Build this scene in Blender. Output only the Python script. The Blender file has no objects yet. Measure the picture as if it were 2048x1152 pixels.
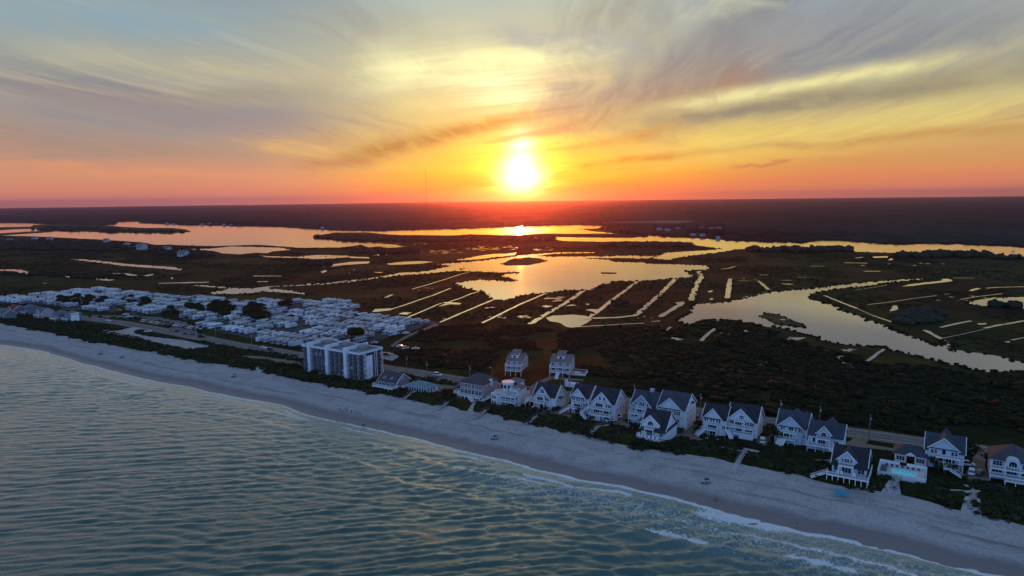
import bpy, bmesh, math, random
import numpy as np
from mathutils import Vector, Matrix, noise as mnoise
random.seed(7); RNG = np.random.default_rng(7)
R = math.radians
scene = bpy.context.scene
col = scene.collection

# ------------------------------------------------------------------ camera
CAM_H = 90.0
FPX = 1365.3                                   # 24 mm lens on a 2048 px wide frame
PITCH = R(7.45); ROLL = R(0.70)
_f = Vector((0, math.cos(PITCH), -math.sin(PITCH)))
_r0 = Vector((1, 0, 0)); _u0 = Vector((0, math.sin(PITCH), math.cos(PITCH)))
_r = _r0 * math.cos(ROLL) - _u0 * math.sin(ROLL)
_u = _u0 * math.cos(ROLL) + _r0 * math.sin(ROLL)
cd = bpy.data.cameras.new('camera'); cam = bpy.data.objects.new('camera', cd); col.objects.link(cam)
cam.matrix_world = Matrix(((_r.x, _u.x, -_f.x, 0), (_r.y, _u.y, -_f.y, 0), (_r.z, _u.z, -_f.z, CAM_H), (0, 0, 0, 1)))
cd.lens = 24; cd.sensor_width = 36; cd.clip_start = 1; cd.clip_end = 200000
scene.camera = cam
scene.view_settings.view_transform = 'Standard'; scene.view_settings.look = 'None'
scene.view_settings.exposure = 0; scene.view_settings.gamma = 1
scene.render.engine = 'CYCLES'
scene.cycles.use_denoising = True
scene.cycles.max_bounces = 5; scene.cycles.diffuse_bounces = 2; scene.cycles.glossy_bounces = 2
scene.cycles.transmission_bounces = 2; scene.cycles.volume_bounces = 0; scene.cycles.transparent_max_bounces = 4

def at(x, y, z=0.0):
    """a point of the place seen at pixel x, y of the photograph, at height z"""
    d = _f * FPX + _r * (x - 1024) - _u * (y - 576)
    t = (z - CAM_H) / d.z
    return Vector((d.x * t, d.y * t, z))

# ------------------------------------------------------------------ node helpers
class NT:
    def __init__(s, tree): s.t = tree; s.n = tree.nodes; s.l = tree.links
    def node(s, typ, **kw):
        nd = s.n.new(typ)
        for k, v in kw.items(): setattr(nd, k, v)
        return nd
    def put(s, sock, v):
        if isinstance(v, bpy.types.NodeSocket): s.l.new(v, sock)
        elif v is not None:
            if isinstance(v, (tuple, list)) and len(v) == 3 and sock.type == 'RGBA': v = (*v, 1)
            sock.default_value = v
    def m(s, op, a, b=None, c=None, clamp=False):
        nd = s.node('ShaderNodeMath', operation=op); nd.use_clamp = clamp
        s.put(nd.inputs[0], a)
        if b is not None: s.put(nd.inputs[1], b)
        if c is not None: s.put(nd.inputs[2], c)
        return nd.outputs[0]
    def vm(s, op, a, b=None, scale=None):
        nd = s.node('ShaderNodeVectorMath', operation=op)
        s.put(nd.inputs[0], a)
        if b is not None: s.put(nd.inputs[1], b)
        if scale is not None: s.put(nd.inputs[3], scale)
        return nd.outputs['Value'] if op in ('DOT_PRODUCT', 'LENGTH', 'DISTANCE') else nd.outputs[0]
    def mix(s, f, a, b, blend='MIX'):
        nd = s.node('ShaderNodeMix', data_type='RGBA', blend_type=blend)
        s.put(nd.inputs[0], f); s.put(nd.inputs[6], a); s.put(nd.inputs[7], b)
        return nd.outputs[2]
    def ramp(s, f, stops, interp='LINEAR'):
        nd = s.node('ShaderNodeValToRGB'); s.put(nd.inputs[0], f)
        cr = nd.color_ramp; cr.interpolation = interp
        while len(cr.elements) < len(stops): cr.elements.new(0.5)
        for e, (p, c) in zip(cr.elements, stops):
            e.position = p; e.color = (c, c, c, 1) if isinstance(c, (int, float)) else (*c, 1)
        return nd.outputs[0]
    def noise(s, vec, scale, detail=4, rough=0.55, dist=0.0, dim='3D', lac=2.0):
        nd = s.node('ShaderNodeTexNoise', noise_dimensions=dim)
        s.put(nd.inputs['Vector'], vec); s.put(nd.inputs['Scale'], scale); s.put(nd.inputs['Detail'], detail)
        s.put(nd.inputs['Roughness'], rough); s.put(nd.inputs['Distortion'], dist); s.put(nd.inputs['Lacunarity'], lac)
        return nd.outputs[0]
    def xyz(s, x, y, z=0.0):
        nd = s.node('ShaderNodeCombineXYZ'); s.put(nd.inputs[0], x); s.put(nd.inputs[1], y); s.put(nd.inputs[2], z); return nd.outputs[0]
    def sep(s, v):
        nd = s.node('ShaderNodeSeparateXYZ'); s.put(nd.inputs[0], v); return nd.outputs
    def smooth(s, v, lo, hi, to0=0.0, to1=1.0):
        nd = s.node('ShaderNodeMapRange', interpolation_type='SMOOTHSTEP')
        s.put(nd.inputs[0], v); s.put(nd.inputs[1], lo); s.put(nd.inputs[2], hi); s.put(nd.inputs[3], to0); s.put(nd.inputs[4], to1)
        return nd.outputs[0]

def srgb(r, g, b):
    return tuple((c / 255 / 12.92) if c / 255 <= 0.04045 else ((c / 255 + 0.055) / 1.055) ** 2.4 for c in (r, g, b))

# ------------------------------------------------------------------ world: dusk sky
SUN_AZ = math.atan2(1041 - 1024, FPX); SUN_EL = R(2.1)
world = bpy.data.worlds.new('World'); scene.world = world; world.use_nodes = True
w = NT(world.node_tree); w.n.clear()
dirv = w.node('ShaderNodeTexCoord').outputs['Generated']
dx, dy, dz = w.sep(w.vm('NORMALIZE', dirv))
DEG = 180 / math.pi
az = w.m('MULTIPLY', w.m('ARCTAN2', dx, dy), DEG)
el = w.m('MULTIPLY', w.m('ARCSINE', dz), DEG)
# cloud sheet coordinates: streets of cirrus running towards the sun
k = w.m('ADD', w.m('MAXIMUM', dz, 0.0), 0.045)
cx = w.m('DIVIDE', dx, k); cy = w.m('DIVIDE', dy, k)
ca, sa = math.cos(R(6)), math.sin(R(6))
px = w.m('SUBTRACT', w.m('MULTIPLY', cx, ca), w.m('MULTIPLY', cy, sa))
py = w.m('ADD', w.m('MULTIPLY', cx, sa), w.m('MULTIPLY', cy, ca))
wob = w.noise(w.xyz(w.m('MULTIPLY', px, 0.45), w.m('MULTIPLY', py, 0.22)), 1.0, 3, 0.5)
pxw = w.m('ADD', px, w.m('MULTIPLY', w.m('SUBTRACT', wob, 0.5), 1.9))
streak = w.noise(w.xyz(w.m('MULTIPLY', pxw, 0.95), w.m('MULTIPLY', py, 0.16), 3.7), 1.0, 8, 0.6, 0.6)
streak2 = w.noise(w.xyz(w.m('MULTIPLY', pxw, 3.6), w.m('MULTIPLY', py, 0.5), 8.2), 1.0, 7, 0.62, 0.4)
# the same thin layers seen edge-on, low down: long flat wisps
flat = w.noise(w.xyz(w.m('MULTIPLY', az, 0.05), w.m('MULTIPLY', w.m('SUBTRACT', el, w.m('MULTIPLY', az, 0.05)), 0.55), 1.3), 1.0, 8, 0.6, 0.8)
wn = w.noise(w.xyz(w.m('MULTIPLY', az, 0.09), w.m('MULTIPLY', el, 0.25), 5.5), 1.0, 6, 0.6)
wn = w.m('MULTIPLY', w.m('SUBTRACT', wn, 0.5), 1.0)
elw = w.m('ADD', el, w.m('MULTIPLY', wn, 3.2))
azw = w.m('ADD', az, w.m('MULTIPLY', wn, 14.0))
flatf = w.m('MULTIPLY', w.m('SUBTRACT', flat, 0.5), 2.0)
# clear-sky gradients: away from the sun, and around it
def E(y): return max(0.0, math.degrees(math.atan((398 - y) / FPX * 0.965)) ) / 20.0
elr = w.m('DIVIDE', w.m('ADD', el, w.m('MULTIPLY', flatf, 1.6)), 20.0)
side = w.ramp(elr, [(0.0, srgb(230, 142, 128)), (E(380), srgb(222, 138, 112)), (E(350), srgb(212, 144, 114)), (E(310), srgb(178, 142, 122)),
                    (E(240), srgb(158, 148, 140)), (E(150), srgb(156, 158, 150)), (E(70), srgb(158, 168, 160)), (E(0), srgb(140, 165, 178)), (1.0, srgb(112, 140, 165))])
sidR = w.ramp(elr, [(0.0, srgb(242, 132, 100)), (E(375), srgb(228, 130, 86)), (E(345), srgb(226, 150, 70)), (E(290), srgb(228, 196, 92)),
                    (E(240), srgb(218, 202, 124)), (E(190), srgb(196, 186, 138)), (E(110), srgb(160, 162, 160)), (E(0), srgb(146, 166, 180)), (1.0, srgb(112, 140, 165))])
near = w.ramp(elr, [(0.0, srgb(252, 118, 74)), (E(382), srgb(240, 122, 56)), (E(355), srgb(238, 166, 46)), (E(320), srgb(236, 192, 66)),
                    (E(270), srgb(226, 198, 98)), (E(200), srgb(214, 198, 140)), (E(120), srgb(208, 204, 158)), (E(40), srgb(186, 192, 172)), (E(0), srgb(178, 190, 180)), (1.0, srgb(140, 160, 170))])
azs = w.m('SUBTRACT', az, math.degrees(SUN_AZ))
s_right = w.smooth(az, -2.0, 12.0)
far_l = w.smooth(w.m('ABSOLUTE', azs), 8.0, 30.0)
far_r = w.smooth(w.m('ABSOLUTE', azs), 14.0, 44.0)
c_side = w.mix(s_right, side, w.mix(far_r, sidR, w.mix(0.55, sidR, side)))
f_near = w.smooth(w.m('ABSOLUTE', azs), 4.0, 22.0, 1.0, 0.0)
skyc = w.mix(f_near, c_side, near)
# broad light and dark cirrus
dark = w.smooth(streak, 0.45, 0.66)
lite = w.smooth(streak2, 0.50, 0.72)
hi = w.smooth(el, 2.5, 6.5)
greyc = w.mix(w.smooth(el, 3.0, 9.5), srgb(188, 128, 98), w.mix(f_near, srgb(130, 135, 141), srgb(150, 145, 132)))
skyc = w.mix(w.m('MULTIPLY', w.m('MULTIPLY', dark, hi), 1.0), skyc, greyc)
warmc = w.mix(w.smooth(el, 3.0, 12.0), srgb(236, 178, 106), srgb(206, 202, 174))
skyc = w.mix(w.m('MULTIPLY', w.m('MULTIPLY', lite, hi), 0.42), skyc, warmc)

def band(a0, e0, a1, e1, w0, w1, strength, colour, soft=1.0, fx=1.0):
    """a long cloud streak from one sky direction to another (degrees), feathered"""
    global skyc
    L = math.hypot(a1 - a0, e1 - e0); ux, uy = (a1 - a0) / L, (e1 - e0) / L
    ax_ = w.m('SUBTRACT', azw, a0); ey_ = w.m('SUBTRACT', elw, e0)
    t = w.m('DIVIDE', w.m('ADD', w.m('MULTIPLY', ax_, ux), w.m('MULTIPLY', ey_, uy)), L)
    dd = w.m('SUBTRACT', w.m('MULTIPLY', ey_, ux), w.m('MULTIPLY', ax_, uy))
    wd = w.m('ADD', w0, w.m('MULTIPLY', w.m('MULTIPLY', t, 1.0, clamp=True), w1 - w0))
    q = w.m('DIVIDE', dd, wd)
    g = w.m('EXPONENT', w.m('MULTIPLY', w.m('MULTIPLY', q, q), -1.0))
    ends = w.m('MULTIPLY', w.smooth(t, -0.15 * soft, 0.25 * soft), w.smooth(t, 1.25, 0.75))
    tex = w.m('ADD', 0.55, w.m('MULTIPLY', w.smooth(streak2, 0.36, 0.62), 0.6))
    skyc = w.mix(w.m('MULTIPLY', w.m('MULTIPLY', g, ends), w.m('MULTIPLY', tex, strength), clamp=True), skyc, colour)
def S(x, y):      # photograph pixel -> azimuth, elevation in degrees
    d = (_f * FPX + _r * (x - 1024) - _u * (y - 576)).normalized()
    return math.degrees(math.atan2(d.x, d.y)), math.degrees(math.asin(d.z))
def streakband(x0, y0, x1, y1, w0, w1, s, c): band(*S(x0, y0), *S(x1, y1), w0, w1, s, c)
streakband(1150, 175, 1980, 40, 2.3, 4.2, 0.95, srgb(130, 134, 143))       # the big grey bank, upper right
streakband(1090, 225, 1500, 120, 1.0, 1.8, 0.85, srgb(148, 128, 122))
streakband(1090, 262, 1480, 170, 0.8, 1.1, 0.85, srgb(160, 124, 98))
streakband(1180, 262, 2060, 128, 0.9, 1.2, 0.9, srgb(160, 148, 112))
streakband(1250, 228, 1930, 112, 0.45, 0.6, 0.9, srgb(232, 222, 158))      # lit upper edge
streakband(1330, 240, 2100, 140, 0.4, 0.55, 0.9, srgb(132, 126, 112))
streakband(1250, 318, 2100, 195, 0.7, 1.8, 0.65, srgb(234, 212, 118))
streakband(1420, 300, 2150, 245, 0.35, 0.6, 0.75, srgb(196, 146, 84))
streakband(1500, 335, 2150, 285, 0.45, 0.8, 0.6, srgb(206, 148, 92))
streakband(1120, 338, 1420, 302, 0.35, 0.35, 0.75, srgb(198, 126, 50))
streakband(1130, 300, 1330, 262, 0.35, 0.5, 0.7, srgb(196, 136, 70))
streakband(1480, 327, 1570, 325, 0.16, 0.12, 0.8, srgb(192, 112, 84))
streakband(690, 318, 1060, 228, 0.75, 0.65, 1.0, srgb(166, 122, 66))         # the dark streak reaching the sun
streakband(560, 335, 760, 318, 0.6, 0.5, 0.8, srgb(178, 122, 88))
streakband(-80, 235, 640, 235, 1.8, 1.1, 0.75, srgb(136, 134, 142))
streakband(-60, 290, 420, 300, 0.8, 0.8, 0.55, srgb(156, 134, 126))
streakband(380, 190, 700, 175, 0.7, 0.9, 0.65, srgb(150, 142, 124))
streakband(-60, 85, 760, 165, 0.8, 1.2, 0.75, srgb(190, 182, 150))
streakband(-100, 30, 500, 45, 1.9, 1.2, 0.75, srgb(132, 160, 176))
streakband(-60, 325, 560, 368, 0.35, 0.4, 0.6, srgb(226, 150, 108))
streakband(470, 300, 680, 303, 0.6, 0.5, 0.6, srgb(232, 180, 104))
streakband(720, 140, 1180, 108, 1.5, 1.2, 0.8, srgb(244, 240, 180))
streakband(760, 215, 1000, 200, 1.0, 0.8, 0.5, srgb(228, 208, 136))
streakband(1060, 150, 1180, 175, 0.5, 0.8, 0.6, srgb(222, 196, 150))
streakband(1000, 55, 1300, 105, 0.8, 0.9, 0.55, srgb(150, 160, 168))
streakband(1360, 10, 1500, 25, 0.9, 0.6, 0.5, srgb(202, 204, 176))
# the sun's glow through the thin cloud
fl2 = w.noise(w.xyz(w.m('MULTIPLY', az, 0.10), w.m('MULTIPLY', w.m('SUBTRACT', el, w.m('MULTIPLY', az, 0.10)), 1.5), 4.4), 1.0, 7, 0.6, 0.5)
def blob(x, y, rx, ry, amp, colour, turb=0.0):
    global skyc
    a0, e0 = S(x, y)
    A = w.m('DIVIDE', w.m('SUBTRACT', w.m('ADD', az, w.m('MULTIPLY', wn, turb * 3)), a0), rx)
    Ee = w.m('DIVIDE', w.m('SUBTRACT', w.m('ADD', el, w.m('MULTIPLY', flatf, turb)), e0), ry)
    g = w.m('EXPONENT', w.m('MULTIPLY', w.m('ADD', w.m('MULTIPLY', A, A), w.m('MULTIPLY', Ee, Ee)), -1.0))
    g = w.m('MULTIPLY', g, amp)
    if amp <= 1: g = w.m('MULTIPLY', g, w.m('ADD', 0.42, w.m('MULTIPLY', w.smooth(fl2, 0.36, 0.62), 0.85)))
    skyc = w.mix(1.0, skyc, w.mix(w.m('MINIMUM', g, 1.0), (0, 0, 0), colour), 'ADD') if amp <= 1 else \
        w.mix(1.0, skyc, w.vm('SCALE', colour, scale=g), 'ADD')
blob(960, 145, 7.0, 2.0, 0.36, (0.62, 0.62, 0.25), 1.4)
blob(1000, 185, 3.2, 0.9, 0.6, (0.7, 0.7, 0.55), 0.8)
blob(1040, 300, 4.4, 3.6, 0.42, (0.6, 0.55, 0.02), 0.8)
blob(1043, 348, 2.9, 2.3, 0.95, (0.75, 0.72, 0.02), 0.5)
blob(1040, 385, 7.5, 1.6, 0.55, (0.5, 0.25, 0.0), 0.2)
blob(1042, 353, 1.5, 1.25, 2.4, (1.0, 0.98, 0.75), 0.8)
blob(1045, 298, 1.1, 1.3, 0.95, (1.0, 0.98, 0.8), 0.6)
skyc = w.vm('MAXIMUM', skyc, (0, 0, 0))
# the half of the sky behind the camera, and overhead: clear blue dusk
back = w.smooth(dy, 0.55, -0.25)
over = w.smooth(el, 18.0, 55.0)
eastc = w.ramp(w.m('DIVIDE', w.m('MAXIMUM', el, 0.0), 60.0), [(0.0, (0.31, 0.58, 1.12)), (0.3, (0.31, 0.64, 1.36)), (0.6, (0.18, 0.31, 0.64)), (1.0, (0.10, 0.17, 0.34))])
skyc = w.mix(over, skyc, w.ramp(w.m('DIVIDE', el, 90.0), [(0.2, (0.31, 0.37, 0.37)), (0.5, (0.17, 0.23, 0.25)), (1.0, (0.12, 0.18, 0.26))]))
skyc = w.mix(back, skyc, eastc)
nish = w.node('ShaderNodeTexSky', sky_type='NISHITA'); nish.sun_disc = False
nish.sun_elevation = SUN_EL; nish.sun_rotation = SUN_AZ; nish.altitude = 90
skyc = w.mix(1.0, skyc, w.vm('SCALE', nish.outputs[0], scale=0.012), 'ADD')
below = w.smooth(el, -0.7, -3.0)
skyc = w.mix(below, skyc, (0.02, 0.03, 0.04))
bg = w.node('ShaderNodeBackground'); w.put(bg.inputs[0], skyc); bg.inputs[1].default_value = 1.0
out = w.node('ShaderNodeOutputWorld'); w.l.new(bg.outputs[0], out.inputs[0])

sl = bpy.data.lights.new('sun', 'SUN'); sun = bpy.data.objects.new('sun', sl); col.objects.link(sun)
sl.energy = 0.9; sl.angle = R(0.5); sl.color = (1.0, 0.10, 0.006)
sv = Vector((math.sin(SUN_AZ) * math.cos(SUN_EL), math.cos(SUN_AZ) * math.cos(SUN_EL), math.sin(SUN_EL)))
sun.rotation_euler = sv.to_track_quat('Z', 'Y').to_euler()

# ------------------------------------------------------------------ haze
def tag(o, label=None, cat=None, group=None, kind=None):
    if label: o['label'] = label
    if cat: o['category'] = cat
    if group: o['group'] = group
    if kind: o['kind'] = kind
    return o

# ------------------------------------------------------------------ mesh helpers
def np_mesh(name, V, F, mat=None, parent=None, smooth=False, midx=None, attrs=None, up=False):
    """V (n,3); F (m,k) int array or list of such arrays"""
    me = bpy.data.meshes.new(name)
    V = np.asarray(V, dtype=np.float32)
    if up:
        a_, b_, c_ = V[F[:, 0]], V[F[:, 1]], V[F[:, 2]]
        if np.median(np.cross(b_ - a_, c_ - a_)[:, 2]) < 0: F = F[:, ::-1]
    Fs = F if isinstance(F, list) else [F]
    me.vertices.add(len(V)); me.vertices.foreach_set('co', V.ravel())
    loops = np.concatenate([f.ravel() for f in Fs]).astype(np.int32)
    sizes = np.concatenate([np.full(len(f), f.shape[1], np.int32) for f in Fs])
    starts = np.concatenate([[0], np.cumsum(sizes)[:-1]]).astype(np.int32)
    me.loops.add(len(loops)); me.loops.foreach_set('vertex_index', loops)
    me.polygons.add(len(sizes)); me.polygons.foreach_set('loop_start', starts); me.polygons.foreach_set('loop_total', sizes)
    if smooth: me.polygons.foreach_set('use_smooth', np.ones(len(sizes), bool))
    mats = mat if isinstance(mat, (list, tuple)) else [mat]
    for mm in mats:
        if mm: me.materials.append(mm)
    if midx is not None: me.polygons.foreach_set('material_index', np.asarray(midx, np.int32))
    for k_, a_ in (attrs or {}).items():
        at_ = me.attributes.new(k_, 'FLOAT', 'POINT'); at_.data.foreach_set('value', np.asarray(a_, np.float32))
    me.update(calc_edges=True)
    o = bpy.data.objects.new(name, me); col.objects.link(o)
    if parent: o.parent = parent
    return o

def grid_faces(nu, nv):
    i = np.arange(nu - 1)[:, None]; j = np.arange(nv - 1)[None, :]
    a = (i * nv + j).ravel()
    return np.stack([a, a + nv, a + nv + 1, a + 1], 1)

_P = RNG.permutation(4096)
def vnoise(x, y, seed=0):
    """smooth value noise on numpy arrays, 0..1"""
    xi = np.floor(x).astype(np.int64); yi = np.floor(y).astype(np.int64)
    fx = x - xi; fy = y - yi; fx = fx * fx * (3 - 2 * fx); fy = fy * fy * (3 - 2 * fy)
    h = lambda a, b: _P[(_P[(a + seed * 57) & 4095] + b) & 4095] / 4095.0
    return (h(xi, yi) * (1 - fx) + h(xi + 1, yi) * fx) * (1 - fy) + (h(xi, yi + 1) * (1 - fx) + h(xi + 1, yi + 1) * fx) * fy
def fbm(x, y, oct=4, seed=0):
    s = 0; a = 0.5; t = 0
    for i in range(oct): s = s + a * vnoise(x * 2 ** i, y * 2 ** i, seed + i); t += a; a *= 0.5
    return s / t

def material(name, rough=0.8, spec=0.3):
    m = bpy.data.materials.new(name); m.use_nodes = True
    n = NT(m.node_tree); n.n.clear()
    b = n.node('ShaderNodeBsdfPrincipled'); o = n.node('ShaderNodeOutputMaterial'); n.l.new(b.outputs[0], o.inputs[0])
    b.inputs['Roughness'].default_value = rough; b.inputs['Specular IOR Level'].default_value = spec
    return m, n, b
def bump(n, b, h, strength=0.5, dist=0.1):
    bp = n.node('ShaderNodeBump'); n.put(bp.inputs['Height'], h); bp.inputs['Strength'].default_value = strength
    bp.inputs['Distance'].default_value = dist; n.l.new(bp.outputs[0], b.inputs['Normal'])
def pos(n): return n.node('ShaderNodeNewGeometry').outputs['Position']
def opos(n): return n.node('ShaderNodeTexCoord').outputs['Object']
def att(n, name): return n.node('ShaderNodeAttribute', attribute_name=name).outputs['Fac']

def plain(name, c, rough=0.7, spec=0.3, var=0.18, scale=0.6, metal=0.0, c2=None):
    """a painted or natural surface with mild weathering"""
    m, n, b = material(name, rough, spec)
    nz = n.noise(opos(n), scale, 5, 0.6)
    lo = tuple(v * (1 - var) for v in c); hi_ = c2 if c2 else tuple(min(1, v * (1 + var)) for v in c)
    n.put(b.inputs['Base Color'], n.ramp(nz, [(0.3, lo), (0.7, hi_)])); b.inputs['Metallic'].default_value = metal
    return m

# ------------------------------------------------------------------ coast frame: u runs along the shore, v inland
SEA = -2.5
DUNE_PX = [(0,647),(50,657),(110,668),(180,682),(250,695),(330,708),(400,722),(480,735),(515,742),(560,752),(620,765),(700,778),(760,787),(820,800),(880,812),(940,822),(1000,832),(1050,845),(1100,858),(1180,872),(1230,885),(1290,897),(1350,905),(1420,915),(1480,928),(1540,940),(1600,952),(1660,965),(1720,977),(1780,985),(1800,990),(1850,1002),(1900,1018),(1935,1028),(1960,1030),(2000,1040),(2048,1050),(2300,1100)]
SHORE_PX = [(-60,686),(0,689),(71,698),(133,715.5),(169,727),(231,742),(284,756),(338,767),(378,773),(422,784),(471,793),(533,804),(569,811),(613,829),(658,839),(700,847),(734,853.5),(785,865),(854,882.5),(912,898),(973,911.6),(1008,918),(1042,929),(1076,939),(1127,949),(1178,961),(1247,971),(1300,984),(1355,995),(1402,1008),(1464,1026),(1519,1039),(1574,1053.6),(1614,1066),(1665,1072),(1720,1083),(1775,1092),(1830,1108),(1903,1127),(1976,1145),(2016,1153),(2300,1222)]
_d = [at(*p) for p in DUNE_PX]; _s = [at(*p, SEA) for p in SHORE_PX]
U = (_d[-1] - _d[0]); U.z = 0; U.normalize(); Vd = Vector((-U.y, U.x, 0))      # inland
if Vd.y < 0: Vd = -Vd
def uv_of(P): return P[0] * U.x + P[1] * U.y, P[0] * Vd.x + P[1] * Vd.y
def xy_of(u, v): return u * U.x + v * Vd.x, u * U.y + v * Vd.y
def prof(pts):
    a = sorted(uv_of(p) for p in pts); return np.array([p[0] for p in a]), np.array([p[1] for p in a])
DU, DV = prof(_d); SU, SV = prof(_s)
def smoothed(u, X, Y):
    return np.interp(u, X, Y)
def dune_v(u): return np.interp(u, DU, DV) + (fbm(u / 9.0, u * 0, 3, 11) - 0.5) * 5
def shore_v(u): return np.interp(u, SU, SV) + (fbm(u / 14.0, u * 0, 3, 12) - 0.5) * 1.6
print('U', U, 'dune', DU[0], DU[-1], DV[0], DV[-1], 'shore', SU[0], SU[-1], SV[0], SV[-1], flush=True)

# ground colours ---------------------------------------------------
def mat_ground():
    m, n, b = material('marsh_ground', 0.95, 0.1)
    p = pos(n)
    big = n.noise(p, 0.006, 6, 0.6); mid = n.noise(p, 0.035, 6, 0.65); fine = n.noise(p, 0.4, 6, 0.7)
    c = n.ramp(mid, [(0.30, (0.014, 0.020, 0.007)), (0.48, (0.022, 0.034, 0.008)), (0.62, (0.045, 0.056, 0.011)), (0.78, (0.075, 0.075, 0.02))])
    c2 = n.ramp(big, [(0.35, (0.25, 0.28, 0.26)), (0.65, (1.1, 1.05, 0.9))])
    c = n.mix(1.0, c, c2, 'MULTIPLY')
    c = n.mix(1.0, c, n.ramp(fine, [(0.3, 0.45), (0.7, 1.4)]), 'MULTIPLY')
    n.put(b.inputs['Base Color'], c); bump(n, b, fine, 1.0, 0.8)
    return m
def mat_marsh():
    m, n, b = material('marsh_grass', 0.95, 0.1)
    p = pos(n)
    s = n.vm('MULTIPLY', p, (1.0, 0.35, 1.0))
    mid = n.noise(s, 0.03, 6, 0.6); fine = n.noise(p, 0.35, 6, 0.7)
    c = n.ramp(mid, [(0.28, (0.016, 0.019, 0.008)), (0.45, (0.036, 0.042, 0.012)), (0.6, (0.070, 0.066, 0.018)), (0.75, (0.11, 0.088, 0.03))])
    c = n.mix(1.0, c, n.ramp(fine, [(0.3, 0.5), (0.7, 1.35)]), 'MULTIPLY')
    n.put(b.inputs['Base Color'], c); bump(n, b, fine, 1.0, 0.6)
    return m
def mat_still_water(name, scale=1.0, rough=0.045, strength=0.35):
    m, n, b = material(name, rough, 0.5)
    b.inputs['IOR'].default_value = 1.33
    p = pos(n)
    n.put(b.inputs['Base Color'], (0.012, 0.020, 0.020))
    a = n.noise(n.vm('MULTIPLY', p, (0.35, 1.0, 1.0)), 0.9 * scale, 4, 0.6)
    a2 = n.noise(p, 0.012, 3, 0.5)
    bp = n.node('ShaderNodeBump'); n.put(bp.inputs['Height'], a)
    n.put(bp.inputs['Strength'], n.smooth(a2, 0.35, 0.7, strength * 0.5, strength)); bp.inputs['Distance'].default_value = 0.045
    gl = n.node('ShaderNodeBsdfGlossy'); n.put(gl.inputs['Roughness'], rough); gl.inputs['Color'].default_value = (1, 1, 1, 1)
    n.l.new(bp.outputs[0], gl.inputs['Normal'])
    df = n.node('ShaderNodeBsdfDiffuse'); df.inputs['Color'].default_value = (0.02, 0.032, 0.034, 1)
    fr = n.node('ShaderNodeFresnel'); fr.inputs['IOR'].default_value = 1.5
    mx = n.node('ShaderNodeMixShader')
    n.put(mx.inputs[0], n.m('MULTIPLY_ADD', fr.outputs[0], 1.0, 0.12, clamp=True))
    n.l.new(df.outputs[0], mx.inputs[1]); n.l.new(gl.outputs[0], mx.inputs[2])
    o = [q for q in n.n if q.type == 'OUTPUT_MATERIAL'][0]; n.l.new(mx.outputs[0], o.inputs[0]); n.n.remove(b)
    return m
M_GROUND = mat_ground(); M_MARSH = mat_marsh(); M_WATER = mat_still_water('still_water', rough=0.06, strength=0.5)

def mat_sand(beach=True):
    m, n, b = material('beach_sand' if beach else 'pale_sand', 0.9, 0.2)
    p = pos(n)
    fine = n.noise(p, 1.6, 6, 0.75); mid = n.noise(n.vm('MULTIPLY', p, (1, 1, 1)), 0.12, 5, 0.6)
    c = n.ramp(mid, [(0.3, (0.34, 0.31, 0.30)), (0.7, (0.52, 0.49, 0.47))])
    c = n.mix(1.0, c, n.ramp(fine, [(0.3, 0.55), (0.7, 1.3)]), 'MULTIPLY')
    if beach:
        wet = att(n, 'wet'); along = att(n, 'along')
        tracks = n.noise(n.xyz(n.m('MULTIPLY', along, 0.02), n.m('MULTIPLY', att(n, 'across'), 9.0), 2.0), 1.0, 6, 0.65)
        c = n.mix(n.smooth(tracks, 0.52, 0.68), c, (0.24, 0.195, 0.185))
        c = n.mix(n.m('MULTIPLY', n.smooth(mid, 0.52, 0.7), 0.4), c, (0.34, 0.26, 0.24))
        wf = n.smooth(n.m('ADD', wet, n.m('MULTIPLY', n.m('SUBTRACT', mid, 0.5), 0.3)), 0.68, 0.86)
        c = n.mix(wf, c, (0.225, 0.19, 0.185))
        n.put(b.inputs['Roughness'], n.smooth(wet, 0.72, 0.98, 0.9, 0.32))
        foot = n.noise(p, 0.9, 5, 0.7)
        bump(n, b, foot, 0.8, 0.25)
    else: bump(n, b, fine, 0.6, 0.1)
    n.put(b.inputs['Base Color'], c)
    return m
M_SAND = mat_sand(True); M_PALE = mat_sand(False)

# one ground sheet from the dune toe to beyond the horizon
us = np.concatenate([-np.geomspace(16000, 700, 14), np.arange(-690, 330, 2.5), np.geomspace(340, 16000, 14)])
dv = dune_v(us)
vs = [0, 3, 6, 9, 12, 16, 20, 26, 34, 60, 150, 500, 1500, 5000, 20000]
V = []
for j, q in enumerate(vs):
    x, y = xy_of(us, dv + q)
    bumpy = np.exp(-((q - 6.0) / 4.6) ** 2) * (0.7 + 2.0 * fbm(us / 7.0, us * 0 + q / 5.0, 3, 31))
    z = bumpy if 0 < q < 30 else np.zeros_like(us)
    V.append(np.stack([x, y, z], 1))
V = np.stack(V, 1).reshape(-1, 3)
g = np_mesh('ground', V, grid_faces(len(us), len(vs)), M_GROUND, up=True, smooth=True); g['kind'] = 'structure'
def dune_h(q): return np.exp(-((q - 6.0) / 4.6) ** 2)

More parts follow.
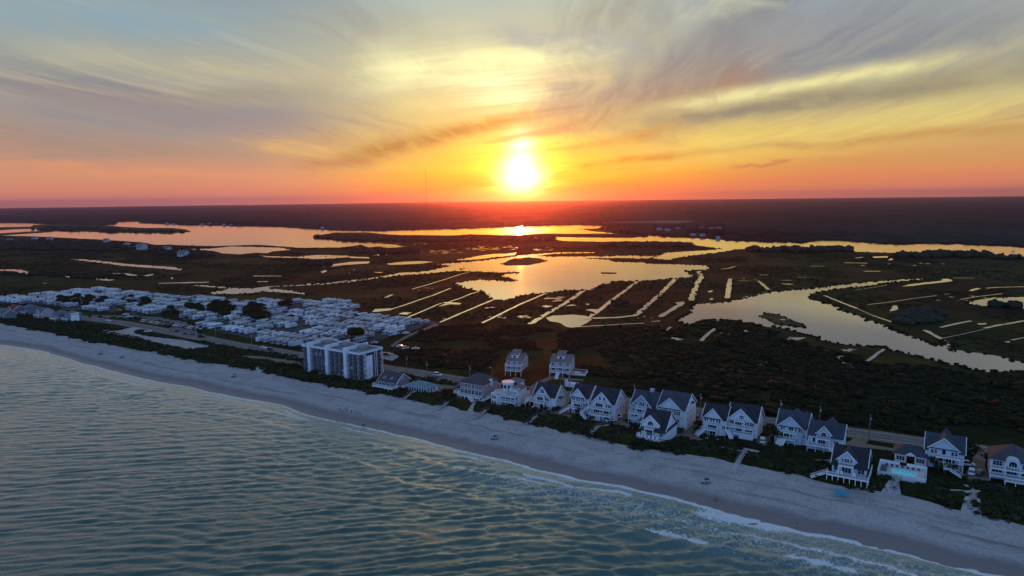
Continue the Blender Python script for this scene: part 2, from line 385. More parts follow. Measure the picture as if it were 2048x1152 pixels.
# beach, running under the sea
ts = np.concatenate([np.linspace(0, 1, 22), [1.06, 1.15, 1.3, 1.8, 3]])
ub = np.concatenate([-np.geomspace(16000, 600, 12), np.arange(-590, 330, 1.5), np.geomspace(340, 16000, 12)])
bd, bs = dune_v(ub), shore_v(ub)
V = []; wet = []; al = []; ac = []
for t in ts:
    vv = bd + (bs - bd) * t
    x, y = xy_of(ub, vv)
    z = 0 + (SEA - 0) * (0.25 * t + 0.75 * t ** 2) + (fbm(ub / 6, vv / 6, 3, 3) - 0.5) * 0.25 * max(0, 1 - t * 1.05) * (t > 0)
    V.append(np.stack([x, y, z], 1)); wet.append(np.full(len(ub), t)); al.append(ub); ac.append(np.full(len(ub), t))
o = np_mesh('beach', np.stack(V, 1).reshape(-1, 3), grid_faces(len(ub), len(ts)), M_SAND, up=True, smooth=True,
            attrs={'wet': np.stack(wet, 1).ravel(), 'along': np.stack(al, 1).ravel(), 'across': np.stack(ac, 1).ravel()})
o['kind'] = 'structure'

# ------------------------------------------------------------------ ocean
def polydist(u, v, pts):
    """distance to, and signed side of, a polyline of (u, v) points; and where along it (0..1)"""
    best = np.full(u.shape, 1e9); sd = np.zeros(u.shape); tt = np.zeros(u.shape)
    L = [math.hypot(pts[i+1][0]-pts[i][0], pts[i+1][1]-pts[i][1]) for i in range(len(pts)-1)]; T = sum(L); acc = 0
    for i in range(len(pts) - 1):
        ax_, ay = pts[i]; bx, by = pts[i + 1]; ll = L[i]
        ux, uy = (bx - ax_) / ll, (by - ay) / ll
        s = np.clip((u - ax_) * ux + (v - ay) * uy, 0, ll)
        ddx = u - (ax_ + ux * s); ddy = v - (ay + uy * s); d = np.hypot(ddx, ddy)
        m_ = d < best; best = np.where(m_, d, best); sd = np.where(m_, ux * ddy - uy * ddx, sd); tt = np.where(m_, (acc + s) / T, tt); acc += ll
    return best, np.sign(sd) * best, tt
uo = np.concatenate([-np.geomspace(16000, 480, 40), np.arange(-476, 170, 0.62), np.geomspace(172, 16000, 30)])
qo = np.concatenate([np.arange(6, -190, -0.6), -np.geomspace(191, 16000, 36)])       # from just up the beach out to sea
UU, QQ = np.meshgrid(uo, qo, indexing='ij')
VV = shore_v(uo)[:, None] * np.ones_like(QQ) * 1.0
near_w = np.exp(np.minimum(0, QQ) / 400.0)
VV = VV * near_w + (1 - near_w) * VV[:1] * 0 + 0
VV = np.interp(uo, SU, SV)[:, None] + (fbm(uo / 14.0, uo * 0, 3, 12)[:, None] - 0.5) * 1.6 + QQ
X, Y = xy_of(UU, VV)
off = -QQ                                                                              # metres offshore
calm = np.clip(off / 14.0, 0.0, 1)
H = np.zeros_like(X)
rw = random.Random(5)
warpx = (fbm(X / 60, Y / 60, 3, 40) - 0.5) * 6; warpy = (fbm(X / 60, Y / 60, 3, 45) - 0.5) * 6
for i in range(24):
    lam = 2.0 * (1.050 ** i)
    th = R(rw.gauss(-7, 8.5) if i % 4 else rw.gauss(26, 9)); wgt = 1.2 if i % 4 else 0;  kx, ky = math.sin(th) * 2 * math.pi / lam, math.cos(th) * 2 * math.pi / lam
    amp = 0.0120 * lam ** 0.9
    grp = 0.3 + 1.4 * vnoise(X / (lam * 4.5) + i * 13, Y / (lam * 4) + i * 7, i)
    ph = (X + warpx) * kx + (Y + warpy) * ky + rw.random() * 6.28
    H += (amp * wgt if wgt else amp * 2.2 * np.exp(-np.maximum(off, 0) / 60.0)) * grp * (np.sin(ph) + 0.30 * np.sin(2 * ph + 1.0))
H *= calm * 0.9 + 0.1
H *= 0.42 + 0.95 * np.clip((UU + 230) / 260, 0, 1) + 0.25 * np.clip(off / 120, 0, 1)
H *= 0.6 + 0.8 * fbm(X / 45, Y / 25, 3, 81)
foam = np.zeros_like(X)
def uvpx(pts): return [uv_of(at(x, y, SEA)) for x, y in pts]
def breaker(pts, h, wd, foams, back=5.0):
    """a swell line; foams = [(t0, t1, width seaward->shoreward, strength)]"""
    global H, foam
    d, sd, t = polydist(UU, VV, uvpx(pts))
    wob_ = (vnoise(UU / 9, VV / 30, 71) - 0.5) * 1.6
    sd = sd + wob_
    ends = np.clip(np.minimum(t, 1 - t) * 7, 0, 1)
    prof_ = np.where(sd > 0, np.exp(-(sd / (wd * 0.55)) ** 2), np.exp(-(sd / (wd * 1.7)) ** 2))
    H += h * prof_ * ends * (0.7 + 0.6 * vnoise(UU / 16, VV * 0, 73))
    H -= 0.35 * h * np.exp(-((sd - wd * 1.5) / wd) ** 2) * ends
    for (t0, t1, wf, st) in foams:
        e = np.clip((t - t0) * 16, 0, 1) * np.clip((t1 - t) * 16, 0, 1)
        fr = np.clip(1 - np.abs(sd - wf * 0.35) / (wf * 0.65), 0, 1) ** 0.7
        foam = np.maximum(foam, fr * e * st)
breaker([(820,915),(880,930),(960,951),(1040,963),(1100,974),(1180,984),(1300,1006),(1420,1040),(1500,1055),(1600,1076)], 0.95, 2.0, [(0.10, 0.45, 4.2, 0.85), (0.74, 1.0, 8.0, 1.15)])
breaker([(1130,1036),(1200,1050),(1290,1066),(1360,1080),(1430,1098),(1500,1108),(1590,1124),(1700,1150),(1760,1166)], 1.05, 2.0, [(0.24, 0.53, 5.2, 1.15), (0.70, 0.97, 5.2, 1.05)])
breaker([(560,885),(640,905),(740,935),(800,968),(900,985),(1000,1012),(1100,1030)], 0.5, 2.6, [])
breaker([(720,885),(800,905),(870,925),(900,945)], 0.4, 2.0, [])
breaker([(350,812),(430,830),(520,842),(600,865),(700,878)], 0.42, 2.2, [(0.25, 0.6, 2.4, 0.7)])
breaker([(80,757),(160,772),(230,782),(330,796)], 0.35, 2.0, [(0.1, 0.9, 2.4, 0.6)])
breaker([(40,722),(100,730),(180,748),(260,768),(350,785)], 0.3, 1.6, [(0.1, 0.9, 2.8, 0.65)])
breaker([(500,815),(560,828),(620,845)], 0.3, 1.5, [(0.1, 0.9, 3.2, 0.7)])
breaker([(1240,995),(1330,1012),(1420,1032)], 0.3, 1.5, [])
breaker([(1700,1090),(1780,1108),(1860,1130),(1940,1150)], 0.4, 1.8, [(0.0, 0.5, 3.0, 0.8)])
breaker([(1000,1075),(1100,1085),(1200,1092),(1330,1120)], 0.5, 3.0, [])
# swash: thin foam on the last metres, churned patches between the bars
rightw = np.clip((UU + 180) / 200, 0, 1)
edge = np.exp(-((off - 0.9) / (0.8 + 0.7 * rightw)) ** 2) * (0.6 + 0.25 * rightw + 0.5 * vnoise(UU / 11, UU * 0, 90))
edge2 = np.exp(-((off - 4.0 - 3 * vnoise(UU / 20, UU * 0, 93)) / (0.9 + 0.5 * rightw)) ** 2) * (0.65 + 0.3 * rightw) * (vnoise(UU / 18, UU * 0, 95) > 0.45)
edge3 = np.exp(-((off - 9.5 - 5 * vnoise(UU / 30, UU * 0, 97)) / 1.3) ** 2) * 0.85 * rightw * (vnoise(UU / 24, UU * 0, 99) > 0.5)
foam = np.maximum(np.maximum(foam, edge3), np.maximum(edge, edge2))
churn = np.clip(1 - np.abs(off - 13) / 16, 0, 1) * np.clip((UU - np.interp(0, [0], [uv_of(at(900, 930, SEA))[0]])) / 25, 0, 1)
churn = churn * 0.8
# keep the water's edge on the beach
H = H - 0.02 - np.where(off < 0, (0 - off) * 0.12, 0)
Z = SEA + H
shal = np.exp(-np.maximum(off, 0) / 30.0)
oc = np_mesh('ocean', np.stack([X, Y, Z], 2).reshape(-1, 3), grid_faces(*X.shape), None, smooth=True, up=True,
             attrs={'foam': foam.ravel(), 'shallow': shal.ravel(), 'churn': churn.ravel()})
oc['kind'] = 'structure'
def mat_ocean():
    m, n, b0 = material('sea_water'); n.n.clear()
    p = pos(n)
    foam = att(n, 'foam'); shal = att(n, 'shallow'); churn = att(n, 'churn')
    q = n.vm('MULTIPLY', p, (0.5, 1.0, 1.0))
    r1 = n.noise(q, 1.7, 5, 0.66, 0.3); r2 = n.noise(p, 5.0, 3, 0.6)
    hgt = n.m('ADD', r1, n.m('MULTIPLY', r2, 0.22))
    bp = n.node('ShaderNodeBump'); n.put(bp.inputs['Height'], hgt); bp.inputs['Strength'].default_value = 0.8; bp.inputs['Distance'].default_value = 0.26
    gl = n.node('ShaderNodeBsdfGlossy'); gl.inputs['Roughness'].default_value = 0.10; n.l.new(bp.outputs[0], gl.inputs['Normal'])
    df = n.node('ShaderNodeBsdfDiffuse')
    body = n.mix(shal, (0.005, 0.070, 0.062), (0.12, 0.20, 0.17)); n.put(df.inputs['Color'], body)
    fr = n.node('ShaderNodeFresnel'); fr.inputs['IOR'].default_value = 1.33; n.l.new(bp.outputs[0], fr.inputs['Normal'])
    fg = n.node('ShaderNodeFresnel'); fg.inputs['IOR'].default_value = 1.33
    mx = n.node('ShaderNodeMixShader'); n.put(mx.inputs[0], n.m('MULTIPLY_ADD', shal, 0.12, n.m('ADD', n.m('MULTIPLY', fr.outputs[0], 1.25), n.m('MULTIPLY', fg.outputs[0], 1.5)), clamp=True))
    n.l.new(df.outputs[0], mx.inputs[1]); n.l.new(gl.outputs[0], mx.inputs[2])
    fd = n.node('ShaderNodeBsdfDiffuse'); fd.inputs['Color'].default_value = (0.78, 0.80, 0.80, 1)
    fn = n.noise(p, 1.1, 6, 0.7, 0.4)
    vor = n.node('ShaderNodeTexVoronoi', feature='DISTANCE_TO_EDGE'); n.put(vor.inputs['Vector'], n.vm('ADD', p, n.vm('SCALE', n.node('ShaderNodeTexNoise').outputs[1], scale=1.0))); vor.inputs['Scale'].default_value = 0.75
    f1 = n.smooth(n.m('ADD', foam, n.m('MULTIPLY', n.m('SUBTRACT', fn, 0.5), 1.7)), 0.36, 0.72)
    f1 = n.m('MULTIPLY', f1, n.smooth(foam, 0.03, 0.2))
    lace = n.m('MULTIPLY', n.smooth(vor.outputs[0], 0.16, 0.02), n.smooth(fn, 0.42, 0.62))
    f2 = n.m('MULTIPLY', lace, churn)
    ff = n.m('MAXIMUM', f1, f2)
    mx2 = n.node('ShaderNodeMixShader'); n.put(mx2.inputs[0], n.m('MULTIPLY', ff, 0.85)); n.l.new(mx.outputs[0], mx2.inputs[1]); n.l.new(fd.outputs[0], mx2.inputs[2])
    o = n.node('ShaderNodeOutputMaterial'); n.l.new(mx2.outputs[0], o.inputs[0])
    return m
oc.data.materials.append(mat_ocean())

# ------------------------------------------------------------------ sheets traced on the ground
_zc = [0.0]
def jag(pts, amp, step=None, seed=0):
    """subdivide a world outline and roughen it so banks are ragged"""
    out_ = []
    n_ = len(pts)
    for i in range(n_):
        a, b = pts[i], pts[(i + 1) % n_]
        L = (b - a).length
        dist = math.hypot(a.x, a.y); st = step or max(1.5, dist * 0.004)
        kk = max(1, min(60, int(L / st)))
        for j in range(kk):
            p = a.lerp(b, j / kk); am = amp * min(1.0, L / 8) * (dist / 600.0)
            nx = mnoise.noise(Vector((p.x / (st * 2.2), p.y / (st * 2.2), seed))) + 0.5 * mnoise.noise(Vector((p.x / st, p.y / st, seed + 4)))
            ny = mnoise.noise(Vector((p.x / (st * 2.2), p.y / (st * 2.2), seed + 9)))
            out_.append(Vector((p.x + nx * am, p.y + ny * am * 1.6, p.z)))
    return out_
def sheet(name, pts, mat, z=None, thick=0.0, kind='structure'):
    if z is None: _zc[0] += 0.004; z = 0.05 + _zc[0]
    bm = bmesh.new()
    vs_ = [bm.verts.new((p.x, p.y, z)) for p in pts]
    f = bm.faces.new(vs_)
    if f.normal.z < 0: f.normal_flip()
    f.normal_update()
    if f.normal.z < 0: f.normal_flip()
    if thick:
        r_ = bmesh.ops.extrude_face_region(bm, geom=[f])
        bmesh.ops.translate(bm, verts=[v for v in r_['geom'] if isinstance(v, bmesh.types.BMVert)], vec=(0, 0, thick))
    bmesh.ops.triangulate(bm, faces=[q for q in bm.faces if len(q.verts) > 4])
    bm.normal_update()
    me = bpy.data.meshes.new(name); bm.to_mesh(me); bm.free(); me.materials.append(mat)
    o = bpy.data.objects.new(name, me); col.objects.link(o); o['kind'] = kind
    return o
def Z4(*p): return [(x / 2.926, 400 + y / 2.926) for x, y in p]
def Z5(*p): return [(600 + x / 2.926, 400 + y / 2.926) for x, y in p]
def Z6(*p): return [(1000 + x / 4.096, 420 + y / 4.096) for x, y in p]
def Z7(*p): return [(1300 + x / 2.738, 420 + y / 2.738) for x, y in p]
def W(pts, z=0.0): return [at(x, y, z) for x, y in pts]
BANKS = []                                  # outlines along which bank shrubs grow
def pond(name, pts, amp=1.5, seed=1, banks=False):
    p = jag(W(pts), amp, seed=seed)
    if banks: BANKS.append(p)
    return sheet(name, p, M_WATER)
def islet(name, pts, amp=1.5, seed=2, h=0.5, mat=None):
    p = jag(W(pts), amp, seed=seed); BANKS.append(p)
    o = sheet(name, p, mat or M_MARSH, z=0.02, thick=h); return o
def canal(pts, wd, name='ditch', amp=0.7, seed=3):
    P_ = W(pts); 
    Q = []
    for i in range(len(P_) - 1):
        L = (P_[i+1] - P_[i]).length; kk = max(1, int(L / 5))
        for j in range(kk): Q.append(P_[i].lerp(P_[i+1], j / kk))
    Q.append(P_[-1]); l, r_ = [], []
    for i, p in enumerate(Q):
        d = (Q[min(i + 1, len(Q) - 1)] - Q[max(i - 1, 0)]).normalized(); nrm = Vector((-d.y, d.x, 0))
        nz = mnoise.noise(Vector((p.x / 6, p.y / 6, seed))); nz2 = mnoise.noise(Vector((p.x / 6, p.y / 6, seed + 7)))
        hw = wd * 0.38
        l.append(p + nrm * hw * (1 + amp * nz)); r_.append(p - nrm * hw * (1 + amp * nz2))
    return sheet(name, l + r_[::-1], M_WATER)
def splotch(x, y, rx, ry, n_, s, seed):
    """a shallow salt pan: a scatter of little ragged pools, one sheet of water each"""
    rr = random.Random(seed)
    for i in range(n_):
        c = at(x + rr.gauss(0, rx * 0.5), y + rr.gauss(0, ry * 0.5)); rad = s * rr.uniform(0.4, 1.3); k_ = 14; ph = rr.random() * 9
        pts = [Vector((c.x + math.cos(a) * rad * (1 + .45 * math.sin(3 * a + ph) + .25 * math.sin(5 * a + 2 * ph)) * 1.3,
                       c.y + math.sin(a) * rad * (1 + .45 * math.sin(3 * a + ph)) * 1.0, 0)) for a in [2 * math.pi * t / k_ for t in range(k_)]]
        sheet('salt_pool', pts, M_WATER)

# the sound and its bays
pond('sound', [(-300,447),(0,445),(60,446),(100,449),(170,451),(230,449),(235,443),(280,443),(277,447),(340,449),(460,452),(560,453),(600,456),(650,460),(700,461.5),(760,462.5),(820,460),(870,458.5),(985,455),(1050,452),(1150,449.5),(1205,450)]
     + Z6((860,125),(800,150),(620,157),(700,162),(760,175),(900,186),(1050,190),(1150,197),(1300,205),(1230,212),(1150,204),(1000,196),(830,192),(700,194),(560,194),(420,192),(300,195),(150,206),(0,206))
     + Z5((1000,200),(900,207),(800,207),(700,205),(600,206),(500,200),(400,190),(200,190),(120,205),(70,212),(120,214),(200,228),(260,240),(300,241),(440,243),(400,256),(360,262),(250,277),(0,280))
     + Z4((1700,275),(1500,262),(1250,270),(1150,268),(1000,262),(900,262),(850,250),(700,238),(600,232),(400,222),(200,213),(0,207),(-700,200)), 2.0, 1)
islet('marsh_island', Z4((185,158),(200,148),(330,143),(500,138),(560,142),(620,150),(700,158),(850,165),(1000,165),(1080,172),(1115,185),(1000,192),(820,193),(650,188),(540,186),(430,180),(300,172),(200,168)), 1.5, 5, 1.2)
islet('marsh_island', Z4((-600,196),(0,196),(100,190),(200,184),(350,180),(300,187),(150,197),(0,206),(-600,206)), 1.0, 6, 0.8)
islet('marsh_island', Z4((-600,160),(0,160),(120,158),(270,156),(200,168),(100,170),(0,176),(-600,180)), 1.0, 7, 0.8)
# the far river on the right
pond('river', Z6((1310,208),(1350,216),(1400,226),(1450,228)) + Z7((110,150),(300,156),(500,168),(700,175),(860,178),(900,169),(1000,168),(1200,178),(1350,190),(1500,183),(1700,186),(1900,196),(2100,209),(2700,250),(2700,300),(2100,262),(1900,250),(1800,246),(1560,238),(1300,234),(1100,228),(900,228),(560,214),(480,216),(440,223),(400,230),(340,238),(250,248),(150,262),(90,277),(80,272))
     + Z6((1230,397),(1000,396),(850,396),(710,397),(850,376),(1000,373),(1060,368),(1150,376),(1300,372),(1350,350),(1500,340),(1700,330),(1815,320),(1700,303),(1590,290),(1570,266),(1400,260),(1000,258),(850,261),(600,256),(500,253),(450,240),(450,222),(700,225),(1000,228),(1080,228),(1150,218),(1250,213)), 1.2, 8, banks=True)
# the lagoon
pond('lagoon', Z5((40,490),(150,486),(300,469),(450,451),(490,440),(560,432),(580,426),(700,420),(780,408),(820,396),(880,386),(800,377),(900,368),(980,362),(1060,355),(1180,340),(1280,325),(1370,316),(1500,307),(1650,305))
     + Z6((800,347),(780,353),(700,353),(500,358),(400,364),(320,376),(400,382),(700,380),(880,378),(1000,375),(1060,371),(1150,378),(1290,376),(1230,399),(1000,397),(850,396),(710,398),(800,402),(900,408),(930,422),(1000,426),(1180,430),(1210,440),(1400,444),(1640,450),(1700,458),(1725,472),(1690,490),(1600,492),(1520,500),(1560,520),(1595,545),
           (1560,552),(1440,562),(1400,562),(1180,580),(1100,585),(930,583),(925,595),(850,608),(820,630),(760,655),(680,655),(560,658),(430,675),(370,682),(240,690),(150,705),(130,720),(60,738),(0,740))
     + Z5((1130,583),(1095,565),(1072,540),(1040,532),(950,512),(895,490),(960,476),(1050,466),(1150,470),(1250,476),(1262,470),(1235,460),(1170,450),(1180,436),(1272,427),(1270,421),(1150,425),(1050,420),(900,415),(800,425),(740,432),(600,440),(480,455),(300,480),(150,495),(40,497)), 1.0, 9, banks=True)
islet('marsh_island', Z5((1185,375),(1250,345),(1330,337),(1410,345),(1440,357),(1390,370),(1330,380),(1210,382)), 1.2, 10)
islet('marsh_island', Z5((1760,425),(1845,427),(1840,431),(1770,429)), 0.4, 11)
islet('marsh_island', Z5((940,403),(950,402),(952,405),(942,406)), 0.2, 12)
# the near river
pond('river', Z7((145,600),(200,575),(240,520),(280,512),(380,508),(480,490),(620,455),(750,440),(880,430),(1000,415),(1100,402),(1250,390),(1380,380),(1500,376),(1512,381),(1400,388),(1290,400),(1200,415),(1100,425),(950,445),(880,462),(875,478),(900,495),(1000,520),(1100,565),(1240,615),(1350,660),(1480,710),(1590,745),(1605,735),(1600,712),(1640,715),(1655,735),(1650,765),(1700,770),(1850,790),(1960,810),(2060,830),(2500,900),(2500,930),(2060,885),(1940,885),(1840,888),(1700,860),(1560,825),(1400,785),(1290,762),(1280,750),(1150,745),(1050,735),(945,715),(900,695),(800,665),(700,645),(600,638),(520,615),(430,603),(370,610),(350,628),(250,632),(170,622)), 0.8, 13, banks=True)
islet('marsh_island', Z7((605,580),(640,566),(700,575),(760,600),(845,630),(840,643),(760,632),(690,625),(650,602)), 0.8, 14)
sheet('pond', jag(W(Z7((705,603),(740,600),(758,603),(730,608)),0), 0.4), M_WATER, z=0.56)
# creeks, ponds, salt pans
for i, pp in enumerate([
    Z4((1100,288),(1250,283),(1350,272),(1500,275),(1650,280),(1700,292),(1600,300),(1560,312),(1500,308),(1400,318),(1300,312),(1250,298)),
    Z4((1520,325),(1600,330),(1750,333),(1900,330),(2040,325),(2040,335),(1900,345),(1750,340),(1560,335)),
    Z4((1870,385),(1950,378),(2040,365),(2048,375),(1950,390),(1880,395)), Z4((1880,425),(1900,412),(1912,416),(1895,426)),
    Z4((400,345),(480,347),(600,358),(750,375),(900,385),(1010,392),(1075,405),(1060,412),(950,402),(800,392),(700,383),(600,370),(480,355)),
    Z4((-200,400),(0,408),(60,405),(130,410),(180,425),(240,435),(300,435),(400,442),(500,450),(600,458),(675,468),(640,473),(500,463),(400,453),(330,445),(250,438),(190,440),(120,432),(60,415),(0,415),(-200,408)),
    Z4((655,428),(740,430),(800,438),(800,445),(740,440),(660,434)), Z4((840,443),(895,432),(900,438),(860,447)), Z4((1000,452),(1010,455),(1005,465),(997,458)),
    Z4((925,487),(1100,481),(1230,480),(1220,484),(1080,487),(930,490)),
    Z4((1120,500),(1200,498),(1300,508),(1400,517),(1480,517),(1560,507),(1700,500),(1800,495),(1900,488),(2060,478),(2060,482),(1900,494),(1750,503),(1650,505),(1580,510),(1570,518),(1650,525),(1720,532),(1800,548),(1790,553),(1700,545),(1600,540),(1540,535),(1500,542),(1400,550),(1300,550),(1250,552),(1225,542),(1300,530),(1340,520),(1280,515),(1200,508)),
    Z4((1480,443),(1650,444),(1640,447),(1480,447)), Z4((1500,477),(1570,475),(1565,480),(1505,481)), Z4((245,487),(275,487),(270,490)),
    Z5((360,262),(430,252),(500,258),(560,262),(600,275),(520,280),(470,272),(400,278)), Z5((340,315),(400,300),(500,297),(640,305),(620,318),(560,316),(520,324),(420,325)),
    Z5((0,330),(100,322),(240,325),(270,330),(180,340),(100,347),(0,340)), Z5((270,330),(400,335),(410,342),(300,340)),
    Z5((115,385),(200,375),(300,362),(410,360),(400,372),(300,378),(200,385),(130,395)), Z5((510,372),(600,362),(700,358),(780,362),(720,372),(600,378),(520,380)),
    Z5((120,420),(150,410),(160,418),(130,428)), Z5((425,422),(490,422),(470,428)), Z5((900,352),(980,340),(1060,325),(1140,315),(1200,315),(1270,308),(1260,322),(1150,335),(1000,352)),
    Z5((420,655),(440,640),(530,635),(548,640),(530,646),(440,656)), Z5((870,602),(940,605),(935,613),(880,612),(800,625)), Z5((575,668),(610,658),(655,660),(620,672)),
    Z5((1440,690),(1480,678),(1600,672),(1680,680),(1710,695),(1690,715),(1640,740),(1600,748),(1560,745),(1520,720),(1460,710)),
    Z5((1415,622),(1440,616),(1475,624),(1440,630)), Z5((1590,612),(1620,618),(1560,622)), Z6((700,820),(740,812),(800,815),(790,840),(760,835)),
    Z6((340,790),(380,782),(430,790),(390,800)), Z6((700,768),(735,770),(720,780)),
    Z7((1375,420),(1420,408),(1500,398),(1600,388),(1600,378),(1635,378),(1660,388),(1600,398),(1500,408),(1430,418)),
    Z7((1735,510),(1790,495),(1880,480),(2060,478),(2500,478),(2500,545),(2060,540),(1980,540),(1900,530),(1800,525)),
    Z7((1310,578),(1315,550),(1330,525),(1358,523),(1350,550),(1335,580)), Z7((495,655),(540,648),(570,655),(565,665),(530,670),(500,662)), Z7((95,702),(140,698),(185,712),(150,714)),
    Z6((1440,760),(1500,752),(1510,765),(1495,780),(1470,790)), Z7((1790,622),(1840,620),(1842,628),(1800,630)), Z7((1940,725),(1965,718),(1968,728)),
    Z7((1220,256),(1300,253),(1300,261),(1225,263)), Z7((1305,272),(1335,262),(1330,272),(1308,277)), Z7((315,445),(345,440),(340,450),(318,452)), Z6((1705,668),(1740,664),(1735,675),(1710,677)),
    Z6((1715,730),(1740,722),(1750,735),(1725,740)), Z5((835,600),(870,598),(940,604),(930,612),(860,610)),
    ]): pond('pond', pp, 1.0, 20 + i)
for i, (pp, wd) in enumerate([
    (Z5((500,572),(540,555)), 4), (Z5((655,523),(720,505),(850,465),(940,435),(990,425)), 2.6), (Z5((535,640),(600,620),(700,585),(790,555),(880,518)), 3),
    (Z5((610,695),(700,660),(800,615),(830,605)), 2.6), (Z5((860,602),(940,575),(1000,550),(1055,535)), 2.6), (Z5((820,718),(900,682),(1000,640),(1130,585)), 3.2),
    (Z5((1065,722),(1150,680),(1280,615),(1440,547)), 3.2), (Z5((1345,728),(1440,670),(1500,635),(1560,600),(1620,560),(1665,525)), 5.5), (Z5((1680,700),(1760,640),(1850,570),(1975,478)), 5),
    (Z5((1710,693),(1850,690),(1960,678),(1985,660),(2020,635)), 5.5), (Z6((1120,860),(1150,830),(1300,700),(1440,565)), 6), (Z6((610,962),(800,950),(1000,938),(1180,930)), 2.4), (Z6((1240,915),(1270,915),(1310,910)), 3),
    (Z6((1310,878),(1400,822),(1490,770)), 6), (Z6((1560,745),(1590,680),(1610,610),(1650,555),(1630,503)), 7), (Z6((1862,725),(1872,650),(1885,565)), 6), (Z6((1350,995),(1400,962)), 2.2), (Z6((1650,1065),(1770,965)), 3),
    (Z6((1815,487),(1870,480),(1925,464)), 3),
    (Z7((955,470),(1040,505),(1130,540)), 3), (Z7((1220,580),(1350,625)), 2.5), (Z7((1190,520),(1300,508),(1450,485),(1570,470)), 1.8), (Z7((1610,463),(1640,462)), 2.4), (Z7((1130,540),(1220,580)), 1.0),
    (Z7((1700,492),(1800,475),(1930,460)), 2), (Z7((1755,445),(1800,430)), 5), (Z7((1840,430),(1900,425),(2060,422)), 3.5), (Z7((1590,645),(1680,625),(1760,610)), 3), (Z7((1505,660),(1550,685),(1600,710)), 4),
    (Z7((1830,650),(1900,635),(2060,608)), 3.5), (Z7((1980,715),(2060,700)), 1.8), (Z7((1600,705),(1700,685),(1830,655)), 0.8), (Z7((280,720),(320,680),(365,645)), 2.8), (Z7((595,390),(650,438)), 4), (Z7((1065,290),(1190,293)), 6), (Z7((1170,337),(1260,337)), 6),
    (Z7((1125,264),(1165,260)), 5), (Z7((725,387),(780,387)), 3), (Z7((600,357),(645,357)), 3), (Z7((480,388),(530,390)), 2), (Z7((810,370),(870,370)), 2), (Z7((880,308),(955,310)), 3), (Z7((1660,375),(1770,375)), 2), (Z7((585,855),(640,835),(750,785),(840,757)), 1.2), (Z7((1155,860),(1220,810),(1280,765)), 2.4),
    (Z7((1120,440),(1230,425),(1300,412)), 1.2), (Z7((640,450),(560,470),(480,487)), 1.2)]): canal(pp, wd, seed=i)
for i, (x, y, rx, ry, n_, s) in enumerate([(1112,600,18,5,16,2.0), (1047,634,14,4,12,1.5), (1450,669,8,5,7,1.5), (1590,678,20,4,10,2.0), (1675,715,8,5,6,1.8), (1700,702,8,3,5,1.5), (1692,728,9,3,6,1.4),
        (1575,405+100,10,2,5,2.5), (1570,569,14,2,6,2), (1000,605+30,16,3,6,1.0), (980,617,12,3,5,1.2), (850,580,40,8,7,0.9), (980,498,60,5,34,3.0), (880,505,40,4,16,3), (1080,500,40,4,14,2.5), (760,495,60,8,14,3.5), (700,545,30,8,6,1.2),
        (850,640,50,10,6,0.9), (1520,685,30,10,6,0.8), (1830,498+32,90,5,7,1.8), (1500,560,40,8,6,1), (1930,600,60,8,8,1.2), (1290,640,20,5,4,1), (840,488,60,4,12,2.6), (1340,680,8,3,3,1)]): splotch(x, y, rx, ry, n_, s, 100 + i)

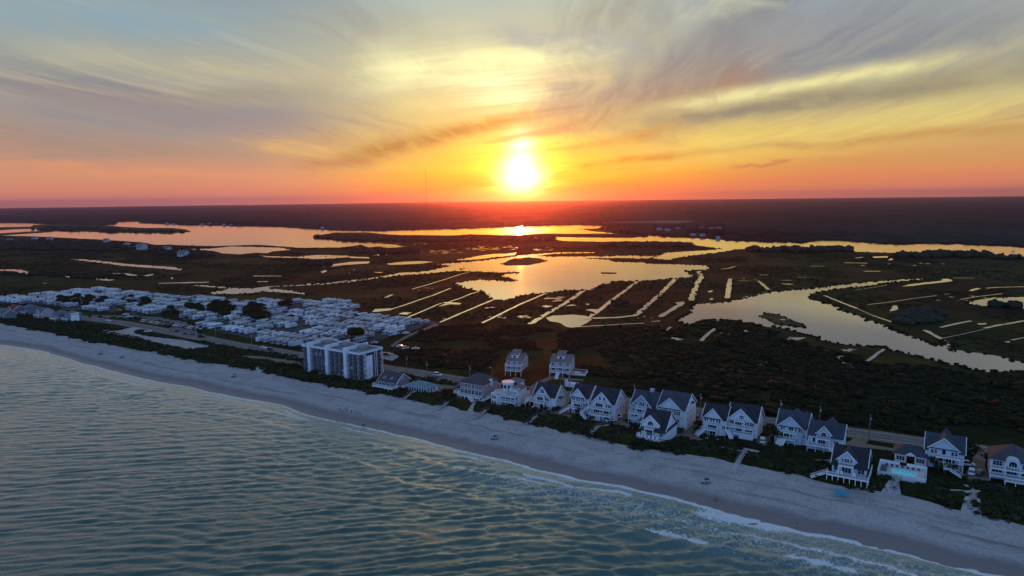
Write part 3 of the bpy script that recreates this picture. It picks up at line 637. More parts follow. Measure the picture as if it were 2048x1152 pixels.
# ------------------------------------------------------------------ builder for solid parts
class MB:
    def __init__(s): s.v = []; s.f = []; s.mi = []; s.cur = 0
    def add(s, vs_, fs_):
        o = len(s.v); s.v += [tuple(q) for q in vs_]; s.f += [[i + o for i in f] for f in fs_]; s.mi += [s.cur] * len(fs_); return s
    def box(s, x0, x1, y0, y1, z0, z1):
        return s.add([(x0,y0,z0),(x1,y0,z0),(x1,y1,z0),(x0,y1,z0),(x0,y0,z1),(x1,y0,z1),(x1,y1,z1),(x0,y1,z1)],
                     [(0,3,2,1),(4,5,6,7),(0,1,5,4),(1,2,6,5),(2,3,7,6),(3,0,4,7)])
    def prism(s, prof_, axis, a0, a1):
        """extrude a 2D outline; axis 'x': outline in (y,z); 'y': outline in (x,z); 'z': outline in (x,y)"""
        def P(p, a): return (a, p[0], p[1]) if axis == 'x' else (p[0], a, p[1]) if axis == 'y' else (p[0], p[1], a)
        n_ = len(prof_); vs_ = [P(p, a0) for p in prof_] + [P(p, a1) for p in prof_]
        fs_ = [list(range(n_)), [n_ + i for i in range(n_)][::-1]] + [[i, i + n_, (i + 1) % n_ + n_, (i + 1) % n_] for i in range(n_)]
        return s.add(vs_, fs_)
    def bar(s, a, b, t=0.06, t2=None):
        a = Vector(a); b = Vector(b); d = (b - a); L = d.length; d = d / L
        up = Vector((0, 0, 1)) if abs(d.z) < 0.95 else Vector((1, 0, 0)); x = d.cross(up).normalized(); y = x.cross(d)
        t2 = t if t2 is None else t2; vs_ = []
        for p, q in ((a, t), (b, t2)):
            for sx, sy in ((-1,-1),(1,-1),(1,1),(-1,1)): vs_.append(p + x * sx * q / 2 + y * sy * q / 2)
        return s.add(vs_, [(0,1,2,3),(7,6,5,4),(0,4,5,1),(1,5,6,2),(2,6,7,3),(3,7,4,0)])
    def cyl(s, a, b, r0, r1=None, n_=8, cap=True):
        a = Vector(a); b = Vector(b); d = (b - a).normalized(); r1 = r0 if r1 is None else r1
        up = Vector((0, 0, 1)) if abs(d.z) < 0.95 else Vector((1, 0, 0)); x = d.cross(up).normalized(); y = x.cross(d)
        vs_ = [p + (x * math.cos(t) + y * math.sin(t)) * r for p, r in ((a, r0), (b, r1)) for t in [2 * math.pi * i / n_ for i in range(n_)]]
        fs_ = [[i, i + n_, (i + 1) % n_ + n_, (i + 1) % n_] for i in range(n_)]
        if cap: fs_ += [list(range(n_)), [n_ + i for i in range(n_)][::-1]]
        return s.add(vs_, fs_)
    def build(s, name, mat, parent=None, smooth=False, bevel=0.0, loc=None):
        me = bpy.data.meshes.new(name); me.from_pydata(s.v, [], s.f)
        for m_ in (mat if isinstance(mat, (list, tuple)) else [mat]): me.materials.append(m_)
        me.polygons.foreach_set('material_index', s.mi)
        if smooth: me.polygons.foreach_set('use_smooth', [True] * len(s.f))
        bm = bmesh.new(); bm.from_mesh(me)
        if bevel: bmesh.ops.remove_doubles(bm, verts=bm.verts, dist=1e-4); bmesh.ops.bevel(bm, geom=bm.edges[:], offset=bevel, segments=2, affect='EDGES', profile=0.6)
        bmesh.ops.recalc_face_normals(bm, faces=bm.faces); bm.to_mesh(me); bm.free()
        o = bpy.data.objects.new(name, me); col.objects.link(o)
        if parent: o.parent = parent
        if loc: o.location = loc
        return o
def empty(name, loc, rz=0.0, label=None, cat=None, group=None):
    o = bpy.data.objects.new(name, None); o.empty_display_size = 0.5; col.objects.link(o)
    o.location = loc; o.rotation_euler = (0, 0, rz)
    o.scale.z = {'beach_house': 0.9, 'stilt_house': 0.9, 'apartment_block': 0.77, 'pool_house': 0.9}.get(name, 1.0)
    return tag(o, label, cat, group)
def copy_tree(o, parent=None, depth=3):
    c = o.copy(); col.objects.link(c)
    if parent: c.parent = parent; c.matrix_parent_inverse = o.matrix_parent_inverse.copy()
    if depth > 0:
        for ch in KIDS.get(o.name, ()): copy_tree(ch, c, depth - 1)
    return c
KIDS = {}
def note_kids(o):
    for q in bpy.data.objects:
        if q.parent: KIDS.setdefault(q.parent.name, [])
        if q.parent and q not in KIDS[q.parent.name]: KIDS[q.parent.name].append(q)
ROT = math.atan2(U.y, U.x)
def ground_z(P):
    u, v = uv_of(P); q = v - float(dune_v(np.array([u]))[0])
    if 0 < q < 30: return math.exp(-((q - 6.0) / 4.6) ** 2) * (0.7 + 2.0 * float(fbm(np.array([u / 7.0]), np.array([q / 5.0]), 3, 31)[0]))
    if q <= 0:
        vs_ = float(np.interp(u, SU, SV)); t = max(0.0, min(1.2, -q / max(1.0, (v - q) - vs_))); return SEA * (0.25 * t + 0.75 * t * t)
    return 0.0

# ------------------------------------------------------------------ materials of built things
def siding(name, c, rough=0.6):
    m, n, b = material(name, rough, 0.3)
    p = opos(n); z = n.sep(p)[2]
    lap = n.m('FRACT', n.m('MULTIPLY', z, 5.0)); nz = n.noise(p, 0.7, 5, 0.65)
    c1 = n.ramp(nz, [(0.25, tuple(v * 0.80 for v in c)), (0.7, c)])
    n.put(b.inputs['Base Color'], c1); bump(n, b, lap, 0.35, 0.02); return m
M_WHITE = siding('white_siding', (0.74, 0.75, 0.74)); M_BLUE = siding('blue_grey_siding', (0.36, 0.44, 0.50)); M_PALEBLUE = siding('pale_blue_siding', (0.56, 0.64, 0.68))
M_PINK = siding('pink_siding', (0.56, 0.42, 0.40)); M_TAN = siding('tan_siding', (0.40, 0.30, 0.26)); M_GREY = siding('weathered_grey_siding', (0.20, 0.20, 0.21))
M_TRIM = plain('white_trim', (0.80, 0.80, 0.79), 0.5, 0.4, 0.08)
def shingle(name, c):
    m, n, b = material(name, 0.85, 0.25); p = opos(n)
    n1 = n.noise(p, 2.2, 5, 0.7); n2 = n.noise(p, 0.3, 3, 0.6)
    cc = n.mix(1.0, n.ramp(n1, [(0.3, tuple(v * 0.6 for v in c)), (0.7, tuple(v * 1.35 for v in c))]), n.ramp(n2, [(0.3, 0.8), (0.7, 1.15)]), 'MULTIPLY')
    n.put(b.inputs['Base Color'], cc); bump(n, b, n1, 0.5, 0.04); return m
M_ROOF = shingle('dark_shingles', (0.035, 0.038, 0.045)); M_ROOFB = shingle('slate_blue_shingles', (0.055, 0.068, 0.085)); M_ROOFBR = shingle('brown_shingles', (0.085, 0.072, 0.075))
M_ROOFP = shingle('pinkish_shingles', (0.24, 0.17, 0.16)); M_ROOFRED = shingle('red_shingles', (0.26, 0.07, 0.06)); M_ROOFG = shingle('grey_shingles', (0.15, 0.16, 0.17)); M_ROOFT = shingle('pale_green_roof', (0.20, 0.27, 0.28))
def glassmat():
    m, n, b = material('window_glass', 0.06, 0.6); n.put(b.inputs['Base Color'], (0.012, 0.016, 0.022)); b.inputs['IOR'].default_value = 1.5; return m
M_GLASS = glassmat()
M_DECK = plain('deck_boards', (0.34, 0.32, 0.30), 0.8, 0.2, 0.25, 1.5); M_WOOD = plain('weathered_wood', (0.17, 0.145, 0.12), 0.85, 0.2, 0.3, 1.5)
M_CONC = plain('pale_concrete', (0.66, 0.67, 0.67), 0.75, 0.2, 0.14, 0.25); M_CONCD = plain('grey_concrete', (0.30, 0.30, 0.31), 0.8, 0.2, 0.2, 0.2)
M_DARK = plain('dark_metal', (0.03, 0.03, 0.035), 0.4, 0.5, 0.2); M_RUBBER = plain('tyre_rubber', (0.02, 0.02, 0.02), 0.85, 0.2)
def asphalt():
    m, n, b = material('asphalt', 0.85, 0.25); p = pos(n)
    n1 = n.noise(p, 3.0, 4, 0.7); n2 = n.noise(n.vm('MULTIPLY', p, (0.3, 0.3, 1)), 0.25, 5, 0.65)
    n.put(b.inputs['Base Color'], n.mix(1.0, n.ramp(n2, [(0.3, (0.115, 0.105, 0.11)), (0.7, (0.175, 0.165, 0.165))]), n.ramp(n1, [(0.3, 0.8), (0.7, 1.15)]), 'MULTIPLY')); return m
M_ASPH = asphalt()
def mkdrive():
    m, n, b = material('sandy_driveway', 0.9, 0.2); p = pos(n)
    n1 = n.noise(p, 1.6, 5, 0.7); n2 = n.noise(p, 0.12, 5, 0.65)
    n.put(b.inputs['Base Color'], n.mix(1.0, n.ramp(n2, [(0.3, (0.16, 0.125, 0.095)), (0.7, (0.26, 0.21, 0.17))]), n.ramp(n1, [(0.3, 0.7), (0.7, 1.2)]), 'MULTIPLY')); return m
M_DRIVE = mkdrive()
M_LINE = plain('road_paint_yellow', (0.55, 0.40, 0.08), 0.7, 0.2); M_LINEW = plain('road_paint_white', (0.7, 0.7, 0.68), 0.7, 0.2)

# ------------------------------------------------------------------ roads, drives, sand
ROAD_PX = [(-300,606),(-120,612),(60,622),(150,633),(199,640),(249,646.5),(301,656),(353,666),(404,676),(472,690),(540,700),(603,711),(680,722.5),(762,735),(842,747),(929,762),(1000,773),(1056,781),(1136,790),(1251,803),(1386,822),(1536,843),(1682,862),(1765,873),(1848,885),(1932,897),(1973,902),(2060,914),(2500,978)]
def ribbon(name, pts, wd, mat, z, kind='structure', off=0.0, drape=False):
    P_ = [at(*p) for p in pts]; Q = []
    for i in range(len(P_) - 1):
        kk = max(1, int((P_[i+1] - P_[i]).length / (2 if drape else 8)))
        for j in range(kk): Q.append(P_[i].lerp(P_[i+1], j / kk))
    Q.append(P_[-1]); V_ = []
    for i, p in enumerate(Q):
        d = (Q[min(i + 1, len(Q) - 1)] - Q[max(i - 1, 0)]).normalized(); nr = Vector((-d.y, d.x, 0))
        hw = (wd[0] + (wd[1] - wd[0]) * i / (len(Q) - 1)) / 2 if isinstance(wd, tuple) else wd / 2
        for s_ in ((-1, -0.33, 0.33, 1) if drape else (-1, 1)):
            q = p + nr * (hw * s_ + off); V_.append((q.x, q.y, z + (ground_z(q) if drape else 0)))
    nc = 4 if drape else 2
    F = grid_faces(len(Q), nc); o = np_mesh(name, np.array(V_), F, mat, smooth=drape, up=True); o['kind'] = kind
    return o
ribbon('road', ROAD_PX, 8.4, M_ASPH, 0.030)
ribbon('road_verge', ROAD_PX, 12.5, M_DRIVE, 0.012)
ribbon('road_marking', ROAD_PX, 0.28, M_LINE, 0.040)
for s_ in (-1, 1): ribbon('road_marking', ROAD_PX, 0.2, M_LINEW, 0.040, off=3.7 * s_)
def flat(name, px_, mat, z, amp=0.25): return sheet(name, jag(W(px_), amp, step=1.6, seed=z * 100), mat, z=z)
flat('campground_road', [(180,630),(250,631),(318,634),(378,645),(386,652),(404,676),(353,664),(335,659),(345,650),(318,641),(250,636),(180,634)], M_ASPH, 0.020)
flat('parking_lot', [(262,655),(238,661),(211,663),(216,668),(245,672),(275,677),(315,687),(340,693),(366,699),(385,699),(405,696),(422,692),(412,690),(370,681),(335,677),(285,671),(266,664),(275,659),(300,657),(290,652)], M_PALE, 0.024, 0.6)
flat('sand_patch', [(470,711),(520,712),(560,717),(600,724),(607,730),(560,728),(545,722),(500,716)], M_DRIVE, 0.016, 0.6)
flat('parking_lot', [(760,703),(790,706),(800,712),(784,722),(762,716)], M_CONCD, 0.016)
DR = [[(806,767),(850,752),(856,754),(815,769)], [(866,772),(880,769),(912,772),(925,761),(931,763),(912,777),(880,784),(868,781)],
      [(1040,786),(1060,773),(1082,760),(1103,752),(1136,756),(1168,759),(1166,762),(1136,761),(1106,758),(1088,765),(1068,778),(1056,788)],
      [(1060,795),(1045,790),(1062,779),(1076,783),(1070,790)],
      [(1097,829),(1103,820),(1119,811),(1130,797),(1140,798),(1140,812),(1136,827),(1149,833),(1142,838)],
      [(1182,840),(1214,843),(1242,829),(1253,824),(1250,806),(1262,806),(1268,825),(1264,834),(1248,842),(1271,857),(1265,859),(1229,849)],
      [(1351,858),(1376,845),(1390,843),(1409,828),(1416,830),(1413,840),(1392,855),(1384,867),(1412,882),(1407,884),(1380,880),(1354,874)],
      [(1518,870),(1536,874),(1554,860),(1562,848),(1572,850),(1566,861),(1543,877),(1535,892),(1508,890)],
      [(1682,887),(1700,882),(1713,868),(1724,870),(1738,880),(1732,888),(1802,899),(1798,904),(1727,895),(1719,903),(1696,897),(1682,897)],
      [(1948,909),(1952,900),(1972,903),(1973,911),(1969,932),(1980,962),(1932,959),(1930,945),(1942,932)], [(1621,919),(1673,918),(1672,922),(1664,928)],
      [(870,647),(850,656),(815,670),(790,685),(780,692),(786,694),(800,683),(828,669),(860,657),(880,650)]]
for i, p in enumerate(DR): flat('driveway', p, M_DRIVE, 0.048 + 0.004 * (i % 3))
# trodden sand tracks and dune crossings
for pts, wd in [([(1484,906),(1497,900),(1510,903),(1530,910),(1545,914)], (2.5, 3.0)), ([(1440,902),(1465,904),(1492,904)], (0.8, 2.2)), ([(1488,896),(1498,904)], (0.8, 2.0)), ([(1515,902),(1502,904)], (0.6, 1.6)),
                ([(1497,904),(1484,918),(1476,927),(1466,945)], (1.2, 2.2)), ([(1790,967),(1786,978),(1782,990),(1776,1006)], (1.2, 9)), ([(1930,970),(1942,977),(1950,986),(1948,998),(1944,1010),(1942,1024),(1940,1044)], (1.0, 6)),
                ([(1928,984),(1948,983),(1960,982)], (2.0, 1.0)), ([(1880,978),(1895,981),(1925,981)], (2.0, 0.5)), ([(515,737),(525,743),(512,750)], (2.5, 6)), ([(962,806),(945,818),(936,826)], (1.0, 2.2)), ([(948,822),(936,830),(926,838)], (2.0, 7.0)), ([(890,812),(872,822)], (1.0, 1.2))]:
    ribbon('sand_path', pts, wd, M_PALE, 0.10, drape=True)

# ------------------------------------------------------------------ house kit
def T2(cx_, hw, z0, z1): return [(cx_ - hw, z0), (cx_ + hw, z0), (cx_, z1)]
def rail(mb, a, b, h=1.0, step=0.32):
    a = Vector(a); b = Vector(b); L = (b - a).length
    if L < 0.1: return
    mb.bar(a + Vector((0,0,h)), b + Vector((0,0,h)), 0.11); mb.bar(a + Vector((0,0,0.16)), b + Vector((0,0,0.16)), 0.07)
    k_ = max(1, int(L / step))
    for i in range(k_ + 1):
        p = a.lerp(b, i / k_); mb.bar(p, p + Vector((0,0,h)), 0.06)
def deck(root, x0, x1, y0, y1, z, posts=True, sides='flr', mat=None, h=1.0, n_post=None, z0=0.0):
    """sides: f = seaward edge, l, r, b"""
    d = MB().box(x0, x1, y0, y1, z - 0.3, z).build('deck', mat or M_DECK, root)
    MB().box(x0 - .04, x1 + .04, y0 - 0.06, y0 - .005, z - 0.38, z + 0.04).build('fascia', M_TRIM, d)
    rb = MB()
    if 'f' in sides: rail(rb, (x0, y0, z), (x1, y0, z), h)
    if 'l' in sides: rail(rb, (x0, y0, z), (x0, y1, z), h)
    if 'r' in sides: rail(rb, (x1, y0, z), (x1, y1, z), h)
    if 'b' in sides: rail(rb, (x0, y1, z), (x1, y1, z), h)
    if rb.v: rb.build('railing', M_TRIM, d)
    if posts:
        k_ = n_post or max(2, int((x1 - x0) / 3.0) + 1)
        for i in range(k_):
            x = x0 + 0.1 + (x1 - x0 - 0.2) * i / (k_ - 1)
            MB().box(x - .1, x + .1, y0 + .02, y0 + .22, z0, z - 0.3).build('post', M_TRIM, d)
    return d
def stairs(root, a, b, wd=1.2, rl=True):
    a = Vector(a); b = Vector(b); h = Vector((b.x - a.x, b.y - a.y, 0)); s_ = Vector((-h.y, h.x, 0)).normalized() * wd / 2
    mb = MB(); k_ = max(3, int(abs(b.z - a.z) / 0.2))
    for i in range(k_):
        p = a.lerp(b, (i + 0.5) / k_); mb.bar(p - s_, p + s_, 0.26 if False else 0.2)
    mb.bar(a - s_, b - s_, 0.22); mb.bar(a + s_, b + s_, 0.22)
    o = mb.build('staircase', M_TRIM, root)
    if rl:
        r_ = MB()
        for q in (-s_, s_):
            up = Vector((0, 0, 0.95)); r_.bar(a + q + up, b + q + up, 0.1)
            for i in range(k_ // 2 + 1):
                p = a.lerp(b, i / max(1, k_ // 2)) + q; r_.bar(p, p + up, 0.06)
        r_.build('handrail', M_TRIM, o)
    return o
class Face:
    """a wall plane of a house: 'f' faces the sea, 'r' the right-hand gable end"""
    def __init__(s, root, kind, off, x0=0): s.root = root; s.kind = kind; s.off = off
    def P(s, a, z, d=0.0): return (a, s.off - d, z) if s.kind == 'f' else (s.off + d, a, z)
    def slab(s, mb, a0, a1, z0, z1, d0, d1):
        p = s.P(a0, z0, d0); q = s.P(a1, z1, d1)
        mb.box(min(p[0], q[0]), max(p[0], q[0]), min(p[1], q[1]), max(p[1], q[1]), min(p[2], q[2]), max(p[2], q[2]))
    def win(s, a, z, w_=0.9, h=1.4, n=1, arch=False, name='window'):
        g_ = MB(); s.slab(g_, a - w_/2, a + w_/2, z, z + h, -0.05, 0.03)
        if arch:
            pr = [(a + math.cos(t) * w_/2, z + h + math.sin(t) * w_/2) for t in [math.pi * i / 8 for i in range(9)]]
            if s.kind == 'f': g_.prism(pr, 'y', s.off - 0.03, s.off + 0.05)
            else: g_.prism(pr, 'x', s.off - .05, s.off + .03)
        o = g_.build(name, M_GLASS, s.root); f = MB(); t = 0.13
        s.slab(f, a - w_/2 - t, a - w_/2, z - t, z + h + (0 if arch else t), -0.03, 0.07); s.slab(f, a + w_/2, a + w_/2 + t, z - t, z + h + (0 if arch else t), -0.03, 0.07)
        s.slab(f, a - w_/2, a + w_/2, z - t, z, -0.03, 0.07)
        if not arch: s.slab(f, a - w_/2, a + w_/2, z + h, z + h + t, -0.03, 0.07)
        else:
            for i in range(8):
                t0, t1 = math.pi * i / 8, math.pi * (i + 1) / 8; r_ = w_/2 + t/2
                f.bar(s.P(a + math.cos(t0) * r_, z + h + math.sin(t0) * r_, 0.03), s.P(a + math.cos(t1) * r_, z + h + math.sin(t1) * r_, 0.03), t)
        for i in range(1, n):
            x = a - w_/2 + w_ * i / n; s.slab(f, x - .05, x + .05, z, z + h, -0.03, 0.06)
        if name == 'window' and h > 1.2: s.slab(f, a - w_/2, a + w_/2, z + h*0.5 - .03, z + h*0.5 + .03, -0.03, 0.055)
        f.build('frame', M_TRIM, o); return o
def gable_roof(mb, axis, c, hw, ze, zr, a0, a1, ov=0.45, th=0.22):
    """two sloping slabs; axis 'y': ridge runs inland"""
    for s_ in (-1, 1):
        sl_ = (zr - ze) / hw; xo = c + s_ * (hw + ov); zo = ze - sl_ * ov
        pr = [(c, zr + 0.02), (xo, zo + 0.02), (xo, zo + th), (c, zr + th + 0.06)]
        mb.prism(pr, axis, a0 - ov, a1 + ov)
def rake(mb, axis, c, hw, ze, zr, a, ov=0.45, th=0.22, t=0.24):
    sl_ = (zr - ze) / hw
    for s_ in (-1, 1):
        p0 = (c + s_ * (hw + ov), ze - sl_ * ov); p1 = (c, zr + 0.05)
        A = (p0[0], a, p0[1] + 0.05) if axis == 'y' else (a, p0[0], p0[1] + 0.05); B = (p1[0], a, p1[1] + 0.05) if axis == 'y' else (a, p1[0], p1[1] + 0.05)
        mb.bar(A, B, t)
def house(px_, py_, label, w_=10, d=10, he=8.0, hr=12.4, gx=0.0, gw=3.8, ge=8.0, gr=12.2, gp=0.6, base=0.0, wall=None, roof=None, ret=True,
          z_wall=0.0, name='beach_house', cat='house', side_win=True, rot=0.0, back_gable=True, sgy=None):
    """ridge along the shore with a gable end at each side, and a gable facing the sea"""
    wall = wall or M_WHITE; roof = roof or M_ROOF
    root = empty(name, at(px_, py_), ROT + rot, label, cat, 'beach houses on the dune row')
    wl = MB().box(-w_/2, w_/2, 0, d, z_wall, he)
    wl.prism(T2(d/2, d/2, he, hr), 'x', -w_/2, w_/2)
    if gw: wl.prism([(gx - gw, z_wall + .01), (gx + gw, z_wall + .01), (gx + gw, ge), (gx, gr), (gx - gw, ge)], 'y', -gp, d/2)
    wl.build('wall', wall, root)
    rf = MB(); gable_roof(rf, 'x', d/2, d/2, he, hr, -w_/2, w_/2)
    if gw: gable_roof(rf, 'y', gx, gw, ge, gr, -gp, d/2 - 0.4 * 0)
    ro = rf.build('roof', roof, root)
    tr = MB(); rake(tr, 'x', d/2, d/2, he, hr, w_/2 + 0.52); rake(tr, 'x', d/2, d/2, he, hr, -w_/2 - 0.52)
    if gw: rake(tr, 'y', gx, gw, ge, gr, -gp - 0.52)
    tr.box(-w_/2 - .03, w_/2 + .03, -0.04, -0.003, z_wall, z_wall + .25); 
    for sx in (-1, 1): tr.box(sx * w_/2 - .12, sx * w_/2 + .12, -0.03, 0.12, z_wall, he)
    tr.build('trim', M_TRIM, root)
    if gw and ret:
        MB().prism([(gx - gw - .3, ge - .35), (gx + gw + .3, ge - .35), (gx + gw + .3, ge - .1), (gx - gw - .3, ge - .1)], 'y', -gp - 0.5, -gp - 0.01).build('cornice', roof, root)
    F = Face(root, 'f', -gp); Rr = Face(root, 'r', w_/2); Fm = Face(root, 'f', 0.0)
    if side_win:
        Rr.win(d/2, he + 0.6, 0.9, 1.3)
        for z_ in [q for q in (3.6, 6.3) if q + 1.5 < he]:
            for a in (d * 0.25, d * 0.55, d * 0.8): Rr.win(a, z_, 0.8, 1.3)
        Rr.win(d * 0.3, 0.9, 0.9, 1.2)
    return root, F, Rr, Fm

# h5: white, stairs climbing to a side deck
r_, F, Rr, Fm = house(1089, 818, 'white beach house with steep dark roof beside the twin-turreted house, garage open below', 10.5, 9, 6.6, 11.4, gx=-0.6, gw=3.6, ge=6.4, gr=11.2, gp=0.7, ret=False)
F.win(-0.6, 8.0, 1.5, 1.7, 2); F.win(-1.8, 4.3, 2.6, 2.0, 3, name='glass_door'); F.win(1.6, 4.4, 2.0, 1.5, 3); F.win(-0.2, 0.1, 3.2, 2.3, 2, name='garage_door')
deck(r_, -2.6, 1.2, -2.3, -0.72, 6.9, n_post=2); deck(r_, -3.6, 1.4, -3.0, -0.72, 3.9, n_post=3); deck(r_, -8.2, -3.7, -2.6, 1.5, 3.9, n_post=3, sides='flb'); stairs(r_, (-8.0, -2.9, 2.2), (-4.6, -3.4, 5.6), 1.2)
MB().prism([(3.0, 5.3), (6.6, 5.1), (6.6, 5.3), (3.0, 6.1)], 'x', 5.26, 6.1).build('awning', M_ROOF, r_)
# h6
r_, F, Rr, Fm = house(1160, 826, 'slim white house with broad white stairs, beside the large three-balcony house', 8.2, 10, 7.8, 12.3, gx=-0.5, gw=3.3, ge=7.9, gr=11.9, gp=0.8)
for x in (-3.2, -2.3, -1.0, 0, 1.2, 2.1): F.win(x, 6.0, 0.65, 1.3)
F.win(-0.5, 3.2, 3.6, 2.1, 4, name='glass_door'); Fm.win(3.3, 3.6, 0.8, 1.4); F.win(2.3, 3.5, 0.7, 1.5); F.win(-0.8, 0.2, 2.6, 2.0, 2, name='garage_door')
deck(r_, -2.6, 1.8, -2.6, -0.82, 5.6, n_post=2); deck(r_, -3.9, 1.6, -2.8, -0.82, 2.9, n_post=3); stairs(r_, (-3.4, -2.8, 2.9), (-7.4, -4.6, 0.1), 2.4)
# h7
r_, F, Rr, Fm = house(1206, 838, 'large white house with three stacked balconies, two white cars parked by its corner', 10.2, 11, 7.8, 13.0, gx=-0.1, gw=4.3, ge=7.8, gr=12.7, gp=0.9, ret=False)
F.win(-1.0, 9.0, 0.9, 1.4, 1); F.win(0.9, 9.0, 0.9, 1.4); 
for x in (2.0, 2.9, 3.7): F.win(x, 6.0, 0.65, 1.3)
F.win(-1.4, 5.8, 3.0, 2.0, 3, name='glass_door'); F.win(-2.0, 3.0, 3.6, 2.2, 4, name='glass_door'); F.win(2.4, 3.0, 3.0, 2.2, 3, name='glass_door'); F.win(2.0, 0.2, 1.8, 2.0, 2, name='garage_door')
deck(r_, -2.4, 1.6, -2.6, -0.92, 8.4, n_post=2, z0=5.7); deck(r_, -4.4, 4.4, -3.0, -0.92, 5.5, n_post=3, z0=2.8); deck(r_, -5.0, 4.6, -3.2, -0.92, 2.7, n_post=4)
MB().box(-4.0, 0.0, -3.0, -0.95, 0.02, 2.35).build('storage_room', M_WHITE, r_); stairs(r_, (-5.0, -2.2, 5.5), (-8.4, -3.4, 2.4), 1.2); stairs(r_, (-8.4, -3.4, 2.4), (-5.6, -4.2, 0.1), 1.2)
# h8
r_, F, Rr, Fm = house(1286, 846, 'blue-grey house with pink box on its roof, behind the small oceanfront house', 10.5, 12, 7.6, 12.9, gx=-0.4, gw=4.5, ge=7.6, gr=12.9, gp=0.7, wall=M_BLUE, roof=M_ROOFB, ret=False)
F.win(-0.4, 8.0, 2.0, 1.7, 3); F.win(-2.8, 8.2, 0.7, 1.1); F.win(2.2, 8.2, 0.7, 1.1); F.win(-1.6, 5.0, 2.4, 2.0, 3, name='glass_door'); F.win(1.0, 4.9, 1.2, 2.1, name='glass_door'); F.win(2.6, 5.1, 0.8, 1.4); F.win(3.7, 5.1, 0.8, 1.4); F.win(-3.9, 5.1, 0.7, 1.4)
F.win(-3.2, 2.7, 2.2, 1.9, 2, name='glass_door'); F.win(0.2, 2.7, 2.2, 1.9, 2, name='glass_door')
deck(r_, -2.0, 1.6, -2.4, -0.72, 7.3, n_post=2, z0=4.9); deck(r_, -5.2, 1.9, -2.6, -0.72, 4.7, n_post=4, z0=2.5); deck(r_, -5.2, -1.0, -2.8, -0.72, 2.4, n_post=3); stairs(r_, (1.6, -2.6, 4.7), (-1.8, -3.2, 2.4), 1.1)
MB().box(0.6, 2.0, 5.6, 7.2, 12.0, 14.0).box(0.5, 2.1, 5.5, 7.3, 14.01, 14.2).build('chimney', M_PINK, r_)
MB().box(-5.0, -0.2, -1.0, -0.72, 0.02, 2.0).build('lattice_screen', M_PALEBLUE, r_)
# h9
r_, F, Rr, Fm = house(1342, 858, 'tallest white house, plain pediment over a long row of windows, behind the oceanfront cottage', 10.8, 13.5, 9.3, 14.6, gx=-0.4, gw=4.7, ge=9.4, gr=14.0, gp=0.8, roof=M_ROOFB)
for x in (-4.2, -3.4, -2.5, -1.7, -0.4, 0.8, 1.7, 2.6, 3.4): F.win(x, 6.9, 0.62, 1.6)
F.win(0, 3.2, 6.6, 2.2, 7, name='glass_door'); deck(r_, -4.6, 4.6, -2.5, -0.82, 6.2, n_post=4, z0=3.0); deck(r_, -4.8, 5.0, -2.7, -0.82, 2.9, n_post=4)
MB().prism([(8.0, 9.9), (10.6, 9.9), (10.6, 10.3), (8.0, 11.0)], 'x', 5.42, 5.9).build('skylight_box', M_ROOF, r_)
# h11
r_, F, Rr, Fm = house(1428, 868, 'smaller white house of the pair, oval stone border round its stair foot', 8.6, 9, 6.9, 11.4, gx=-0.4, gw=3.4, ge=7.2, gr=11.3, gp=0.8)
for x in (-3.2, -2.3, -1.0, 0.0, 1.3, 2.2): F.win(x, 5.4, 0.62, 1.35)
F.win(-0.6, 2.9, 3.4, 1.9, 4, name='glass_door'); 
for x in (2.1, 3.0, 3.8): Fm.win(x, 2.9, 0.6, 1.3)
deck(r_, -2.0, 1.8, -2.2, -0.82, 5.0, n_post=2); deck(r_, -3.6, 1.5, -2.8, -0.82, 2.6, n_post=3); stairs(r_, (-3.2, -2.8, 2.6), (-5.2, -5.2, 0.1), 2.2)
F.win(-0.4, 0.1, 3.0, 1.9, 2, name='garage_door')
bd_ = MB()
for i in range(14):
    a0, a1 = math.pi * i / 14, math.pi * (i + 1) / 14
    bd_.bar((-0.8 - math.cos(a0) * 5.6, -3.0 - math.sin(a0) * 3.4, .18), (-0.8 - math.cos(a1) * 5.6, -3.0 - math.sin(a1) * 3.4, .18), 0.32)
bd_.build('garden_border', M_CONC, r_)
# h12
r_, F, Rr, Fm = house(1484, 873, 'wider white house of the pair, glowing white deck chairs behind full-width balcony', 10.6, 9.5, 7.2, 12.4, gx=-0.5, gw=4.6, ge=7.3, gr=12.1, gp=0.8, ret=False)
F.win(-0.2, 7.6, 1.5, 1.6, 3); F.win(-3.4, 5.2, 0.8, 1.5); F.win(-4.2, 5.2, 0.6, 1.5)
for x in (1.4, 2.3, 3.2, 4.0): F.win(x, 5.2, 0.65, 1.5)
F.win(-1.3, 5.1, 2.4, 1.9, 3, name='glass_door'); F.win(-1.6, 2.5, 3.0, 1.9, 3, name='glass_door'); F.win(2.6, 2.7, 2.6, 1.4, 3)
deck(r_, -2.4, 1.4, -2.2, -0.82, 7.2, n_post=2, z0=4.8); deck(r_, -5.4, 4.6, -2.8, -0.82, 4.7, n_post=4, z0=2.3); deck(r_, -2.6, 4.6, -2.9, -0.82, 2.2, n_post=4); stairs(r_, (-5.0, -2.4, 2.9), (-2.6, -5.0, 0.1), 1.3)
MB().box(-0.6, 4.4, -2.7, -0.83, 0.02, 1.86).build('storage_room', M_WHITE, r_)
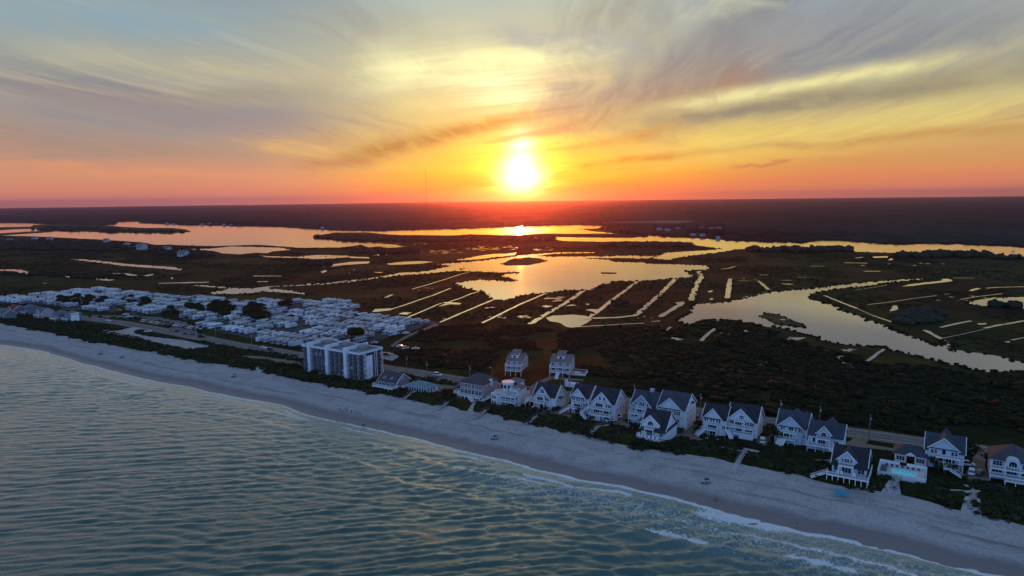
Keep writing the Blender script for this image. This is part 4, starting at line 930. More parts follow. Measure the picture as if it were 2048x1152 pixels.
# h13
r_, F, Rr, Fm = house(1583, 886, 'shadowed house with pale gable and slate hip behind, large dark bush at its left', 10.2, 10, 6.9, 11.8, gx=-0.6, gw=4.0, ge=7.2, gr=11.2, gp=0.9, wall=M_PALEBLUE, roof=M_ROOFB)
F.win(-0.2, 5.3, 1.5, 1.0, 2, arch=True)
for x in (-3.4, -2.6, 1.4, 2.6, 3.3): F.win(x, 5.3, 0.6, 1.3)
F.win(-1.6, 2.6, 3.6, 1.9, 4, name='glass_door')
for x in (2.2, 3.1, 4.2): Fm.win(x, 2.9, 0.6, 1.3)
deck(r_, -2.6, 2.0, -2.2, -0.92, 4.9, n_post=3, z0=2.4); deck(r_, -5.4, 1.6, -2.8, -0.92, 2.3, n_post=4); stairs(r_, (-2.6, -2.8, 2.3), (-3.4, -5.4, 0.1), 2.6)
MB().add([(-3.5, 4.0, 10.2), (4.0, 4.0, 10.2), (4.0, 12.2, 7.0), (-3.5, 12.2, 7.0), (0.6, 6.0, 13.0)], [(0,1,4),(1,2,4),(2,3,4),(3,0,4),(0,3,2,1)]).build('upper_roof', M_ROOFB, r_)
# h14
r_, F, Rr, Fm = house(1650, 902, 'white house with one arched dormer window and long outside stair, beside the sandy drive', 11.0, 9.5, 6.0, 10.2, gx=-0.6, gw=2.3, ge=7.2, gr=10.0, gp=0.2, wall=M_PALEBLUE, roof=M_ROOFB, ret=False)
F.win(-0.6, 5.7, 1.5, 1.0, 2, arch=True); Fm.win(-3.8, 3.0, 0.8, 1.8, name='glass_door'); F.win(-1.2, 2.8, 2.2, 1.9, 3, name='glass_door'); Fm.win(3.4, 3.0, 1.6, 1.6, 2)
deck(r_, -2.8, 1.6, -1.9, -0.22, 5.3, n_post=2, z0=2.8); deck(r_, -5.6, 2.8, -3.0, -0.22, 2.7, n_post=4); stairs(r_, (1.4, -3.1, 2.7), (5.6, -4.2, 0.1), 1.2)
MB().add([(-6.0, -0.7, 5.8), (-2.9, -0.7, 5.8), (-2.9, 4.4, 9.6), (-6.0, 4.4, 9.6), (-6, -0.7, 6.1), (-2.9, -0.7, 6.1), (-2.9, 4.4, 9.95), (-6, 4.4, 9.95)], [(0,1,2,3),(4,7,6,5),(0,4,5,1),(1,5,6,2),(2,6,7,3),(3,7,4,0)]).build('porch_roof', M_ROOFB, r_)
MB().add([(-1.2, 5.5, 9.6), (3.4, 5.5, 9.6), (3.4, 9.9, 8.0), (-1.2, 9.9, 8.0), (1.1, 7.0, 12.0)], [(0,1,4),(1,2,4),(2,3,4),(3,0,4),(0,3,2,1)]).build('upper_roof', M_ROOFBR, r_)
# h17
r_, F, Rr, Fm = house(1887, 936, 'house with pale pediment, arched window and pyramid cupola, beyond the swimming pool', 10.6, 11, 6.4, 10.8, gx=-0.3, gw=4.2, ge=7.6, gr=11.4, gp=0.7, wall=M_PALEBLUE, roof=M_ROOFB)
F.win(-0.2, 5.4, 1.1, 1.2, 1, arch=True)
for x in (-3.5, -2.5, 2.2, 3.2): F.win(x, 5.4, 0.8, 1.3)
for x in (-4.4, -3.5, -2.6): F.win(max(x, -3.8), 3.0, 0.7, 1.2)
F.win(0.8, 2.6, 4.2, 2.0, 5, name='glass_door'); deck(r_, -2.4, 4.4, -2.3, -0.72, 4.9, n_post=4, z0=2.4); deck(r_, -1.6, 5.2, -2.8, -0.72, 2.3, n_post=4); stairs(r_, (0.8, -2.8, 2.3), (1.2, -5.0, 1.4), 2.2); stairs(r_, (2.0, -4.6, 1.4), (5.2, -6.4, 0.1), 1.3)
MB().add([(-2.0, 6.0, 10.3), (2.4, 6.0, 10.3), (2.4, 10.0, 9.0), (-2.0, 10.0, 9.0), (0.2, 7.6, 12.8)], [(0,1,4),(1,2,4),(2,3,4),(3,0,4),(0,3,2,1)]).build('cupola', M_ROOFB, r_)

# oceanfront houses with skirt roofs
def skirt(root, x0, x1, y0, y1, z0, z1, inn, roof):
    return MB().add([(x0,y0,z0),(x1,y0,z0),(x1,y1,z0),(x0,y1,z0),(x0+inn,y0+inn,z1),(x1-inn,y0+inn,z1),(x1-inn,y1-inn,z1),(x0+inn,y1-inn,z1)],
                    [(0,1,5,4),(1,2,6,5),(2,3,7,6),(3,0,4,7),(4,5,6,7),(0,3,2,1)]).build('skirt_roof', roof, root)
# h10
r_, F, Rr, Fm = house(1306, 884, 'small oceanfront house with dark skirt roof and curved deck of white chairs', 9.0, 12, 5.6, 11.6, gx=-0.9, gw=3.4, ge=8.0, gr=11.4, gp=0.5, ret=False, side_win=False)
skirt(r_, -5.2, 5.2, -2.2, 12.6, 5.0, 7.0, 2.4, M_ROOF)
F.win(-0.9, 7.0, 2.0, 0.8, 3, arch=True); F.win(-0.9, 2.9, 2.8, 1.8, 5); Fm.win(-3.6, 3.0, 0.8, 1.5); Fm.win(3.0, 3.0, 1.2, 1.4, 2); Rr.win(3, 3.2, 1, 1.2); Rr.win(7, 3.2, 1, 1.2)
deck(r_, -2.6, 0.9, -2.4, -0.55, 6.2, n_post=2, z0=2.4)
dk = MB().prism([(-5.8, 0), (-5.8, -2.0), (-4.6, -3.6), (-2.2, -4.6), (1.0, -4.6), (3.6, -3.4), (4.9, -1.8), (4.9, 0)], 'z', 2.0, 2.3).build('deck', M_DECK, r_)
rb = MB(); pp = [(-5.8, 0), (-5.8, -2.0), (-4.6, -3.6), (-2.2, -4.6), (1.0, -4.6), (3.6, -3.4), (4.9, -1.8), (4.9, 0)]
for a, b in zip(pp, pp[1:]): rail(rb, (*a, 2.3), (*b, 2.3), 0.95)
rb.build('railing', M_TRIM, dk)
for a in pp[1:-1]: MB().box(a[0]-.1, a[0]+.1, a[1]+.02, a[1]+.22, 0, 2.0).build('post', M_TRIM, dk)
MB().box(4.6, 5.0, -1.0, 11.6, 0.0, 4.4).build('side_wall', M_WHITE, r_)
HOUSE10 = r_
# h15
r_, F, Rr, Fm = house(1697, 962, 'oceanfront house on tall piles nearest the pool, dark skirt roof and wide deck', 9.6, 11, 5.9, 10.6, gx=-0.7, gw=2.6, ge=8.0, gr=10.9, gp=0.8, wall=M_PALEBLUE, roof=M_ROOF, ret=False, side_win=False)
skirt(r_, -5.6, 5.6, -2.0, 11.6, 5.6, 7.6, 2.4, M_ROOF)
F.win(-0.7, 7.0, 1.4, 1.3, 2); F.win(-1.9, 7.0, 0.5, 1.2); F.win(0.5, 7.0, 0.5, 1.2); F.win(-0.7, 3.2, 2.6, 2.0, 3, name='glass_door'); Fm.win(3.4, 3.3, 1.8, 1.8, 2); Fm.win(-3.9, 3.3, 1.0, 1.6); Rr.win(3, 3.4, 1, 1.2); Rr.win(7, 3.4, 1, 1.2)
deck(r_, -2.8, 1.4, -2.6, -0.85, 6.2, n_post=2, z0=2.8); deck(r_, -6.0, 5.6, -3.8, -0.85, 2.8, n_post=8); MB().box(5.65, 5.85, -3.8, 9.0, 1.4, 3.9).build('side_rail', M_WHITE, r_)
HOUSE15 = r_
stairs(r_, (-6.0, -2.4, 2.8), (-10.5, -4.2, 0.6), 1.1)

# h18: hip roofed with three arcaded bays
def hip_house(px_, py_, label, w_, d, z0, he, hr, wall, roof, ridge=0.0, ov=0.6, name='beach_house', cat='house', rot=0.0, group='beach houses on the dune row'):
    root = empty(name, at(px_, py_), ROT + rot, label, cat, group)
    MB().box(-w_/2, w_/2, 0, d, z0, he).build('wall', wall, root)
    a, b = w_/2 + ov, ridge / 2
    MB().add([(-a, -ov, he), (a, -ov, he), (a, d + ov, he), (-a, d + ov, he), (-b, d/2, hr), (b, d/2, hr), (-a, -ov, he - .2), (a, -ov, he - .2), (a, d + ov, he - .2), (-a, d + ov, he - .2)],
             ([(0,1,5,4),(1,2,5),(2,3,4,5),(3,0,4)] if ridge else [(0,1,4),(1,2,4),(2,3,4),(3,0,4)]) + [(0,6,7,1),(1,7,8,2),(2,8,9,3),(3,9,6,0),(6,9,8,7)]).build('roof', roof, root)
    return root, Face(root, 'f', 0.0), Face(root, 'r', w_/2)
r_, F, Rr = hip_house(2022, 962, 'hip roofed house with arched centre bay and three porch levels, farthest along the row', 11.4, 11, 0, 7.2, 11.6, M_PALEBLUE, M_ROOFBR)
MB().prism([(-1.8, 5.9), (-1.8, 7.3)] + [(-math.cos(t) * 1.8, 7.3 + math.sin(t) * 1.3) for t in [math.pi * i / 8 for i in range(1, 8)]] + [(1.8, 7.3), (1.8, 5.9)], 'y', -2.2, 1.0).build('arched_bay', M_PALEBLUE, r_)
Fb = Face(r_, 'f', -2.2); Fb.win(0, 5.9, 2.0, 0.9, 3, arch=True); F.win(-3.8, 4.9, 2.4, 1.6, 3); F.win(3.8, 4.9, 2.4, 1.6, 3)
for x in (-3.8, 0, 3.8): F.win(x, 2.4, 2.6, 1.9, 3, name='glass_door')
deck(r_, -5.7, 5.7, -2.4, -0.02, 4.6, n_post=4, z0=2.1); deck(r_, -5.7, 5.7, -2.5, -0.02, 2.0, n_post=4); deck(r_, -1.9, 3.6, -4.6, -2.55, 1.6, n_post=3)
for x in (-5.6, -1.9, 1.9, 5.6): MB().box(x - .14, x + .14, -2.3, -2.05, 4.6, 7.0).build('column', M_TRIM, r_)
# h3: brown hip
r_, F, Rr = hip_house(943, 800, 'brown hip roofed house on piles with white V-shaped stairs to the dune', 12.4, 12, 2.6, 8.8, 12.6, M_TAN, M_ROOFBR, ridge=2.0)
for i in range(6): F.win(-5.0 + i * 2.0, 3.0, 1.5, 2.2, 2, name='glass_door')
for i in range(6): F.win(-5.0 + i * 2.0, 6.2, 1.5, 1.8, 2)
for a in (2, 5, 8.5): Rr.win(a, 3.6, 1, 1.4); Rr.win(a, 6.4, 1, 1.4)
deck(r_, -6.2, 6.2, -2.6, -0.02, 2.6, n_post=7); stairs(r_, (1.0, -3.0, 2.6), (4.6, -4.6, 0.2), 1.3); stairs(r_, (9.6, 1.0, 2.9), (5.4, -4.4, 0.2), 1.6); MB().box(6.25, 10.4, 2.0, 6.0, 2.5, 2.8).build('side_deck', M_DECK, r_)
deck(r_, -9.4, -6.3, -1.0, 3.0, 2.8, n_post=2, sides='flb')
MB().box(5.7, 6.9, 6.0, 7.0, 6.8, 9.8).box(5.6, 7.0, 5.9, 7.1, 9.81, 10.0).build('chimney', M_WHITE, r_)
# h1: dark gambrel with dormers
r_, F, Rr, Fm = house(775, 780, 'low dark house with two dormers and white railed deck beside the apartment block', 11.5, 9.5, 4.6, 8.6, gw=0, wall=M_GREY, roof=M_ROOFBR, z_wall=2.2)
for x in (-2.6, 1.8):
    d_ = MB().prism([(x - .9, 5.2), (x + .9, 5.2), (x + .9, 6.4), (x, 7.1), (x - .9, 6.4)], 'y', 0.9, 3.2).build('dormer', M_GREY, r_); Face(r_, 'f', 0.9).win(x, 5.5, 0.9, 0.9)
for x in (-4, -1.4, 1.4, 4): F.win(x, 2.5, 1.6, 1.7, 2, name='glass_door')
deck(r_, -6.6, 6.2, -3.4, -0.02, 2.4, n_post=6, h=1.2); MB().box(-6.0, 6.0, 0.2, 9.0, 0, 2.19).build('lower_storey', M_GREY, r_); deck(r_, 6.25, 9.0, -1.0, 9.0, 2.4, n_post=2, sides='fr', h=1.2)
# h2: pavilion
r_, F, Rr = hip_house(833, 787, 'low pale pavilion with glazed seaward wall and grey hip roof', 12.0, 8.5, 0.3, 3.3, 5.8, M_WHITE, M_ROOFT, ridge=4.5)
for i in range(8): F.win(-5.2 + i * 1.48, 0.9, 1.0, 1.9, 1, name='glass_door')
for a in (1.5, 3.5, 5.5): Rr.win(a, 1.2, 1.0, 1.4)
# h4: white modern with turret rooms
r_ = empty('beach_house', at(1014, 811), ROT, 'white house with stacked curved balconies and two rooftop turret rooms', 'house', 'beach houses on the dune row')
MB().box(-5.6, 5.6, 0, 10, 0, 6.4).prism([(-5.4 + 0.0, 2.0), (-7.4, 1.0), (-7.8, -1.0), (-6.2, -2.6), (-3.6, -2.8), (-2.0, -1.6), (-1.6, 0.1), (-5.4, 0.1)], 'z', 0.02, 5.6).build('wall', M_WHITE, r_)
def octo(cx_, cy_, r, z0, z1, nm, mat): return MB().prism([(cx_ + r * math.cos(t + math.pi / 8), cy_ + r * math.sin(t + math.pi / 8)) for t in [2 * math.pi * i / 8 for i in range(8)]], 'z', z0, z1).build(nm, mat, r_)
octo(-1.6, 3.6, 2.6, 6.4, 10.6, 'turret', M_WHITE); octo(-1.6, 3.6, 3.0, 10.6, 10.9, 'turret_roof', M_TRIM)
for i in range(3):
    t = R(-90 + (i - 1) * 45); cx_, cy_ = -1.6 + math.cos(t) * 2.42, 3.6 + math.sin(t) * 2.42
    g_ = MB().bar((cx_ - math.sin(t) * .6, cy_ + math.cos(t) * .6, 9.4), (cx_ + math.sin(t) * .6, cy_ - math.cos(t) * .6, 9.4), 1.3); g_.v = [(a * 1.0, b * 1.0, c) for a, b, c in g_.v]
    MB().box(cx_ - .55, cx_ + .55, cy_ - .55 * abs(math.cos(t)) - 0.12, cy_ + .1, 8.0, 9.6).build('window', M_GLASS, r_)
MB().box(1.6, 6.0, 1.0, 7.0, 6.41, 8.4).build('upper_room', M_WHITE, r_)
MB().add([(1.0, 0.4, 8.41), (6.6, 0.4, 8.41), (6.6, 7.6, 8.41), (1.0, 7.6, 8.41), (3.8, 4, 10.6)], [(0,1,4),(1,2,4),(2,3,4),(3,0,4),(0,3,2,1)]).build('upper_roof', M_ROOFP, r_)
MB().add([(-5.9, 4.0, 6.42), (5.9, 4.0, 6.42), (5.9, 10.4, 6.42), (-5.9, 10.4, 6.42), (0, 7.2, 9.6)], [(0,1,4),(1,2,4),(2,3,4),(3,0,4),(0,3,2,1)]).build('rear_roof', M_ROOF, r_)
F = Face(r_, 'f', 0.0)
for z_ in (0.5, 3.3): 
    for x in (-0.6, 1.2, 3.0, 4.6): F.win(x, z_, 1.3, 1.9, 2, name='glass_door')
for z_ in (1.0, 3.6):
    for x in (-5.6, -4.4): Face(r_, 'f', -2.82 if x > -5 else -2.7).win(x, z_, 0.8, 1.4)
deck(r_, -1.4, 6.2, -3.0, -0.02, 3.0, n_post=4); deck(r_, -1.4, 6.2, -3.0, -0.02, 5.8, n_post=4, z0=3.1); deck(r_, -5.2, 1.4, -2.2, 1.8, 6.45, n_post=2, z0=5.9); deck(r_, 2.0, 6.2, -1.0, 0.95, 8.5, n_post=2, z0=6.4)
# h22: small shed roof behind it
r_, F, Rr = hip_house(1024, 776, 'small outbuilding with pale pink roof behind the turreted house', 6.5, 6, 0, 3.0, 4.8, M_WHITE, M_ROOFP, name='outbuilding', cat='outbuilding', group=None)
# h19, h20: pink houses inland
def pink(px_, py_, label, w_, d):
    root = empty('stilt_house', at(px_, py_), ROT + R(14), label, 'house', 'pink houses inland of the road')
    MB().box(-w_/2, w_/2, 0, d, 3.0, 8.6).prism([(0, 8.6), (d, 8.6), (d * 0.62, 11.2), (d * 0.2, 9.2)], 'x', -w_/2, w_/2).build('wall', M_PINK, root)
    MB().prism([(-0.5, 8.5), (d * 0.62, 11.4), (d + .5, 8.5), (d + .5, 8.75), (d * 0.62, 11.7), (-0.5, 8.8)], 'x', -w_/2 - .4, w_/2 + .4).build('roof', M_ROOFP, root)
    up = MB().box(-2.2, 1.6, 1.6, 6.4, 9.0, 11.6).build('upper_room', M_WHITE, root)
    MB().prism([(1.1, 11.6), (7.0, 13.2), (7.0, 13.4), (1.1, 11.85)], 'x', -2.6, 2.0).build('upper_roof', M_ROOFP, root)
    Face(root, 'f', 1.6).win(-0.3, 9.8, 1.2, 1.2); F = Face(root, 'f', 0); Rr = Face(root, 'r', w_/2)
    for x in (-w_/2 + 1.4, 0, w_/2 - 1.4): F.win(x, 3.6, 1.5, 1.9, 2, name='glass_door'); F.win(x, 6.3, 1.3, 1.6, 2)
    for a in (2, 5, 8): Rr.win(a, 4, 1, 1.3); Rr.win(a, 6.8, 1, 1.3)
    deck(root, -w_/2, w_/2, -2.4, -0.02, 3.1, n_post=4); deck(root, -w_/2, w_/2, -2.4, -0.02, 5.9, n_post=4, z0=3.1)
    for x in (-w_/2 + .3, 0, w_/2 - .3):
        for y in (0.4, d/2, d - .4): MB().box(x - .15, x + .15, y - .15, y + .15, 0, 3.0).build('pile', M_WOOD, root)
    return root
pink(1029, 750, 'pink house on stilts, standing alone over its dark drive inland of the road', 8.6, 10)
r_ = pink(1121, 753, 'pink house on stilts with front stair and fenced pool deck inland of the road', 10.4, 9); stairs(r_, (-0.5, -2.5, 3.1), (-0.8, -6.0, 0.1), 1.4)
r_ = empty('pool_enclosure', at(1154, 748), ROT + R(14), 'white fenced small pool deck attached beside the pink stilt house', 'pool deck')
MB().box(-5, 5, -3, 3, 0, 0.5).build('deck', M_CONC, r_); rb = MB()
for a, b in (((-5,-3),(5,-3)),((5,-3),(5,3)),((-5,3),(5,3))): rail(rb, (*a, .5), (*b, .5), 1.3, 0.4)
rb.build('railing', M_TRIM, r_); MB().box(-3, 3, -1.4, 1.4, 0.51, 0.56).build('pool_water', M_GLASS, r_)
r_ = empty('white_enclosure', at(1147, 775), ROT + R(6), 'bright white ragged enclosure wall on the grass inland of the road', 'enclosure')
MB().box(-4.6, -3.4, 0, 1.2, 0, 3.4).build('tank', M_WHITE, r_); MB().box(-3.4, 1.8, 0.1, 2.6, 0, 1.9).box(1.8, 4.8, 0.6, 2.0, 0, 1.3).build('panel_wall', M_TRIM, r_); MB().box(4.8, 6.4, 0.8, 1.2, 0.9, 1.1).build('gate', M_TRIM, r_)

# h16: pool house and swimming pool
r_, F, Rr = hip_house(1820, 928, 'low pool house with two white glazed rooms either side of a passage', 9.6, 7.5, 2.0 + .9, 3.6, 6.2, M_WHITE, M_ROOFB, ridge=3.2, name='pool_house', cat='pool house', group=None)
for s_ in (-1, 1):
    MB().box(s_ * 2.9 - 1.7, s_ * 2.9 + 1.7, 0.3, 6.5, 0.0, 2.88).build('room', M_WHITE, r_); Face(r_, 'f', 0.3).win(s_ * 2.9, 0.9, 2.4, 1.5, 3)
MB().prism([(-1.7, 3.5), (1.7, 3.5), (0, 4.8)], 'y', -0.9, 2.0).build('portico_gable', M_TRIM, r_); MB().prism([(-2.0, 3.45), (0, 5.0), (2.0, 3.45), (2.0, 3.3), (0, 4.85), (-2.0, 3.3)], 'y', -1.0, 2.0).build('portico_roof', M_ROOFB, r_)
P0 = at(1774, 951); c1, c2, c3, c4 = at(1764, 962), at(1830, 973), at(1843, 940), at(1779, 930)
pc = (c1 + c2 + c3 + c4) / 4; pr_rot = math.atan2(c2.y - c1.y, c2.x - c1.x); PWd = (c2 - c1).length; PDp = (c4 - c1).length
print('pool', PWd, PDp, math.degrees(pr_rot), math.degrees(ROT))
pl = empty('swimming_pool', pc, ROT, 'turquoise swimming pool in a white walled deck above the dune', 'swimming pool')
hx, hy = 6.6, 5.6; PZ = 1.3
MB().box(-hx, -2.6, -hy, hy, 0, PZ).box(3.6, hx, -hy, hy, 0, PZ).box(-2.6, 3.6, -hy, -4.2, 0, PZ).box(-2.6, 3.6, 1.6, hy, 0, PZ).build('deck', plain('pool_deck_tiles', (0.50, 0.54, 0.55), 0.7, 0.3, 0.12), pl)
def poolmat():
    m, n, b = material('pool_water', 0.05, 0.5); nz = n.noise(opos(n), 1.4, 3, 0.5)
    n.put(b.inputs['Base Color'], n.ramp(nz, [(0.3, (0.05, 0.55, 0.62)), (0.7, (0.12, 0.75, 0.80))])); bump(n, b, n.noise(opos(n), 3.0, 3, 0.5), 0.3, 0.05)
    n.put(b.inputs['Emission Color'], (0.04, 0.55, 0.66)); b.inputs['Emission Strength'].default_value = 0.16      # the water surface itself emits a faint turquoise
    return m
MB().box(-2.6, 3.6, -4.2, 1.6, 0.3, PZ - 0.12).build('water', poolmat(), pl)
wb = MB()
for x0, x1, y0, y1 in ((-hx-.12, hx+.12, -hy-.12, -hy), (-hx-.12, -hx, -hy, hy), (hx, hx+.12, -hy, hy), (-hx-.12, -1.0, hy, hy+.12), (1.0, hx+.12, hy, hy+.12)): wb.box(x0, x1, y0, y1, 0, PZ + 1.0)
wb.build('parapet', M_TRIM, pl); MB().box(-2.9, -2.6, -4.5, 1.9, PZ + .005, PZ + .06).box(3.6, 3.9, -4.5, 1.9, PZ + .005, PZ + .06).box(-2.6, 3.6, -4.5, -4.2, PZ + .005, PZ + .06).box(-2.6, 3.6, 1.6, 1.9, PZ + .005, PZ + .06).build('coping', M_TRIM, pl)
def lounger(P, rz, label, group, mat=None):
    o = empty('lounger', P, rz, label, 'lounger', group); MB().box(-.33, .33, -0.2, 1.3, .28, .36).build('seat', mat or M_DARK, o)
    MB().prism([(-.2, .3), (-.75, .8), (-.7, .86), (-.15, .38)], 'x', -.33, .33).build('backrest', mat or M_DARK, o)
    for x in (-.28, .28):
        for y in (-.1, 1.2): MB().box(x-.03, x+.03, y-.03, y+.03, 0, .28).build('leg', M_DARK, o)
    return o
M_LB = plain('dark_blue_fabric', (0.03, 0.06, 0.10), 0.8)
for i in range(5): lounger(pl.location + Vector((math.cos(ROT) * -4.8 - math.sin(ROT) * (-3.4 + i * 1.35), math.sin(ROT) * -4.8 + math.cos(ROT) * (-3.4 + i * 1.35), PZ)), ROT + R(75), 'dark lounger in the row along the short side of the turquoise pool', 'loungers in rows round the pool', M_LB)
for i in range(7): lounger(pl.location + Vector((math.cos(ROT) * (-4.6 + i * 1.5) - math.sin(ROT) * 3.2, math.sin(ROT) * (-4.6 + i * 1.5) + math.cos(ROT) * 3.2, PZ)), ROT, 'dark lounger in the row between the turquoise pool and the pool house', 'loungers in rows round the pool', M_LB)
for i in range(4): lounger(pl.location + Vector((math.cos(ROT) * 4.9 - math.sin(ROT) * (-3.8 + i * 1.4), math.sin(ROT) * 4.9 + math.cos(ROT) * (-3.8 + i * 1.4), PZ)), ROT - R(80), 'pale lounger on the far short side of the turquoise pool', 'pale loungers by the pool', M_TRIM)
def chair(P, rz, label, group):
    o = empty('deck_chair', P, rz, label, 'chair', group); MB().box(-.32, .32, -.3, .35, .36, .44).build('seat', M_TRIM, o); MB().prism([(.28, .4), (.5, 1.15), (.58, 1.13), (.36, .4)], 'x', -.32, .32).build('backrest', M_TRIM, o)
    for x in (-.34, .34): MB().box(x-.05, x+.05, -.35, .4, 0, .62).build('armrest', M_TRIM, o)
def local(root, x, y, z):
    a = root.rotation_euler.z; return root.location + Vector((math.cos(a) * x - math.sin(a) * y, math.sin(a) * x + math.cos(a) * y, z * root.scale.z))
for i, (x, y) in enumerate([(-4.6, -2.6), (-3.4, -3.2), (-1.8, -3.6), (-0.4, -3.7), (1.2, -3.6), (2.6, -3.0), (-5.0, -1.4)]): chair(local(HOUSE10, x, y, 2.3), ROT + 0.2 * math.sin(i * 5), 'white chair on the curved deck of the small oceanfront house', 'white chairs on the curved deck')
for i, (x, y) in enumerate([(-2.9, -2.8), (-1.9, -2.5), (1.8, -2.7)]): chair(local(HOUSE15, x, y, 2.8), ROT, 'white chair on the piled deck of the house next to the pool', 'white chairs on the piled deck')

# ------------------------------------------------------------------ apartment block
cb = empty('apartment_block', at(605, 742), ROT, 'six storey apartment block with three white fins rising over its roof', 'apartment block')
L_, D_, HB = 43.0, 16.5, 18.6
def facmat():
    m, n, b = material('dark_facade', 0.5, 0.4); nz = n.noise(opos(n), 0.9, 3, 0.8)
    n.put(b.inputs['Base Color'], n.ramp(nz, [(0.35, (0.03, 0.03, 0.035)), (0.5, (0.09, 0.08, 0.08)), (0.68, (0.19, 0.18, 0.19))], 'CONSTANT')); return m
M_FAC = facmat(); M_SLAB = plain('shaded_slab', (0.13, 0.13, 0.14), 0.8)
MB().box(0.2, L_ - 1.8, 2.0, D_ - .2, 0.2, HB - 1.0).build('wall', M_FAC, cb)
MB().box(-0.1, L_ + .1, 0.0, D_ + .1, HB - 1.0, HB - 0.05).build('roof_slab', M_CONC, cb)
MB().box(0.6, L_ - .6, 0.7, D_ - .6, HB - .05, HB + 0.05).build('roof_surface', plain('grey_roof_felt', (0.17, 0.18, 0.19), 0.85, 0.2, 0.25, 0.12), cb)
pr_ = MB(); 
for x0, x1, y0, y1 in ((-.1, L_ + .1, 0, .35), (-.1, .25, .35, D_ - .25), (L_ - .25, L_ + .1, .35, D_ - .25), (-.1, L_ + .1, D_ - .25, D_ + .1)): pr_.box(x0, x1, y0, y1, HB - .05, HB + .45)
pr_.build('roof_parapet', M_CONC, cb)
for fx in (6.2, 19.6, 33.0):
    f_ = MB().box(fx - 1.0, fx + 1.0, -0.7, 1.8, 0.0, HB + 2.4).box(fx - 1.0, fx - .5, 1.8, D_ + .3, HB + .06, HB + 2.4).build('fin', M_CONC, cb)
    MB().box(fx - .5, fx + 3.4, 9.0, 13.0, HB + .06, HB + 2.0).build('lift_housing', M_CONCD, cb)
for k_ in range(7):
    z = 0.5 + k_ * 2.9
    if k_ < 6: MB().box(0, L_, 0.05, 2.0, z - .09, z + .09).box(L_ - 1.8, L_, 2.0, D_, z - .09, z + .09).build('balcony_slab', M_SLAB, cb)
    if k_ < 6:
        rb = MB(); 
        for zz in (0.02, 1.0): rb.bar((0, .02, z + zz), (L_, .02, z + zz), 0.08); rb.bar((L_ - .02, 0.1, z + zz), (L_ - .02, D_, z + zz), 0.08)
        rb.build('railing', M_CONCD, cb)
for i in range(13):
    x = 1.4 + i * (L_ - 1.8) / 12.6
    if min(abs(x - q) for q in (6.2, 19.6, 33.0)) > 1.3: MB().box(x - .14, x + .14, 0.3, 2.0, 0.1, HB - 1.0).build('partition', M_CONCD, cb)
rr_ = random.Random(3)
for k_ in range(6):
    for i in range(12):
        x = 3.1 + i * (L_ - 1.8) / 12.6
        if min(abs(x - q) for q in (6.2, 19.6, 33.0)) < 1.2: continue
        z = 0.7 + k_ * 2.9; o_ = MB().box(x - 1.2, x + 1.2, 1.90, 1.98, z, z + 2.1).build('glass_door', M_GLASS, cb)
        MB().box(x - .05, x + .05, 1.84, 1.9, z, z + 2.1).box(x - 1.3, x - 1.2, 1.84, 1.98, z, z + 2.15).build('frame', M_TRIM, o_)
        if rr_.random() < 0.18: MB().box(x - 1.1, x - .1, 1.80, 1.84, z + .05, z + 2.0).build('curtain', M_CONC, o_)
MB().box(L_ - .25, L_ + .25, 4.4, 8.6, 0.0, HB - 2.9).build('side_panel', M_CONC, cb); MB().box(L_ - 1.8, L_ + .05, 3.8, 4.1, 0.0, HB - 1.0).build('partition', M_CONC, cb)
for y in (10.6, 12.0, 15.9): MB().box(L_ - .3, L_ + .05, y - .14, y + .14, 0.0, HB - 1.0).build('partition', M_CONC, cb)
for k_ in range(6):
    for y in (9.6, 13.9):
        z = 0.9 + k_ * 2.9; o_ = MB().box(L_ - 1.78, L_ - 1.7, y - .8, y + .8, z, z + 1.6).build('window', M_GLASS, cb); MB().box(L_ - 1.72, L_ - 1.66, y - .04, y + .04, z, z + 1.6).box(L_ - 1.75, L_ - 1.66, y - .9, y + .9, z + 1.6, z + 1.7).build('frame', M_TRIM, o_)
MB().box(-1.0, 6.5, -2.6, -.75, 0.05, 1.0).build('terrace_wall', M_CONC, cb); MB().box(14.0, 19.6, -2.4, -.75, 0.05, .9).build('terrace_wall', M_CONC, cb); MB().box(28.0, 33.6, -2.6, -.75, 0.05, .9).build('terrace_wall', M_CONC, cb)
for y in np.arange(1.0, 16, 1.45): MB().box(L_ + .02, L_ + .9, 14.6, 16.0, 0.6 + y, 0.75 + y).build('stair_landing', M_CONC, cb) if y < 15 else None

# ------------------------------------------------------------------ foliage
def leafmat(name, c, c2):
    m, n, b = material(name, 0.9, 0.1)
    nz = n.noise(pos(n), 0.45, 4, 0.7); rnd = n.node('ShaderNodeObjectInfo').outputs['Random']
    cc = n.ramp(n.m('ADD', n.m('MULTIPLY', nz, 0.85), n.m('MULTIPLY', rnd, 0.15)), [(0.32, c), (0.68, c2)])
    n.put(b.inputs['Base Color'], cc); return m
M_LEAF = leafmat('oak_leaves', (0.018, 0.024, 0.010), (0.050, 0.055, 0.020))
M_SCRUB = leafmat('scrub_leaves', (0.008, 0.013, 0.005), (0.030, 0.037, 0.011))
M_BANK = leafmat('bank_scrub', (0.005, 0.008, 0.004), (0.020, 0.024, 0.008))
M_DUNE = leafmat('dune_grass_blades', (0.050, 0.050, 0.028), (0.15, 0.135, 0.085))
M_FOREST = leafmat('forest_canopy', (0.012, 0.018, 0.014), (0.040, 0.048, 0.030))
M_BARK = plain('bark', (0.06, 0.05, 0.04), 0.95, 0.1)
def ico(sub):
    bm = bmesh.new(); bmesh.ops.create_icosphere(bm, subdivisions=sub, radius=1)
    v = np.array([q.co[:] for q in bm.verts]); f = np.array([[w_.index for w_ in q.verts] for q in bm.faces]); bm.free(); return v, f
IC1, IC2 = ico(1), ico(2)
